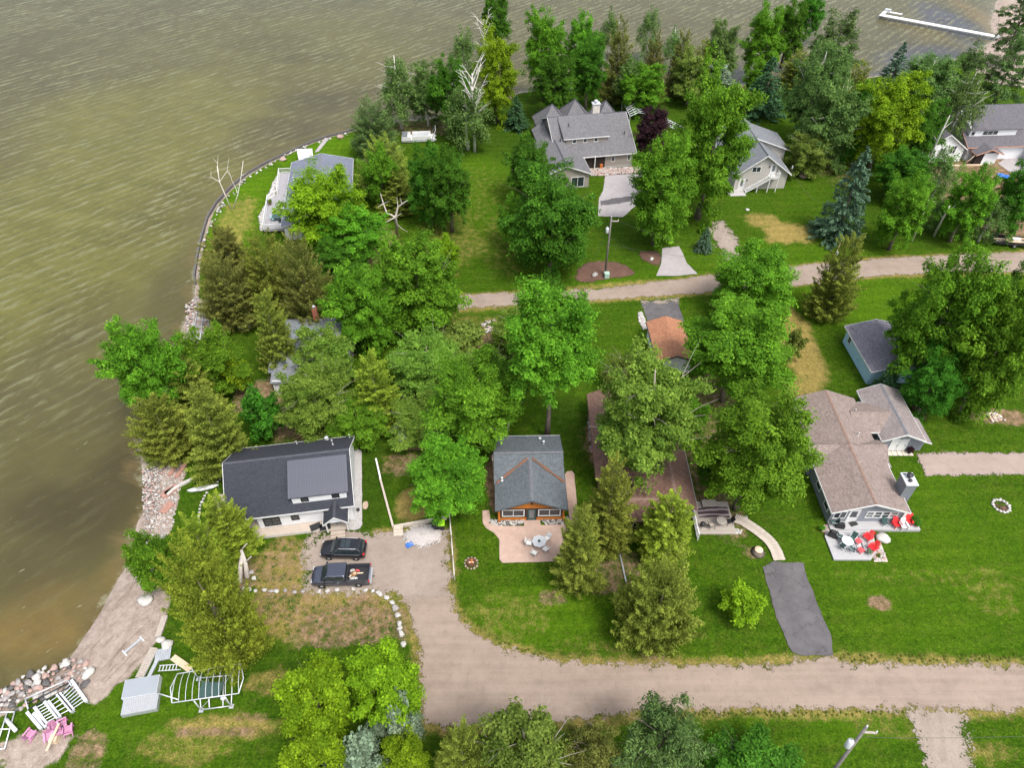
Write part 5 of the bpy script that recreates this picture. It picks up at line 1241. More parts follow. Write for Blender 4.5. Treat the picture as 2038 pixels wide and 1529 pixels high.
bare_tree(tuple(P(945,302)), 21, 2.6, 5, BIRCH, 'dead_tree', 'grey trunk with bleached dead branches on the lawn below the birches', n=17, tr=.3)
bare_tree(tuple(P(966,165)), 19, 2.4, 9, BIRCH, 'dead_birch', 'tall bleached bare birch sticking up at the top of the far shore row', n=14, tr=.24)
bare_tree(tuple(P(1010,860)), 9.5, 2.2, 12, DEADWOOD, 'bare_tree', 'half bare grey stemmed tree beside the orange cottage roof', n=8, tr=.16, lean=(.5,.4))
for i, (px, py, tx, ty, h, lab) in enumerate(((1815,480,1848,398,9,'leaning white birch trunk by the lane right of the maple'),(1858,470,1890,410,7.5,'thin leaning birch pole with a broken top by the dirt yard'),(1832,350,1890,230,14,'long leaning white birch trunk crossing the torn white wall'))):
    o_ = P(px, py); t = thing('leaning_birch', tuple(o_), 0, lab, 'tree trunk', 'leaning birch trunks'); e = P(tx, ty, h)-o_
    b = MB(); b.tube([(0,0,-.1), e*.5+Vector((0,0,.2)), e], [.2,.16,.09], 7); b.build('trunk', BIRCH, t)
    MB().tube([e*.8, e*.8+Vector((1.2,.3,1.2))], [.06,.02], 5).build('branch', BIRCH, t); MB().tube([e*.6, e*.6+Vector((-.9,.2,1.0))], [.05,.015], 5).build('branch', BIRCH, t)
t = thing('broken_tree_trunk', tuple(P(486,1150)), 0, 'grey split cedar trunk with bare roots beside the yellow cedars', 'tree trunk')
b = MB()
o_ = P(486,1150)
for pts, r in (([(492,1150,0),(488,1120,1.2),(480,1095,2.4)], .3), ([(476,1160,0),(478,1128,1),(482,1105,2)], .34), ([(488,1120,1.2),(500,1108,2)], .1), ([(480,1095,2.4),(492,1082,3)], .08), ([(470,1150,0),(482,1140,.6)], .3)):
    b.tube([zz(*p) for p in pts], [r*(1-.5*i/(len(pts)-1)) for i in range(len(pts))], 7)
b.build('trunk', DEADWOOD, t)
# ---------------------------------------------------------------- vehicles
def paint(name, col, metal=.3, rough=.22):
    m, nt, b = newmat(name); co = ocoord(nt)
    nt.links.new(mixc(nt, c4(col, .9), c4(col, 1.15), nz(nt, 2, 3, .5, co)), b.inputs['Base Color'])
    b.inputs['Metallic'].default_value = metal; b.inputs['Roughness'].default_value = rough; b.inputs['Coat Weight'].default_value = .6; b.inputs['Coat Roughness'].default_value = .05
    return m
P_BLACK = paint('black_car_paint', (.010,.010,.014)); P_SLATE = paint('slate_car_paint', (.055,.062,.088), .5, .28); P_WHITE = paint('white_car_paint', (.7,.7,.7), 0)
CARGLASS = glassmat('car_glass', (.015,.022,.026), .04); LAMP = glassmat('headlamp_glass', (.5,.5,.5), .1); TAIL = mat('red_tail_lamp', (.45,.01,.015), .1, 4, .25)
def ring(x, hw, zt, zb=.28, sh=.15): return [(x,-hw*.9,zb),(x,-hw,zb+.2),(x,-hw,zt-sh),(x,-hw*.93,zt-.04),(x,-hw*.8,zt),(x,hw*.8,zt),(x,hw*.93,zt-.04),(x,hw,zt-sh),(x,hw,zb+.2),(x,hw*.9,zb)]
def outline(x0, x1, hw, z, taper0=.8, taper1=.9): return [(x0,-hw*taper0,z),(x0+.18,-hw,z),(x1-.15,-hw,z),(x1,-hw*taper1,z),(x1,hw*taper1,z),(x1-.15,hw,z),(x0+.18,hw,z),(x0,hw*taper0,z)]
def wheel(root, x, y, r=.36):
    s_ = 1 if y > 0 else -1
    m = MB(); m.T = Matrix.Translation((x,y,r)) @ Matrix.Rotation(R(90), 4, 'X')
    m.lathe([(r*.62,-.12),(r*.93,-.12),(r,-.07),(r,.07),(r*.93,.12),(r*.62,.12)], n=18); o = m.build('wheel', RUBBER, root)
    k = MB(); k.T = m.T; k.lathe([(r*.62,-.10),(r*.62,.10),(r*.3,.125*1.0)] if s_ < 0 else [(r*.3,-.125),(r*.62,-.10),(r*.62,.10)], n=14); k.build('rim', GREY_METAL, o)
def make_suv(loc, rz, pm, label, cat='car'):
    t = thing('parked_car', loc, rz, label, cat)
    b = MB(); b.loft([ring(-2.36,.60,.74,.36),ring(-2.27,.80,.88,.3),ring(-2.0,.92,1.0,.25),ring(-1.5,.96,1.07,.25),ring(-.95,.96,1.11,.25),ring(1.7,.96,1.14,.25),ring(2.15,.92,1.12,.28),ring(2.33,.82,1.0,.34),ring(2.37,.74,.8,.4)]); b.build('body', pm, t)
    g_ = MB(); g_.loft([outline(-1.2,2.2,.88,1.09,.86),outline(-.85,2.05,.82,1.36,.88),outline(-.35,1.75,.70,1.66,.9)], cap=True, smooth=False); g_.build('window', CARGLASS, t)
    r_ = MB(); r_.loft([outline(-.42,1.86,.735,1.63,.86),outline(-.40,1.84,.735,1.67,.86),outline(-.28,1.7,.66,1.715,.88)], smooth=False); rf = r_.build('roof', pm, t)
    for x0, x1 in ((-.1,.32),(.38,.85)):
        MB().box(x0,x1,-.5,.5,1.70,1.722).build('sunroof', CARGLASS, rf)
    for s_ in (-1, 1):
        for a_, b_, r_ in (((-1.18,s_*.80,1.10),(-.38,s_*.68,1.66),.045), ((.35,s_*.90,1.1),(.45,s_*.71,1.66),.035), ((1.25,s_*.89,1.1),(1.15,s_*.71,1.66),.045), ((2.15,s_*.8,1.1),(1.72,s_*.64,1.66),.07)): MB().tube([a_, b_], r_, 6).build('pillar', pm, t)
    for s_ in (-1, 1):
        MB().tube([(-.3,s_*.66,1.72),(-.2,s_*.66,1.77),(1.45,s_*.66,1.77),(1.55,s_*.66,1.72)], .025, 6).build('roof_rail', GREY_METAL, t)
        MB().cbox((-2.2,s_*.66,.80),(.2,.3,.12)).build('headlight', LAMP, t)
        MB().cbox((2.26,s_*.76,.98),(.16,.26,.16)).build('taillight', TAIL, t)
        m = MB(); m.cbox((-.85,s_*1.06,1.16),(.14,.22,.15)); m.build('mirror', pm, t)
        m = MB(); m.box(-.9,1.9,s_*.962-.006,s_*.962+.006,1.06,1.085); m.build('window_trim', GREY_METAL, t)
        for x in (-1.42, 1.42): wheel(t, x, s_*.86)
    MB().box(-2.39,-2.3,-.5,.5,.42,.62).build('grille', DARK_METAL, t)
    m = MB(); m.box(-.45,-.4,-.5,.5,1.34,1.36); m.build('wiper', BLACK, t)
    return t
def make_pickup(loc, rz, pm, label):
    t = thing('pickup_truck', loc, rz, label, 'pickup truck')
    b = MB(); b.loft([ring(-2.95,.80,.98,.45),ring(-2.88,.93,1.12,.38),ring(-2.5,.99,1.2,.32),ring(-1.9,1.0,1.25,.32),ring(.56,1.0,1.25,.32)]); b.build('body', pm, t)
    m = MB(); m.box(-2.6,-2.0,-.45,.45,1.215,1.262); bevel(m.build('hood_bulge', pm, t), .03)
    g_ = MB(); g_.loft([outline(-2.0,.52,.93,1.22,.84),outline(-1.7,.50,.88,1.5,.86),outline(-1.22,.46,.76,1.88,.9)], smooth=False); g_.build('window', CARGLASS, t)
    r_ = MB(); r_.loft([outline(-1.3,.52,.80,1.85,.88,.95),outline(-1.28,.52,.80,1.89,.88,.95),outline(-1.15,.42,.72,1.94,.9,.95)], smooth=False); r_.build('roof', pm, t)
    for s_ in (-1, 1):
        for a_, b_, r_ in (((-1.96,s_*.83,1.22),(-1.24,s_*.73,1.88),.05), ((-.55,s_*.95,1.22),(-.5,s_*.78,1.88),.05), ((.45,s_*.93,1.22),(.42,s_*.76,1.88),.09)): MB().tube([a_, b_], r_, 6).build('pillar', pm, t)
    bd = MB(); bd.box(.58,2.75,-.84,.84,.62,.78); bd.box(.58,.68,-.86,.86,.78,1.32); bd.build('bed_floor', BLACK, t)
    for s_ in (-1, 1):
        w_ = MB(); y0, y1 = sorted((s_*.85, s_*1.0)); w_.box(.58,2.82,y0,y1,.42,1.33); bevel(w_.build('bed_side', pm, t), .03)
        MB().box(.6,2.8,min(s_*.84,s_*.97),max(s_*.84,s_*.97),1.331,1.36).build('bed_rail', BLACK, t)
        MB().cbox((2.83,s_*.92,1.08),(.1,.16,.42)).build('taillight', TAIL, t)
        MB().cbox((-2.86,s_*.72,1.0),(.16,.34,.2)).build('headlight', LAMP, t)
        m = MB(); m.cbox((-1.55,s_*1.13,1.34),(.14,.26,.24)); m.build('mirror', BLACK, t)
        m = MB(); m.cbox((-.2,s_*1.005,1.02),(.2,.03,.05)); m.build('door_handle', GREY_METAL, t)
        for x in (-1.95, 1.75): wheel(t, x, s_*.88, .41)
    m = MB(); m.box(2.76,2.86,-.84,.84,.5,1.33); bevel(m.build('tailgate', pm, t), .02)
    MB().box(2.87,3.02,-.9,.9,.48,.64).build('bumper', GREY_METAL, t); MB().tube([(2.95,0,.5),(3.25,0,.5)], .05, 6).build('tow_bar', DARK_METAL, t)
    MB().box(-2.99,-2.93,-.62,.62,.6,.98).build('grille', DARK_METAL, t)
    return t
p = P(683,1116); make_suv((p.x, p.y+.92, 0), -1, P_BLACK, 'shiny black suv with roof rails parked nearest the white house')
p = P(682,1170); PK = make_pickup((p.x-.1, p.y+.92, 0), 2, P_SLATE, 'slate grey pickup truck with scrap lumber in its open bed')
p = P(2046,330); make_suv((p.x, p.y, 0), 60, P_WHITE, 'white car on the concrete slab at the right edge')
pl = Vector((p.x, p.y, 0))
def oriented(name, loc, rz, fn, m, label, cat, group=None):
    t = MB(); fn(t); o = t.build(name, m, None, loc, rz); return tag(o, label, cat, group)
pk = PK.location; ck, sk = math.cos(R(2)), math.sin(R(2))
def bed(x, y, z): return (pk.x+x*ck-y*sk, pk.y+x*sk+y*ck, z)
for i, (x, y, z, rz, d, m, nm, lab, cat) in enumerate((
  (1.65,.12,.90,4,(1.0,.12,.06),WOOD_PALE,'scrap_board','pale scrap board lying lengthwise in the truck bed','board'),
  (.95,-.05,.86,60,(.55,.14,.05),WOOD_PALE,'scrap_board','short pale board standing across the front of the truck bed','board'),
  (1.25,.05,.88,35,(.5,.4,.14),mat('tan_sack', (.24,.13,.06), .3, 6, .9),'crumpled_sack','orange brown crumpled sack in the middle of the truck bed','sack'),
  (1.1,-.42,.86,10,(.4,.26,.12),STONE_W,'rubbish_bag','white rubbish bag near the driver side of the truck bed','bag'),
  (1.45,-.5,.83,-20,(.4,.26,.1),GLASS_L,'rubbish_bag','grey rubbish bag by the tail of the bag pile in the truck bed','bag'),
  (1.55,.45,.86,-15,(.4,.16,.1),RED2,'toolbox','red box at the far side of the truck bed','box'),
  (1.0,.5,.84,25,(.4,.16,.08),STONE_W,'rubbish_bag','white wrapper at the far front corner of the truck bed','bag'))):
    t = MB(); t.cbox((0,0,0), d); o = t.build(nm, m, None, bed(x,y,z), rz)
    if 'board' not in nm:
        bm = bmesh.new(); bm.from_mesh(o.data); bmesh.ops.subdivide_edges(bm, edges=bm.edges[:], cuts=2, use_grid_fill=True)
        for v in bm.verts: v.co += Vector([random.uniform(-.05,.05) for _ in range(3)])
        bm.to_mesh(o.data); bm.free()
    tag(o, lab, cat)
# ---------------------------------------------------------------- stones
ROCKS = []
for i in range(7):
    bm = bmesh.new(); bmesh.ops.create_icosphere(bm, subdivisions=2, radius=1); o3 = Vector((i*7.3, 1.7, 3))
    for v in bm.verts: v.co *= .82+.42*noise.noise(v.co*1.1+o3)+.14*noise.noise(v.co*3+o3); v.co.z *= .68
    me = bpy.data.meshes.new('boulder'); bm.to_mesh(me); bm.free(); me.polygons.foreach_set('use_smooth', [True]*len(me.polygons)); ROCKS.append(me)
RM = {}
def rock_mesh(i, m):
    k = (i, m.name)
    if k not in RM: me = ROCKS[i].copy(); me.materials.clear(); me.materials.append(m); RM[k] = me
    return RM[k]
def rock(loc, r, m, label, group=None, name='boulder', cat='boulder', parent=None):
    o = bpy.data.objects.new(name, rock_mesh(random.randrange(7), m)); COL.objects.link(o)
    o.location = loc; o.scale = (r*random.uniform(.8,1.25), r*random.uniform(.7,1.05), r*random.uniform(.8,1.1)); o.rotation_euler = (random.uniform(-.2,.2), random.uniform(-.2,.2), random.random()*6.28)
    if parent: o.parent = parent
    else: tag(o, label, cat, group)
    return o
def inpoly(n, pts, mind, tries=4000):
    pl = [(P(*p).x, P(*p).y) for p in pts]; xs_ = [p[0] for p in pl]; ys_ = [p[1] for p in pl]; out = []
    for _ in range(tries):
        if len(out) >= n: break
        x, y = random.uniform(min(xs_), max(xs_)), random.uniform(min(ys_), max(ys_)); ins = False
        for i in range(len(pl)):
            a, b_ = pl[i], pl[i-1]
            if (a[1] > y) != (b_[1] > y) and x < a[0]+(y-a[1])*(b_[0]-a[0])/(b_[1]-a[1]): ins = not ins
        if ins and all((x-q[0])**2+(y-q[1])**2 > mind*mind for q in out): out.append((x, y))
    return out
for px, py in ((487,1172),(497,1175),(508,1178),(527,1176),(540,1178),(550,1178),(568,1177),(587,1180),(603,1179),(636,1179),(652,1178),(671,1175),(703,1174),(728,1176),(742,1178),(752,1180),(757,1184),(769,1191),(781,1201),(787,1212),(791,1226),(795,1243),(796,1252),(799,1263),(803,1284),(506,1152),(500,1140)):
    p = P(px, py); rock((p.x, p.y, .1), .30 if py < 1200 else .38, *random.choice([(m_, q+(' boulder in the row below the pickup truck' if py < 1190 and px > 600 else ' boulder in the row between cedars and drive' if py < 1190 else ' boulder on the curve beside the dirt turnaround')) for m_, q in ((STONE_W,'white'),(STONE_W,'white'),(STONE,'grey'))]), 'row of boulders along the gravel drive')
for px, py, r, lab in ((335,1285,.62,'round white boulder beside the dock ramp on the beach'),(291,1198,.75,'large white boulder at the edge of the beach trees'),(322,1276,.55,'pale boulder leaning by the grey dock panel'),(176,1344,.62,'white round boulder at the right end of the shore rocks'),(1755,1072,.75,'white boulder beside the red deck chairs')):
    p = P(px, py); rock((p.x, p.y, .2), r, STONE_W, lab)
for x, y in inpoly(135, [(-40,1395),(0,1374),(45,1346),(110,1322),(158,1312),(184,1328),(176,1362),(140,1374),(105,1385),(60,1402),(30,1420),(-40,1440)], .36):
    rock((x, y, random.uniform(-.2,.1)), random.choice((random.uniform(.14,.3), random.uniform(.25,.52))), *random.choice([(m_, q+' stone in the rock bank at the lower left shore') for m_, q in ((STONE,'rounded grey'),(STONE,'rounded grey'),(STONE_P,'rounded pink'),(STONE_W,'rounded whitish'),(STONE_D,'rounded blackish'),(STONE_P,'rounded pink'))]), 'rocks of the shore bank')
for x, y in inpoly(60, [(284,932),(350,928),(360,960),(348,1010),(335,1062),(300,1085),(285,1010)], .42):
    rock((x, y, random.uniform(-.1,.06)), random.uniform(.12,.27), *random.choice([(m_, q+' stone on the stony beach left of the white house') for m_, q in ((STONE,'grey'),(STONE_P,'pink'),(STONE_W,'white'),(STONE_W,'white'))]), 'stones of the stony beach', 'beach_stone', 'stone')
def pebbles(name, pts, n, r0, r1, mats, z=.05, label=None, parent=None):
    """so many little stones that nobody could count them: one mesh"""
    b = MB(); pl = inpoly(n, pts, r0*1.1, n*6)
    for x, y in pl:
        r = random.uniform(r0, r1); a = random.random()*6.28; mi = random.randrange(len(mats)); k = 6
        rg = [[(x+math.cos(a+6.283*j/k)*r*s_*random.uniform(.8,1.2), y+math.sin(a+6.283*j/k)*r*s_*.85, z+zz_*r) for j in range(k)] for s_, zz_ in ((1,-.4),(.95,.25),(.5,.6))]
        b.loft(rg, mi, smooth=True)
    o = b.build(name, mats); return tag(o, label, 'stones' if label else None, kind='stuff')
pebbles('beach_pebbles', [(284,930),(362,926),(366,948),(352,1000),(342,1060),(326,1075),(290,1090),(283,1000)], 900, .06, .15, [STONE, STONE_P, STONE_W], .0, 'loose small stones covering the beach left of the white house')
pebbles('garden_stones', [(1174,338),(1250,333),(1284,332),(1290,344),(1250,346),(1200,350),(1176,350)], 420, .12, .26, [STONE_P, STONE_W, STONE_P, STONE], .08, 'reddish garden stones before the large grey house')
pebbles('garden_stones', [(975,1035),(1040,1032),(1043,1042),(1030,1046),(990,1047),(975,1042)], 150, .09, .17, [STONE, STONE_W, STONE_D], .06, 'grey stone bed left of the orange cottage door')
pebbles('garden_stones', [(1075,1032),(1128,1030),(1136,1038),(1120,1044),(1085,1045)], 120, .09, .17, [STONE, STONE_W, STONE_D], .06, 'grey stone bed right of the orange cottage door')
pebbles('garden_stones', [(519,460),(516,430),(530,405),(540,375),(552,350),(556,352),(545,390),(534,420),(524,440),(522,462)], 240, .14, .32, [STONE_W, STONE, STONE_W], .08, 'white stones along the lakefront deck')
pebbles('garden_stones', [(1270,622),(1277,622),(1284,640),(1288,655),(1280,656),(1272,640)], 110, .12, .22, [STONE_W, STONE], .06, 'pale stones beside the asphalt pad')
pebbles('shore_stones', [(392,540),(398,500),(410,465),(430,420),(460,385),(500,345),(560,310),(620,284),(700,262),(702,266),(622,288),(562,315),(505,350),(466,390),(437,425),(416,468),(403,505),(397,545)], 260, .12, .3, [STONE_W, STONE], .05, 'pale stones along the grassy point')
pebbles('shore_stones', [(368,605),(395,590),(420,640),(430,690),(390,690),(372,660)], 260, .1, .25, [STONE, STONE_P, STONE_W], -.1, 'stones under the metal boat lift')
# white gravel heap
hp = P(842,1068); b = MB()
rg = []
for k_, (s_, z_) in enumerate(((1,.02),(.8,.22),(.5,.42),(.2,.5))): rg.append([(hp.x+math.cos(j*.3927)*2.0*s_*(1+.12*math.sin(j*1.7+k_)), hp.y+math.sin(j*.3927)*1.35*s_*(1+.12*math.cos(j*2.1)), z_) for j in range(16)])
b.loft(rg); tag(b.build('gravel_heap', mat('heap_gravel', (.38,.35,.34), .3, 14, .95, bump=.5)), 'heap of white gravel beside the green lidded bin', 'gravel heap')
b = MB()
for _ in range(700):
    a = random.random()*6.28; s_ = random.random()**.5; x, y = hp.x+math.cos(a)*2.15*s_, hp.y+math.sin(a)*1.5*s_; z = .5*(1-s_)+.05; r = random.uniform(.05,.10)
    b.loft([[(x+math.cos(j*1.256)*r*q, y+math.sin(j*1.256)*r*q, z+h) for j in range(5)] for q, h in ((1,-.03),(.7,.06))], random.randrange(2), smooth=False)
tag(b.build('loose_gravel', [STONE_W, mat('pink_gravel', (.36,.31,.29), .2, 4)]), 'loose white stones over the gravel heap', 'stones', kind='stuff')

# ---------------------------------------------------------------- ground pieces, edgings
PATIO = mat('pink_stamped_concrete', (.37,.265,.215), .14, 1.4, .85, bump=.25, dirt=.2)
sheet('patio', [(960,1017),(974,1016),(976,1034),(981,1044),(1005,1048),(1043,1048),(1043,1028),(1074,1028),(1076,1046),(1120,1045),(1132,1042),(1150,1050),(1125,1118),(1000,1121),(994,1114),(994,1075),(984,1062),(968,1052),(961,1042)], .05, PATIO, .02, thick=.06, seed=21)
sheet('patio_path', [(1124,945),(1128,939),(1138,938),(1143,944),(1146,980),(1149,1012),(1150,1046),(1134,1044),(1131,1012),(1127,975)], .044, PATIO, .02, thick=.05, seed=22)
PEB = mat('pebble_gravel', (.33,.315,.31), .4, 10, .95, bump=.6)
sheet('gravel_strip', [(703,897),(712,894),(720,898),(721,1045),(716,1052),(706,1056),(691,1055),(692,1040),(706,1030)], .04, PEB, .03, seed=23)
sheet('stepping_stone', [(722,1000),(732,998),(734,1008),(728,1016),(721,1012)], .03, mat('tan_dirt_ring', (.36,.27,.2), .2, 3), .05, it=1, seed=24)
# seawall round the grassy point
sw = [(389,562),(386,548),(391,512),(400,471),(412,431),(430,401),(460,369),(490,344),(530,321),(580,298),(620,280),(660,267),(705,256)]
t = thing('seawall', (0,0,0), 0, 'low dark seawall edging the grassy point against the lake', 'seawall')
for i in range(len(sw)-1):
    a, c_ = P(*sw[i]), P(*sw[i+1]); d = c_-a; b = MB(); b.T = Matrix.Translation((a.x, a.y, 0)) @ Matrix.Rotation(math.atan2(d.y, d.x), 4, 'Z')
    b.box(0,d.length-.02,-.12,.14,-1.2,.06); b.build('wall_panel', STONE_D, t)
def timber(name, a, c_, wd, h, m, label, cat, parts=1, group=None, z0=0.0):
    a, c_ = P(*a), P(*c_); d = c_-a; t = thing(name, tuple(a), math.degrees(math.atan2(d.y, d.x)), label, cat, group); L = d.length/parts
    for i in range(parts): MB().box(i*L+.01,(i+1)*L-.01,-wd/2,wd/2,z0,h+.02*(i % 2)).build('timber', m, t)
    return t
TIMB = mat('pale_grey_timber', (.42,.37,.31), .2, 5, .85)
timber('retaining_wall', (757,955),(783,1052), .22, .38, TIMB, 'pale timber retaining wall on the left side of the fenced yard', 'retaining wall', 4)
timber('white_beam', (749,917),(758,957), .2, .45, WHITE, 'white painted beam continuing the yard retaining wall', 'beam', 1)
timber('retaining_wall', (784,1052),(889,1033), .3, .4, TIMB, 'pale timber wall along the front of the fenced yard', 'retaining wall', 5)
t = thing('timber_steps', tuple(P(793,1060)), 6, 'three pale timber steps at the front corner of the fenced yard', 'steps')
for i in range(3): MB().box(-.5,.5,-.5+.33*i,.5,.0 if i == 0 else .12*i+.001,.12*(i+1)).build('step', TIMB, t)
t = thing('rail_fence', tuple(P(893,1012)), 0, 'thin pale rail fence beside the gravel turnaround', 'fence'); o_ = P(893,1012)
fp = [(893,1012),(896,1040),(899,1075),(902,1115),(905,1155)]
for q in fp: b = MB(); a = P(*q)-o_; b.box(a.x-.05,a.x+.05,a.y-.05,a.y+.05,0,.95); b.build('post', WOOD_GREY, t)
for i in range(4):
    a, c_ = P(*fp[i])-o_, P(*fp[i+1])-o_
    MB().tube([a+Vector((0,0,.85)), c_+Vector((0,0,.85))], .06, 6).build('rail', mat('pale_rail', (.5,.48,.44), .15, 4) if i == 0 else bpy.data.materials['pale_rail'], t)
timber('fallen_rail', (1229,1085),(1246,1160), .14, .16, GREY_METAL, 'thin grey rail lying between the cedars on the front lawn', 'rail')
t = thing('garden_edging', tuple(P(425,975)), 0, 'curved line of white edging stones left of the white house', 'edging'); o_ = P(425,975)
for px, py in ((443,951),(438,955),(433,960),(428,965),(422,970),(412,982),(408,988),(405,994),(402,1000),(399,1007),(398,1014),(397,1021),(396,1028),(396,1034),(397,1041)):
    a = P(px, py)-o_; rock((a.x, a.y, .05), .2, STONE_W, None, name='edging_stone', parent=t)
def kayak():
    b = MB(); b.loft([[(x, y*w_, z) for y, z in ((-.35,.12),(-.3,.3),(0,.36),(.3,.3),(.35,.12),(0,.02))] for x, w_ in ((-1.7,.05),(-1.2,.7),(0,1),(1.2,.7),(1.7,.05))]); return b
o = kayak().build('paddle_board', WHITE, None, tuple(P(405,974)), 14); tag(o, 'white paddle board lying on the grass left of the white house', 'paddle board')
for i, (px, py, rz, w_, l_) in enumerate(((349,930,80,.5,2.6),(362,935,80,.5,2.6),(336,982,48,.8,1.6),(342,976,48,.8,1.6),(333,1012,70,.8,1.5))):
    t = MB(); t.cbox((0,0,.08),(l_,w_,.16)); o = t.build('paving_block', mat('red_paver', (.30,.16,.125), .2, 4) if i == 0 else bpy.data.materials['red_paver'], None, tuple(P(px,py)), rz)
    tag(o, ('red paving block nearest the cedars at the top of the stony beach','second red paving block at the top of the stony beach','pink paving block below the curved slab','pink paving block touching the curved slab','lowest pink paving block on the stony beach')[i], 'paving block')
o = oriented('curved_slab', tuple(P(365,965)), 38, lambda b: b.prism([(-2.0,-.3),(-1.2,.1),(0,.3),(1.3,.2),(1.5,-.1),(0,-.15),(-1.2,-.3),(-1.9,-.6)], 0, .22), STONE_W, 'long pale curved slab on the edge of the stony beach', 'slab')
# ---------------------------------------------------------------- docks and lifts, lower left
def slatted(root, name, L, W, n, z, m, m2=None, th=.04, sub=None):
    """frame plus separate slats across"""
    f_ = MB()
    for y in (-W/2+.04, W/2-.04): f_.box(-L/2,L/2,y-.04,y+.04,z-.12,z-.001)
    f_.build('side_rail', m2 or m, root)
    w_ = L/n
    for i in range(n):
        b = MB(); b.box(-L/2+i*w_+.012,-L/2+(i+1)*w_-.012,-W/2,W/2,z,z+th); b.build('slat', m, root)
t = thing('dock_section_stack', tuple(P(286,1374)), 10, 'stack of grey topped dock sections on the grass by the beach', 'dock sections')
for i in range(5): MB().box(-1.5,1.5,-.85,.85,.02+i*.15,.14+i*.15).build('dock_section', WHITE_METAL, t)
MB().box(-1.46,1.46,-.82,.82,.742,.765).build('top_panel', mat('dock_panel', (.24,.265,.295), .04, 1, .6), t)
t = thing('dock_section_stack', tuple(P(283,1407)), 11, 'stack of white slatted dock sections nearest the camera', 'dock sections')
for i in range(4): MB().box(-1.5,1.5,-.72,.72,.02+i*.14,.13+i*.14).build('dock_section', GREY_METAL, t)
for i in range(15): MB().box(-1.45+i*.195,-1.31+i*.195,-.7,.7,.555,.59).build('slat', mat('dull_white_slat', (.31,.32,.34), .08, 2, .6) if i == 0 else bpy.data.materials['dull_white_slat'], t)
t = thing('dock_ramp', tuple(P(294,1322)), 83, 'grey slatted dock ramp lying on the beach edge', 'dock ramp'); slatted(t, 'slat', 2.9, .75, 14, .25, WOOD_GREY, WHITE_METAL)
t = thing('dock_ramp', tuple(P(306,1332)), 83, 'narrow dark dock rail beside the slatted ramp', 'dock ramp'); MB().box(-1.6,1.2,-.16,.16,0,.2).build('rail', GREY_METAL, t)
t = thing('slatted_dock', tuple(P(326,1305)), 12, 'square grey slatted dock panel by the pale boulders', 'dock panel'); slatted(t, 'slat', 1.4, 1.15, 9, .2, GREY_METAL)
t = thing('slatted_dock', tuple(P(363,1323)), -30, 'narrow beige slatted dock panel under the yellow cedar', 'dock panel'); slatted(t, 'slat', 2.4, .6, 15, .2, WOOD_PALE, WOOD_GREY)
t = thing('aluminium_ladder', tuple(P(338,1331)), 4, 'white aluminium ladder lying behind the lift canopy', 'ladder')
b = MB(); b.box(-.95,1.1,-.29,-.23,.1,.18); b.box(-.95,1.1,.23,.29,.1,.18); b.build('side_rail', WHITE_METAL, t)
for i in range(6): MB().box(-.9+i*.3,-.82+i*.3,-.23,.23,.11,.16).build('rung', WHITE_METAL, t)
t = thing('beach_post', tuple(P(266,1287)), 52, 'short metal post with end plates lying on the beach', 'post')
MB().box(-.85,.85,-.1,.1,.04,.2).build('shaft', GREY_METAL, t)
for x in (-.9, .9): MB().box(x-.06,x+.06,-.38,.38,0,.1).build('end_plate', WHITE_METAL, t)
o = oriented('driftwood_beam', tuple(P(322,1249)), 92, lambda b: b.box(-1.1,1.1,-.28,.28,0,.2), WOOD_GREY, 'weathered beam lying upright in the beach by the cedars', 'beam')
# boat lift with a canopy frame
o_ = P(410,1370); t = thing('boat_lift', tuple(o_), 0, 'boat lift with white ribbed canopy frame standing on the grass', 'boat lift')
cz = 2.1
A_, B_, C_, D_ = (P(353,1342,cz)-o_, P(479,1322,cz)-o_, P(475,1381,cz)-o_, P(342,1400,cz)-o_)
b = MB(); b.tube([A_, B_], .05, 6); b.tube([D_, C_], .05, 6); b.tube([A_, A_.lerp(D_,.5)+Vector((-.35,0,.05)), D_], .05, 6); b.tube([B_, B_.lerp(C_,.5)+Vector((.35,0,.05)), C_], .05, 6); b.build('canopy_rail', WHITE_METAL, t)
for i in range(11):
    s_ = i/10; a, c_ = A_.lerp(B_, s_), D_.lerp(C_, s_)
    MB().tube([a, a.lerp(c_,.25)+Vector((0,0,.26)), a.lerp(c_,.5)+Vector((0,0,.34)), a.lerp(c_,.75)+Vector((0,0,.26)), c_], .028, 5).build('canopy_rib', WHITE_METAL, t)
f4 = [P(396,1352)-o_, P(464,1346)-o_, P(461,1407)-o_, P(401,1415)-o_]
b = MB()
for i in range(4): b.tube([f4[i]+Vector((0,0,.15)), f4[(i+1) % 4]+Vector((0,0,.15))], .06, 6)
b.tube([f4[0].lerp(f4[1],.3)+Vector((0,0,.35)), f4[3].lerp(f4[2],.3)+Vector((0,0,.35))], .06, 6); b.tube([f4[0].lerp(f4[1],.75)+Vector((0,0,.35)), f4[3].lerp(f4[2],.75)+Vector((0,0,.35))], .06, 6)
b.tube([f4[0]+Vector((0,0,.3)), f4[2]+Vector((0,0,.3))], .02, 5); b.tube([f4[1]+Vector((0,0,.3)), f4[3]+Vector((0,0,.3))], .02, 5)
b.build('lift_frame', GREY_METAL, t)
for i, q in enumerate(f4):
    tp = (A_.lerp(D_, .15) if False else q+Vector((0,0,cz)))
    MB().tube([q, tp], .055, 6).build('post', WHITE_METAL, t); MB().box(q.x-.2,q.x+.2,q.y-.2,q.y+.2,0,.06).build('foot', GREY_METAL, t)
b = MB(); b.lathe([(.25,-.06),(.25,.06)], (f4[2].x-.5, f4[2].y+.3, 1.2), 12); b.build('winch_wheel', WHITE_METAL, t)
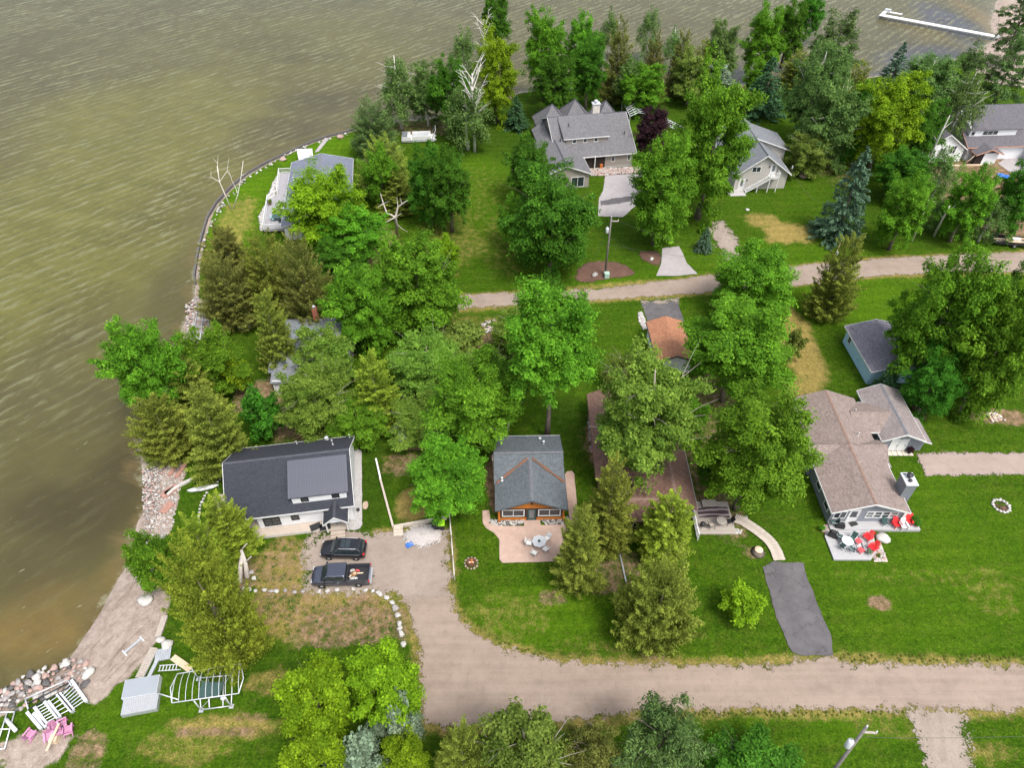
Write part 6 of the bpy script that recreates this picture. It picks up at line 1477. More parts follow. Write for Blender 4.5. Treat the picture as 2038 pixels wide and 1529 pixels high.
b = MB(); b.box(f4[0].x+.6,f4[1].x-.5,f4[3].y+.9,f4[0].y-.5,.42,.5); b.build('bunk_board', GREENP, t)
MB().tube([P(313,1383)-o_+Vector((0,0,.4)), D_.lerp(A_,.3)+Vector((0,0,-1.2))], .06, 6).build('tow_bar', WHITE_METAL, t)
# white lift sections by the rocks
def lift_section(a, c_, label, other, nbar=6, zb=.35):
    o_ = P(*a); t = thing('lift_section', tuple(o_), 0, label, 'lift section', 'white dock frames stacked at the lower left')
    q = [P(*a)-o_, P(*c_)-o_, P(*other[1])-o_, P(*other[0])-o_]; up = Vector((0,0,zb))
    for u, v in ((0,1),(3,2)):
        d = q[v]-q[u]; b = MB(); b.T = Matrix.Translation(q[u]) @ Matrix.Rotation(math.atan2(d.y, d.x), 4, 'Z'); b.box(0,d.length,-.13,.13,zb-.1,zb+.14); b.box(0,d.length,-.03,.03,0,zb-.1); b.build('beam', WHITE_METAL, t)
    for i in range(nbar):
        s_ = (i+.3)/nbar; MB().tube([q[0].lerp(q[1], s_)+up, q[3].lerp(q[2], s_)+up], .045, 5).build('cross_bar', GREY_METAL, t)
    return t
lift_section((58,1422),(86,1455), 'white frame with two pale beams, leftmost of the dock frames', ((71,1424),(96,1452)), 2)
lift_section((93,1401),(119,1434), 'white dock frame with grey bars beside the pink chairs', ((73,1412),(97,1446)), 7)
lift_section((118,1386),(147,1421), 'white dock frame between the other frames and the rocks', ((100,1400),(124,1432)), 5)
lift_section((146,1358),(176,1401), 'white dock frame nearest the beach sand', ((122,1384),(150,1418)), 8)
t = thing('bare_dock', tuple(P(12,1455)), 0, 'white rectangular dock frame cut by the left edge', 'dock frame'); o_ = P(12,1455)
for a, c_ in (((-20,1419),(29,1418)),((29,1418),(9,1491)),((14,1419),(-5,1480)),((-20,1453),(18,1452)),((-20,1494),(9,1491))):
    MB().tube([P(*a,.3)-o_, P(*c_,.3)-o_], .06, 6).build('tube', WHITE_METAL, t)
t = thing('white_float_tube', tuple(P(22,1445)), 0, 'fat white tube lying across the dock frame', 'float'); o_ = P(22,1445); MB().tube([P(12,1433,.5)-o_, P(32,1456,.5)-o_], .17, 9).build('tube', WHITE, t)
t = thing('bare_dock', tuple(P(95,1375)), 0, 'long dark dock frame lying on the shore rocks', 'dock frame'); o_ = P(95,1375)
for a, c_, m in (((50,1392),(134,1354),WHITE_METAL),((54,1402),(138,1360),DARK_METAL),((56,1413),(142,1366),DARK_METAL),((50,1392),(56,1413),WHITE_METAL),((134,1354),(142,1366),WHITE_METAL)):
    MB().tube([P(*a,.45)-o_, P(*c_,.45)-o_], .06, 6).build('rail', m, t)
def adirondack(loc, rz, m, label, name='deck_chair', cat='chair', group=None):
    t = thing(name, loc, rz, label, cat, group)      # faces local -y
    b = MB()
    for i in range(5): b.slab([(-.30,-.35+i*.15,.40-i*.03),(.30,-.35+i*.15,.40-i*.03),(.30,-.22+i*.15,.375-i*.03),(-.30,-.22+i*.15,.375-i*.03)], .03)
    b.build('seat', m, t)
    b = MB()
    for i in range(5): x = -.28+i*.115; h = .95+.10*(1-abs(i-2)/2); b.ext([(x,.22,.28),(x+.10,.22,.28),(x+.10,.56,h),(x,.56,h)], (0,.03,.02))
    b.build('backrest', m, t)
    for s_ in (-1, 1):
        x0, x1 = sorted((s_*.28, s_*.43)); MB().box(x0,x1,-.42,.36,.56,.60).build('armrest', m, t)
        x0, x1 = sorted((s_*.31, s_*.36)); MB().box(x0,x1,-.40,-.28,0,.555).build('leg', m, t)
        MB().ext([(s_*.335-.02,-.3,.34),(s_*.335-.02,.5,.02),(s_*.335-.02,.62,.02),(s_*.335-.02,.5,.2),(s_*.335-.02,-.3,.42)], (.04,0,0)).build('side_rail', m, t)
    return t
PG = 'pink chairs heaped by the dock frames'
p = P(64,1466); adirondack((p.x,p.y,0), 160, PINK, 'lone pink plastic chair left of the chair heap', 'plastic_chair', group=PG)
for px, py, rz, tilt, lab in ((112,1450,40,60,'pink chair leaning at the top left of the heap'),(128,1446,120,0,'pink chair against the white frame at the top of the heap'),(139,1457,200,0,'upright pink chair at the right of the heap'),(103,1464,20,75,'pink chair tipped over at the left of the heap'),(122,1459,300,30,'pink chair in the middle of the heap')):
    p = P(px, py); t = adirondack((p.x,p.y,.05), rz, PINK, lab, 'plastic_chair', group=PG); t.rotation_euler[0] = R(tilt*.4)
oriented('long_board', tuple(P(115,1472)), 89, lambda b: b.box(-1.25,1.0,-.1,.1,.78,.86), WOOD_PALE, 'long pale board resting on the pink chairs', 'board')
oriented('wooden_box', tuple(P(111,1474)), 5, lambda b: b.box(-.3,.3,-.35,.35,0,.55), WOOD_PALE, 'small wooden box under the long pale board', 'box')
# ---------------------------------------------------------------- yard things
def bin_(loc, rz, body, lid, label):
    t = thing('wheelie_bin', loc, rz, label, 'bin'); b = MB(); b.loft([[(-.26,-.3,.05),(.26,-.3,.05),(.26,.3,.05),(-.26,.3,.05)],[(-.32,-.38,1.0),(.32,-.38,1.0),(.32,.38,1.0),(-.32,.38,1.0)]], smooth=False); b.build('body', body, t)
    b = MB(); b.slab([(-.34,-.42,1.06),(.34,-.42,1.06),(.34,.42,1.10),(-.34,.42,1.10)], .06); b.build('lid', lid, t); b = MB(); b.tube([(-.3,.46,1.0),(.3,.46,1.0)], .025, 6); b.build('handle', BLACK, t)
    for x in (-.28,.28): m = MB(); m.T = Matrix.Translation((x,.34,.12)) @ Matrix.Rotation(R(90),4,'Y'); m.lathe([(.12,-.03),(.12,.03)], n=10); m.build('wheel', RUBBER, t)
LIME = mat('lime_lid', (.30,.62,.02), .06, 3, .45)
p = P(880,1052); bin_((p.x,p.y,0), 4, BLACK, LIME, 'wheelie bin with a lime green lid beside the gravel heap'); p = P(868,1051); bin_((p.x,p.y,0), 4, BLACK, BLACK, 'black wheelie bin left of the lime lidded bin')
for px, py, rz, s_, lab in ((818,1085,30,.55,'crumpled blue tarp left of the gravel heap'),(863,1053,10,.3,'small blue tarp scrap behind the gravel heap'),(2000,352,-35,1.3,'blue tarp by the concrete slab in the dirt yard')):
    bm = bmesh.new(); bmesh.ops.create_grid(bm, x_segments=9, y_segments=7, size=s_)
    for v in bm.verts: v.co.z = .12+.18*s_*noise.noise(v.co*3/s_)+.05; v.co.y *= .55
    me = bpy.data.meshes.new('tarp'); bm.to_mesh(me); bm.free(); me.materials.append(BLUE); o = bpy.data.objects.new('tarp', me); COL.objects.link(o); o.location = P(px,py); o.rotation_euler[2] = R(rz); tag(o, lab, 'tarp')
t = thing('garden_bench', tuple(P(853,978)), 94, 'grey green reclining bench in the fenced yard', 'bench')
b = MB(); b.box(-1.0,.9,-.28,.28,.38,.46); b.build('seat', GREENP, t); b = MB(); b.slab([(.85,-.3,.5),(1.55,-.3,.95),(1.55,.3,.95),(.85,.3,.5)], .06); b.build('backrest', GLASS_L, t)
for x in (-.9,.8):
    for y in (-.24,.24): MB().box(x-.03,x+.03,y-.03,y+.03,0,.38).build('leg', GREY_METAL, t)
for px, py, rz, w_ in ((628,1049,28,.95),(647,1049,15,.95)):
    o = oriented('door_mat', tuple(P(px,py,.5)+Vector((0,0,.015))), rz, lambda b: b.box(-w_*.6,w_*.6,-.42,.42,0,.03), BLACK, 'dark mat on the deck boards farther from the porch' if px < 640 else 'dark mat on the deck touching the porch of the white house', 'mat')
t = thing('folding_chair', tuple(P(672,1041,.5)), -40, 'blue folding chair under the white house porch', 'chair')
MB().box(-.25,.25,-.25,.25,.4,.46).build('seat', mat('pale_blue_fabric', (.25,.45,.62), .15, 4), t); MB().ext([(-.25,.25,.46),(.25,.25,.46),(.25,.42,.95),(-.25,.42,.95)], (0,.03,0)).build('backrest', bpy.data.materials['pale_blue_fabric'], t)
for x in (-.22,.22):
    for y in (-.22,.22): MB().box(x-.02,x+.02,y-.02,y+.02,0,.4).build('leg', BLACK, t)
t = thing('planter', tuple(P(713,1017)), 0, 'dark round planter on the gravel strip', 'planter'); MB().lathe([(.15,0),(.2,.3),(.17,.3),(.14,.2)], n=10).build('pot', BLACK, t)
t = thing('fire_pit', tuple(P(938,1122)), 0, 'rusty fire pit ringed by stones on the lawn left of the patio', 'fire pit')
MB().lathe([(.42,0),(.5,.3),(.44,.3),(.36,.08)], n=14).build('bowl', mat('burnt_rust', (.10,.045,.025), .4, 5, .9), t); MB().cbox((0,0,.2),(.5,.14,.12)).build('log', WOOD_PALE, t); MB().cbox((.05,.1,.26),(.14,.45,.1)).build('log', ORANGE, t)
for i in range(12): rock((math.cos(i*.5236)*.66, math.sin(i*.5236)*.66, .04), .15, STONE_P, None, name='stone', parent=t)
t = thing('fire_ring', tuple(P(1992,1008)), 0, 'ring of white stones round ashes on the right lawn', 'fire ring')
for i in range(15): rock((math.cos(i*.4189)*.85, math.sin(i*.4189)*.85, .08), .22, STONE_W, None, name='stone', parent=t)
MB().lathe([(.7,0),(.5,.05),(.1,.08)], n=14).build('ash', MULCH, t)
t = thing('tree_stump', tuple(P(1508,1100)), 0, 'fresh cut tree stump beside the boardwalk', 'stump'); MB().lathe([(.75,0),(.5,.2),(.44,.55)], n=14).build('trunk', BARK, t); MB().lathe([(.43,.551),(.42,.565)], n=14).build('cut_face', WOOD_PALE, t)
# utility poles and wires
WIREM = mat('dark_wire', (.05,.05,.05), .1, 3, .6)
def wire(a, b_, sag, label, r=.014):
    n = 14; pts = [a.lerp(b_, i/n)-Vector((0,0,sag*4*(i/n)*(1-i/n))) for i in range(n+1)]
    m = MB(); m.tube([p-a for p in pts], r, 4); return tag(m.build('power_line', WIREM, None, tuple(a)), label, 'wire', 'overhead wires')
POLE = mat('dark_pole_wood', (.13,.12,.11), .25, 3, .9)
def upole(px, py, H, label, lean=0, trans=True):
    t = thing('utility_pole', tuple(P(px,py)), 0, label, 'utility pole')
    MB().tube([(0,0,-.3),(0,0,H)], [.17,.12], 9).build('pole', POLE, t); c_ = MB(); c_.box(-.1,1.1,-.06,.06,H-.75,H-.62); c_.build('crossarm', WOOD_GREY, t)
    MB().lathe([(.05,0),(.07,.1),(.03,.22)], (0,0,H), 8).build('insulator', WHITE, t); MB().lathe([(.05,0),(.07,.1),(.03,.2)], (1.05,0,H-.62), 8).build('insulator', WHITE, t)
    if trans:
        b = MB(); b.lathe([(.22,0),(.25,.05),(.25,.75),(.2,.85),(.06,.9)], (-.42,-.05,H-2.6), 12); tr = b.build('transformer', WHITE_METAL, t); MB().lathe([(.04,0),(.06,.1),(.02,.2)], (-.42,-.05,H-1.7), 7).build('bushing', GREY_METAL, tr)
    return t
u1 = upole(1204,547,10.2, 'weathered utility pole in the mulch bed by the lane')
p1 = P(1204,547)
wire(p1+Vector((0,0,9.4)), P(1170,547,0), 0, 'guy wire from the lane utility pole down to the left')
wire(p1+Vector((0,0,7.0)), P(1290,520,0), 0, 'guy wire from the lane utility pole down to the right')
wire(p1+Vector((1.05,0,9.6)), P(1500,520,9), .6, 'upper overhead wire running right from the lane utility pole')
wire(p1+Vector((0,0,5.6)), P(1480,520,5.5), .5, 'lower overhead wire running right from the lane utility pole')
u2 = upole(1610,1600,11, 'utility pole with a white transformer leaning into the bottom edge')
e_ = P(1708,1471,9.2)-Vector(u2.location); u2.rotation_euler = (math.atan2(-e_.y, e_.z), math.atan2(e_.x, e_.z), 0)
wire(P(1712,1468,9.2), P(2300,1452,9.5), .8, 'overhead wire running right from the bottom edge pole')
t = thing('electric_cabinet', tuple(P(1207,552)), 5, 'small green electric cabinet at the foot of the lane pole', 'cabinet'); MB().box(-.35,.35,-.35,.35,0,.8).build('body', mat('pale_green_metal', (.30,.42,.36), .1, 3, .5), t); MB().box(-.38,.38,-.38,.38,.801,.86).build('lid', bpy.data.materials['pale_green_metal'], t)
u3 = thing('lawn_post', tuple(P(1664,506)), 0, 'thin wooden post with white box on the lawn by the lane', 'post'); MB().box(-.05,.05,-.05,.05,0,2.2).build('post', WOOD_PALE, u3); MB().box(-.2,.2,-.3,-.06,0,.5).build('box', WHITE, u3)
wire(Vector((49.0,116.0,4.6)), P(1625,400,1.0), .6, 'service wire from the garage apartment down to the lawn')
# ---------------------------------------------------------------- patio, decks and their furniture
def patio_chair(loc, rz, fm, sm, label, group=None):
    t = thing('patio_chair', loc, rz, label, 'chair', group)     # faces local -y
    MB().slab([(-.26,-.27,.43),(.26,-.27,.43),(.26,.25,.40),(-.26,.25,.40)], .04).build('seat', sm, t)
    MB().ext([(-.26,.22,.42),(.26,.22,.42),(.26,.42,.98),(-.26,.42,.98)], (0,.035,0)).build('backrest', sm, t)
    for s_ in (-1, 1):
        MB().tube([(s_*.29,-.27,0),(s_*.29,-.27,.62),(s_*.29,.3,.64)], .025, 5).build('armrest', fm, t); MB().tube([(s_*.28,.34,0),(s_*.28,.24,.42),(s_*.28,.46,1.0)], .025, 5).build('leg', fm, t)
    return t
def round_table(loc, r, top, leg, label, n=24, cloth=None):
    t = thing('round_table', loc, 0, label, 'table'); MB().lathe([(r,.70),(r,.74)], n=n).build('tabletop', top, t); MB().lathe([(r*1.02,.69),(r*1.06,.72),(r*1.02,.75),(r*.985,.75)], n=n).build('rim', leg, t)
    for i in range(4): a = i*1.5708+.7; MB().tube([(math.cos(a)*r*.75, math.sin(a)*r*.75, 0),(math.cos(a)*r*.6, math.sin(a)*r*.6, .69)], .025, 5).build('leg', leg, t)
    return t
PTOP = mat('white_table_top', (.52,.54,.54), .06, 2, .35)
pp = lambda px, py, z=0.0: tuple(P(px, py, z+.4)-Vector((0,0,.4)))
t = round_table(pp(1073,1081,.05), .74, PTOP, WHITE_METAL, 'white octagonal patio table on the pink patio', 8)
p = P(1073,1081,.8); MB().lathe([(.12,0),(.16,.02),(.16,.05)], (0,0,.74), 10).build('tray', GREENP, t)
PCG = 'white chairs round the patio table'
for px, py, rz, lab in ((1053,1081,80,'white patio chair on the left of the white patio table'),(1088,1072,-52,'white patio chair at the upper right of the white patio table'),(1086,1093,-130,'white patio chair at the lower right of the white patio table'),(1063,1101,150,'white patio chair pushed back below the white patio table')):
    patio_chair(pp(px,py,.05), rz+0, WHITE, WHITE, lab, PCG)
# tan roof house decks
UZ, LZ = .36, .2
RG = 'red plastic chairs on the white deck'
adirondack(pp(1785,1043,UZ), 10, RED, 'red plastic chair on the upper deck next to the white chair', 'deck_chair', group=RG)
adirondack(pp(1809,1036,UZ), -20, RED, 'red plastic chair at the right corner of the upper deck', 'deck_chair', group=RG)
adirondack(pp(1799,1046,UZ), 5, WHITE, 'white plastic chair between the two red chairs on the upper deck', 'deck_chair')
adirondack(pp(1728,1069,LZ), -58, RED, 'upper of the two red reclined chairs on the lower deck', 'deck_chair', group=RG)
adirondack(pp(1738,1090,LZ), -58, RED, 'lower of the two red reclined chairs on the lower deck', 'deck_chair', group=RG)
def stool(loc, rz, label):
    t = thing('footstool', loc, rz, label, 'footstool', 'faded red footstools on the lower deck'); b = MB()
    for i in range(5): b.box(-.30,.30,-.32+i*.13,-.21+i*.13,.34-abs(i-2)*.015,.38-abs(i-2)*.015)
    b.build('seat', RED2, t)
    for x in (-.24,.24):
        for y in (-.24,.24): MB().box(x-.03,x+.03,y-.03,y+.03,0,.33).build('leg', RED2, t)
stool(pp(1709,1076,LZ), -62, 'faded red footstool before the upper red reclined chair'); stool(pp(1714,1094,LZ), -62, 'faded red footstool before the lower red reclined chair')
GLT = mat('frosted_glass_top', (.22,.27,.27), .08, 2, .25)
round_table(pp(1685,1080,LZ), .58, GLT, WHITE_METAL, 'round frosted glass table on the striped deck rug')
GG = 'dark green chairs round the glass table'
for px, py, rz, lab in ((1672,1068,-135+200,'dark green chair at the upper left of the glass table'),(1697,1071,-45,'dark green chair at the upper right of the glass table'),(1678,1087,130,'dark green chair at the lower left of the glass table'),(1696,1093,-150,'dark green chair at the lower right of the glass table')):
    patio_chair(pp(px,py,LZ), rz, WHITE_METAL, GREENP, lab, GG)
patio_chair(pp(1762,1040,UZ), 5, GREENP, GREENP, 'dark green chair by itself on the upper deck under the windows')
patio_chair(pp(1660,1040,UZ), -100, GREY_METAL, GREENP, 'grey chair at the left end of the upper deck')
def rugmat(name, a, b_, pitch):
    m, nt, bs = newmat(name); co = ocoord(nt); sx = N(nt, 'ShaderNodeSeparateXYZ'); nt.links.new(co, sx.inputs[0])
    wn = N(nt, 'ShaderNodeTexWhiteNoise'); wn.noise_dimensions = '1D'; nt.links.new(math_(nt, 'FLOOR', math_(nt, 'DIVIDE', sx.outputs[0], pitch)), wn.inputs['W'])
    nt.links.new(ramp(nt, wn.outputs['Value'], [(.0, a), (.4, b_), (.7, (.30,.30,.32)), (1.0, a)], 'CONSTANT'), bs.inputs['Base Color']); bs.inputs['Roughness'].default_value = .95; return m
b = MB(); b.box(-1.15,1.15,-1.05,1.05,0,.02); o = b.build('striped_rug', rugmat('striped_weave', (.05,.055,.07), (.46,.45,.45), .085)); dl = Vector((37.6-1.62, 47.5-5.75, LZ+.004)); o.location = dl; o.rotation_euler[2] = R(0); tag(o, 'grey and black striped rug on the lower white deck', 'rug')
def grill(loc, rz, label, m=BLACK, s=1.0):
    t = thing('covered_grill', loc, rz, label, 'grill'); b = MB(); b.loft([[(-.62*s,-.3*s,.05),(.62*s,-.3*s,.05),(.62*s,.3*s,.05),(-.62*s,.3*s,.05)],[(-.6*s,-.3*s,.8*s),(.6*s,-.3*s,.8*s),(.6*s,.3*s,.8*s),(-.6*s,.3*s,.8*s)],[(-.35*s,-.26*s,1.12*s),(.35*s,-.26*s,1.12*s),(.35*s,.2*s,1.15*s),(-.35*s,.2*s,1.15*s)]], smooth=False); b.build('cover', m, t)
    for x in (-.55*s,.55*s): MB().box(x-.03,x+.03,-.05,.05,0,.06).build('foot', DARK_METAL, t)
grill(pp(1673,1046,UZ), -12, 'black covered grill at the left of the upper deck', s=.72); grill(pp(1659,1064,LZ), -30, 'black barbecue at the upper left corner of the lower deck', s=.8)
oriented('door_mat', tuple(P(1698,1043,UZ)+Vector((0,0,.02))), 18, lambda b: b.box(-.45,.45,-.28,.28,-.01,.02), BLACK, 'black mat before the white door of the tan roofed house', 'mat')
def potted(px, py, z, label, s=.5, pot=STONE_D, leaf='maple_dark'):
    t = thing('potted_plant', tuple(P(px,py,z)), 0, label, 'plant'); MB().lathe([(.16*s*2,0),(.22*s*2,.4*s*2),(.17*s*2,.4*s*2)], n=10).build('pot', pot, t); crown_obj('small', LM[leaf], t, (0,0,.75*s*1.5), (.42*s*2,.42*s*2,.4*s*2), 0)
potted(1818,1041,UZ, 'potted plant at the top right corner of the upper deck'); potted(1824,1047,UZ, 'dark flower pot at the right end of the upper deck', .4, RED2)
potted(1728,1103,LZ, 'pale green pot plant at the bottom of the lower deck', .35, WHITE, 'grey_shrub')
sheet('stone_planting', [(1736,1106),(1742,1096),(1748,1082),(1752,1080),(1767,1119),(1740,1119)], .03, mat('sandy_stones', (.42,.36,.31), .35, 6, .95, bump=.5), .04, seed=31)
pebbles('garden_stones', [(1738,1106),(1744,1096),(1750,1084),(1765,1117),(1742,1117)], 40, .1, .2, [STONE_W, STONE_P, STONE], .06, 'mixed stones in the wedge bed beside the lower deck')
for px, py, s_, lf, lab in ((1741,1064,.32,'olive','dry grass tuft between the two decks'),(1747,1108,.28,'olive','dry grass tuft in the stone wedge beside the lower deck')):
    t = thing('grass_tuft', tuple(P(px,py)), 0, lab, 'plant'); crown_obj('cedar_wide', LM[lf], t, (0,0,0), (s_,s_,.3), 1)
pebbles('garden_stones', [(1638,1046),(1650,1046),(1652,1062),(1644,1066),(1636,1058)], 60, .09, .17, [STONE_W, STONE_P, STONE], .06, 'stones at the corner of the tan roofed house')
potted(1634,1056,0, 'leafy pot at the corner of the tan roofed house', .4, BLACK, 'maple')
t = thing('flower_urn', tuple(P(1809,902)), 0, 'dark urn of purple flowers before the grey garage wall', 'plant'); MB().lathe([(.15,0),(.24,.35),(.2,.35)], n=10).build('pot', BLACK, t); crown_obj('small', LM['purple'], t, (0,0,.6), (.4,.4,.35), 0)
# brown cottage deck
o_ = Vector((16+6.0, 47-3.0, 0)); t = thing('wood_deck', tuple(o_), 0, 'weathered grey board deck beside the brown cottage', 'deck')
MB().box(-2.1,2.0,-1.0,3.2,.05,.25).build('deck_frame', WOOD_GREY, t)
for i in range(29):
    if i == 0: b = MB(); b.box(.008,.134,-1.05,1.0,.254,.29); bd0 = b.build('deck_board', WOOD_GREY, t); bd0.location = (-2.1,0,0)
    else: o = bd0.copy(); COL.objects.link(o); o.location = (-2.1+i*.142,0,random.uniform(0,.008))
m_, nt, b = newmat('swirl_rug'); co = ocoord(nt); vr = N(nt, 'ShaderNodeTexWave'); vr.wave_type = 'RINGS'; vr.inputs['Scale'].default_value = .55; vr.inputs['Distortion'].default_value = 5; vr.inputs['Detail'].default_value = 0; nt.links.new(co, vr.inputs['Vector'])
nt.links.new(ramp(nt, vr.outputs['Fac'], [(.55,(.055,.035,.035)),(.62,(.30,.24,.25))]), b.inputs['Base Color']); b.inputs['Roughness'].default_value = .95
oriented('outdoor_rug', tuple(o_+Vector((.1,1.7,.254))), 0, lambda b: b.box(-1.7,1.7,-.62,.75,0,.02), m_, 'brown outdoor rug with pale swirls at the back of the board deck', 'rug')
t = thing('white_rail', tuple(o_+Vector((-2.2,-1.0,0))), 0, 'white railing at the left end of the board deck', 'railing'); railing(t, [(0,-.6),(0,2.2)], .0, 1.1)
t = thing('outdoor_bench', tuple(o_+Vector((-.3,2.7,.26))), 0, 'dark framed seat behind the swirl rug', 'bench'); MB().box(-.7,.9,-.35,.45,.3,.42).build('seat', WOOD_GREY, t)
for x in (-.65,.85): MB().box(x-.04,x+.04,-.3,.4,0,.29).build('leg', DARK_METAL, t)
round_table(tuple(o_+Vector((.55,.15,.29))), .52, mat('sand_table_top', (.42,.37,.28), .15, 3), WOOD_GREY, 'round tan table on the board deck')
patio_chair(tuple(o_+Vector((-.55,-.25,.29))), 100, DARK_METAL, WOOD_GREY, 'dark chair left of the round tan table'); patio_chair(tuple(o_+Vector((1.5,.3,.29))), -80, DARK_METAL, DARK_METAL, 'dark chair right of the round tan table')
t = thing('kettle_grill', tuple(o_+Vector((-1.55,-.3,.29))), 0, 'black kettle grill at the left of the board deck', 'grill'); MB().lathe([(.08,.45),(.27,.58),(.3,.7),(.27,.84),(.1,.95)], n=14).build('kettle', BLACK, t)
for i in range(3): a = i*2.094; MB().tube([(math.cos(a)*.3, math.sin(a)*.3, 0),(math.cos(a)*.12, math.sin(a)*.12, .55)], .018, 5).build('leg', DARK_METAL, t)
t = thing('window_air_conditioner', tuple(P(1262,1049)), 0, 'grey air conditioner box beside the brown cottage', 'air conditioner'); MB().box(-.55,.55,-.4,.4,0,.75).build('case', DARK_METAL, t)
for x in (-.27,.27): MB().box(x-.25,x+.25,-.36,.36,.751,.78).build('panel', GREY_METAL, t)
# boardwalk
cl = [P(*q) for q in ((1462,1033),(1478,1039),(1492,1048),(1507,1058),(1517,1066),(1528,1075),(1537,1086),(1544,1098),(1551,1117))]
t = thing('boardwalk', tuple(cl[0]), 0, 'curved weathered boardwalk leading down to the asphalt drive', 'boardwalk')
seg = [(cl[i+1]-cl[i]).length for i in range(len(cl)-1)]; tot = sum(seg); n = int(tot/.165); pb = None
for i in range(n):
    s_ = (i+.5)/n*tot; k_ = 0
    while s_ > seg[k_]: s_ -= seg[k_]; k_ += 1
    p = cl[k_].lerp(cl[k_+1], s_/seg[k_]); d0 = (cl[k_+1]-cl[max(0,k_)]).normalized(); d1 = (cl[min(len(cl)-1,k_+2)]-cl[k_+1]).normalized() if k_+2 < len(cl) else d0; d = d0.lerp(d1, s_/seg[k_])
    if pb is None: b = MB(); b.box(-.072,.072,-.62,.62,.12,.16); pb = b.build('plank', mat('walk_planks', (.38,.33,.28), .3, 1.5, .85, bump=.3), t); o = pb
    else: o = pb.copy(); COL.objects.link(o)
    o.location = (p.x-cl[0].x, p.y-cl[0].y, random.uniform(0,.012)); o.rotation_euler = (0,0,math.atan2(d.y, d.x)+random.uniform(-.02,.02))
b = MB()
for s_ in (-.45,.45):
    pts = []
    for i, p in enumerate(cl):
        d = (cl[min(i+1,len(cl)-1)]-cl[max(i-1,0)]).normalized(); pts.append(p-cl[0]+Vector((-d.y,d.x,0))*s_+Vector((0,0,.06)))
    b.tube(pts, .05, 5)
b.build('stringer', WOOD_GREY, t)
pebbles('garden_stones', [(1458,1052),(1476,1056),(1474,1064),(1460,1062)], 40, .08, .16, [STONE_W, STONE], .05, 'pale stones below the start of the boardwalk'); pebbles('garden_stones', [(1474,1030),(1486,1030),(1486,1040),(1478,1038)], 30, .1, .2, [STONE_D, STONE], .05, 'dark stones above the boardwalk')
pebbles('garden_stones', [(1756,900),(1762,906),(1772,930),(1766,932),(1758,915)], 40, .1, .18, [STONE_W, STONE], .05, 'pale stones along the right wall of the tan roofed house')
# lakefront deck table
round_table(pp(553,432,.9), .85, WHITE, GREENP, 'round white table on the railed lakefront deck')
for px, py, rz, lab in ((544,435,90,'dark green chair left of the lakefront deck table'),(558,439,200,'dark green chair below the lakefront deck table')): patio_chair(pp(px,py,.9), rz, GREENP, mat('aqua_mesh', (.30,.50,.52), .1, 3) if px == 544 else GREENP, lab)
potted(538,407,.9, 'brown flower pot against the lakefront deck railing', .5, BRICK, 'olive')
for px, py, r, lab in ((564,318,.8,'pale boulder on the grass left of the pale blue roof'),(678,274,.9,'pale boulder on the grass at the point by the water')): p = P(px,py); rock((p.x,p.y,.15), r, STONE_P, lab)
# pontoon boat on the grass
t = thing('pontoon_boat', tuple(P(834,279)), 6, 'white pontoon boat parked on the grass under the birches', 'boat')
MB().box(-3.4,3.2,-1.2,1.2,.55,.7).build('deck', WHITE, t)
for y in (-.85,.85): m = MB(); m.tube([(-3.4,y,.3),(3.0,y,.3),(3.5,y,.45)], [.3,.3,.1], 10); m.build('pontoon', WHITE_METAL, t)
for a in ((-3.3,-1.6),(-1.3,2.4)):
    for y in (-1.17,1.17): MB().box(a[0],a[1],y-.03,y+.03,.71,1.35).build('side_panel', WHITE, t)
MB().box(-1.2,1.9,.3,1.1,.71,1.2).build('bench', WHITE_METAL, t); MB().box(-3.2,-2.2,-1.1,1.1,.71,1.5).build('console', GLASS_L, t)
MB().tube([(2.6,-1.3,.7),(3.4,-1.1,2.4),(3.5,0,2.9),(3.4,1.1,2.4),(2.6,1.3,.7)], .05, 6).build('hoop', WHITE_METAL, t)
# metal boat lift on the shore, left
o_ = P(405,655); t = thing('boat_lift', tuple(o_), 0, 'bare galvanised boat lift on the stones below the bronze cedars', 'boat lift')
for a, c_ in (((394,612),(384,668)),((384,668),(399,676)),((399,676),(443,671)),((405,624),(398,676)),((418,630),(410,672)),((428,630),(443,671)),((388,650),(425,652)),((386,660),(432,663)),((392,636),(424,638)),((395,624),(420,626)),((424,628),(446,668)),((440,640),(436,672))):
    MB().tube([P(*a,.6)-o_, P(*c_,.6)-o_], .07, 6).build('beam', GREY_METAL, t)
for q in ((394,612),(384,668),(443,671),(428,630)): MB().tube([P(*q)-o_, P(*q)-o_+Vector((0,0,1.0))], .06, 6).build('post', GREY_METAL, t)
t = thing('garden_bench', tuple(P(487,658)), 4, 'blue grey bench half hidden under the bronze cedars', 'bench'); MB().box(-.9,.9,-.25,.25,.4,.46).build('seat', GREY_METAL, t); MB().ext([(-.9,.26,.46),(.9,.26,.46),(.9,.36,.95),(-.9,.36,.95)], (0,.04,0)).build('backrest', GREY_METAL, t)
for x in (-.8,.8): MB().box(x-.04,x+.04,-.24,.24,0,.4).build('leg', DARK_METAL, t)
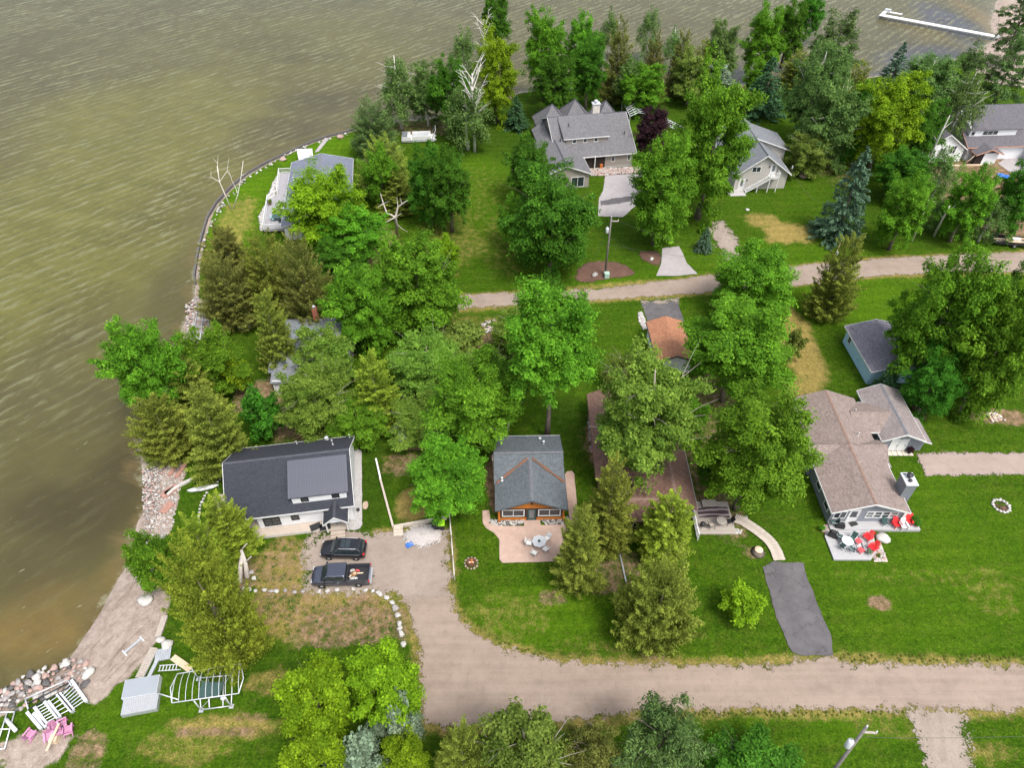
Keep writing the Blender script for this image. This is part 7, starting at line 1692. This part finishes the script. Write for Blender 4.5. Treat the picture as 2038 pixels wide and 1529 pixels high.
# upturned lift canopy frames beside the grey house
o_ = P(1260,225); t = thing('lift_canopy', tuple(o_), 0, 'grey lattice lift canopy frame standing behind the grey house', 'lift frame')
q = [P(1239,201,2.0)-o_, P(1256,195,2.0)-o_, P(1285,226,2.0)-o_, P(1254,231,2.0)-o_]
for i in range(9): s_ = i/8; a, c_ = q[0].lerp(q[3], s_), q[1].lerp(q[2], s_); MB().tube([a, a.lerp(c_,.5)+Vector((0,0,.5)), c_], .06, 5).build('rib', GREY_METAL, t)
for s_ in (0,.33,.66,1): MB().tube([q[0].lerp(q[1], s_)+Vector((0,0,.45*4*s_*(1-s_))), q[3].lerp(q[2], s_)+Vector((0,0,.45*4*s_*(1-s_)))], .06, 5).build('rail', WHITE_METAL, t)
for v in q: MB().tube([v, Vector((v.x, v.y, 0))], .07, 5).build('post', WHITE_METAL, t)
t = thing('ladder_dock', tuple(P(1332,250)), -55, 'white ladder like dock frame right of the purple tree', 'dock frame')
for y in (-1,1): MB().box(-3,3,y-.07,y+.07,.4,.55).build('side_rail', WHITE_METAL, t)
for i in range(9): MB().box(-2.8+i*.7,-2.65+i*.7,-.93,.93,.42,.53).build('rung', WHITE_METAL, t)
# white pier, top right
a, c_ = P(1751,28,.4), P(1992,73,.4); d = c_-a; o_ = Vector((a.x,a.y,WATER_Z)); t = thing('white_pier', tuple(o_), math.degrees(math.atan2(d.y,d.x)), 'long white pier reaching from the sandy shore into the lake', 'pier'); L = d.length; n = 12
for i in range(n):
    MB().box(i*L/n+.03,(i+1)*L/n-.03,-.9,.9,.75,.9).build('deck_section', WHITE, t)
    for y in (-.8,.8): MB().box(i*L/n+.1,i*L/n+.22,y-.06,y+.06,-1.2,.74).build('post', GREY_METAL, t)
MB().box(.03,5.0,3.4,4.4,.75,.88).build('side_platform', WHITE, t); MB().box(.03,1.0,.92,3.38,.75,.89).build('link', WHITE, t); MB().box(.3,1.8,3.5,4.3,.88,1.5).build('bench', WHITE_METAL, t)
for x in (.2,4.8): MB().box(x,x+.1,3.42,3.52,-1.2,1.4).build('post', GREY_METAL, t)
# dirt yard clutter: trailer of lumber, planks
o_ = P(2008,486); t = thing('lumber_trailer', tuple(o_), -10, 'black utility trailer at the lane edge in the dirt yard', 'trailer')
MB().box(-2.6,2.6,-1.05,1.05,.5,.62).build('bed', BLACK, t)
for y in (-1.05,1.0): MB().box(-2.6,2.6,y,y+.05,.62,1.0).build('side_board', BLACK, t)
for y in (-1.15,1.15): wheel(t, .3, y, .36)
MB().tube([(-2.6,0,.5),(-3.9,0,.5)], .06, 6).build('tow_bar', BLACK, t)
for i in range(9):
    a = R(-10); x, y = random.uniform(-1.2,1.2), -.8+i*.2; l_ = random.uniform(2,4)
    b = MB(); b.box(-l_/2,l_/2,-.11,.11,0,.07); o = b.build('lumber', WOOD_PALE if i % 3 else WOOD_GREY, None, (o_.x+x*math.cos(a)-y*math.sin(a), o_.y+x*math.sin(a)+y*math.cos(a), .63+.08*(i % 3)), -10+random.uniform(-8,8)); tag(o, 'board in the loose load on the black trailer', 'board', 'boards on the trailer')
oriented('foam_sheet', (o_.x+.8, o_.y+.1, .9), 5, lambda b: b.box(-.6,.6,-.35,.35,0,.1), WHITE, 'white sheet on top of the trailer load', 'sheet')
for px, py, rz, l_, lab in ((1918,330,3,9.0,'long timber lying across the dirt yard before the half built house'),(1910,378,-40,4.0,'plank in the scrap pile at the left of the dirt yard'),(1916,372,-55,3.2,'pale plank crossing the scrap pile in the dirt yard'),(1945,322,-12,4.5,'wide plank leaning at the half built entrance')):
    oriented('plank', tuple(P(px,py)), rz, lambda b: b.box(-l_/2,l_/2,-.16,.16,.02,.22), WOOD_PALE, lab, 'plank')
rock(tuple(P(1598,352)+Vector((0,0,.2))), .9, STONE_P, 'pinkish boulder on the lawn right of the garage apartment'); rock(tuple(P(1297,516)+Vector((0,0,.1))), .5, STONE_W, 'pale boulder in the mulch bed by the concrete apron'); rock(tuple(P(1183,548)+Vector((0,0,.1))), .6, STONE, 'brown stone in the mulch bed by the utility pole')
rock(tuple(P(1487,418)+Vector((0,0,.05))), .5, STONE_W, 'small white stone on the dry lawn by the garage apartment'); 
pebbles('brush_pile', [(1960,820),(1985,822),(2000,838),(1975,840)], 50, .1, .2, [STONE_W, WOOD_PALE, STONE_P], .08, 'pale rubble under the right edge trees')
pebbles('brush_pile', [(955,640),(985,638),(990,655),(965,664)], 50, .12, .24, [STONE_W, STONE, STONE_P], .08, 'stone rubble below the dirt lane'); 
pebbles('brush_pile', [(1170,835),(1184,830),(1190,900),(1176,905)], 80, .12, .24, [STONE_W, STONE, STONE_P], .08, 'row of stones beside the brown cottage wall')
# weeds coming through the bare soil by the drive
def tufts(name, polys, n, s0, s1, m, label):
    Ps = []; Ns = []; Ss = []; Ts = []
    for pts, k in polys:
        for x, y in inpoly(k, pts, .25, k*8):
            m_ = 26; s_ = random.uniform(s0, s1); u = unit(m_); u[:, 2] = np.abs(u[:, 2])*.6
            Ps.append(np.array([x, y, .02])+u*s_*RNG.random((m_,1))**.5); Ns.append(u+np.array([0,0,.6])); Ss.append(np.full(m_, .07)); Ts.append(.3*RNG.random()+.6*RNG.random(m_))
    me = leafmesh(name, np.concatenate(Ps), np.concatenate(Ns), np.concatenate(Ss), np.concatenate(Ts), .35); me.materials.append(m)
    o = bpy.data.objects.new(name, me); COL.objects.link(o); return tag(o, label, 'weeds', kind='stuff')
tufts('weeds', [([(620,1200),(760,1195),(785,1240),(780,1290),(700,1280),(560,1270),(540,1230)], 70), ([(520,1190),(600,1185),(600,1210),(520,1230)], 30), ([(505,1080),(600,1075),(605,1160),(510,1165)], 40)], 220, .2, .5, LM['maple_dark'], 'dark weeds coming through the bare soil by the boulders')
tufts('verge_weeds', [([(905,1215),(925,1243),(1000,1288),(1100,1314),(1100,1306),(1010,1278),(935,1232),(912,1205)], 40), ([(1670,1300),(2038,1306),(2038,1322),(1675,1318)], 60), ([(1250,1424),(1320,1420),(1800,1416),(1800,1424),(1320,1428)], 70)], 300, .08, .2, LM['olive'], 'ragged grass tufts along the road verge')
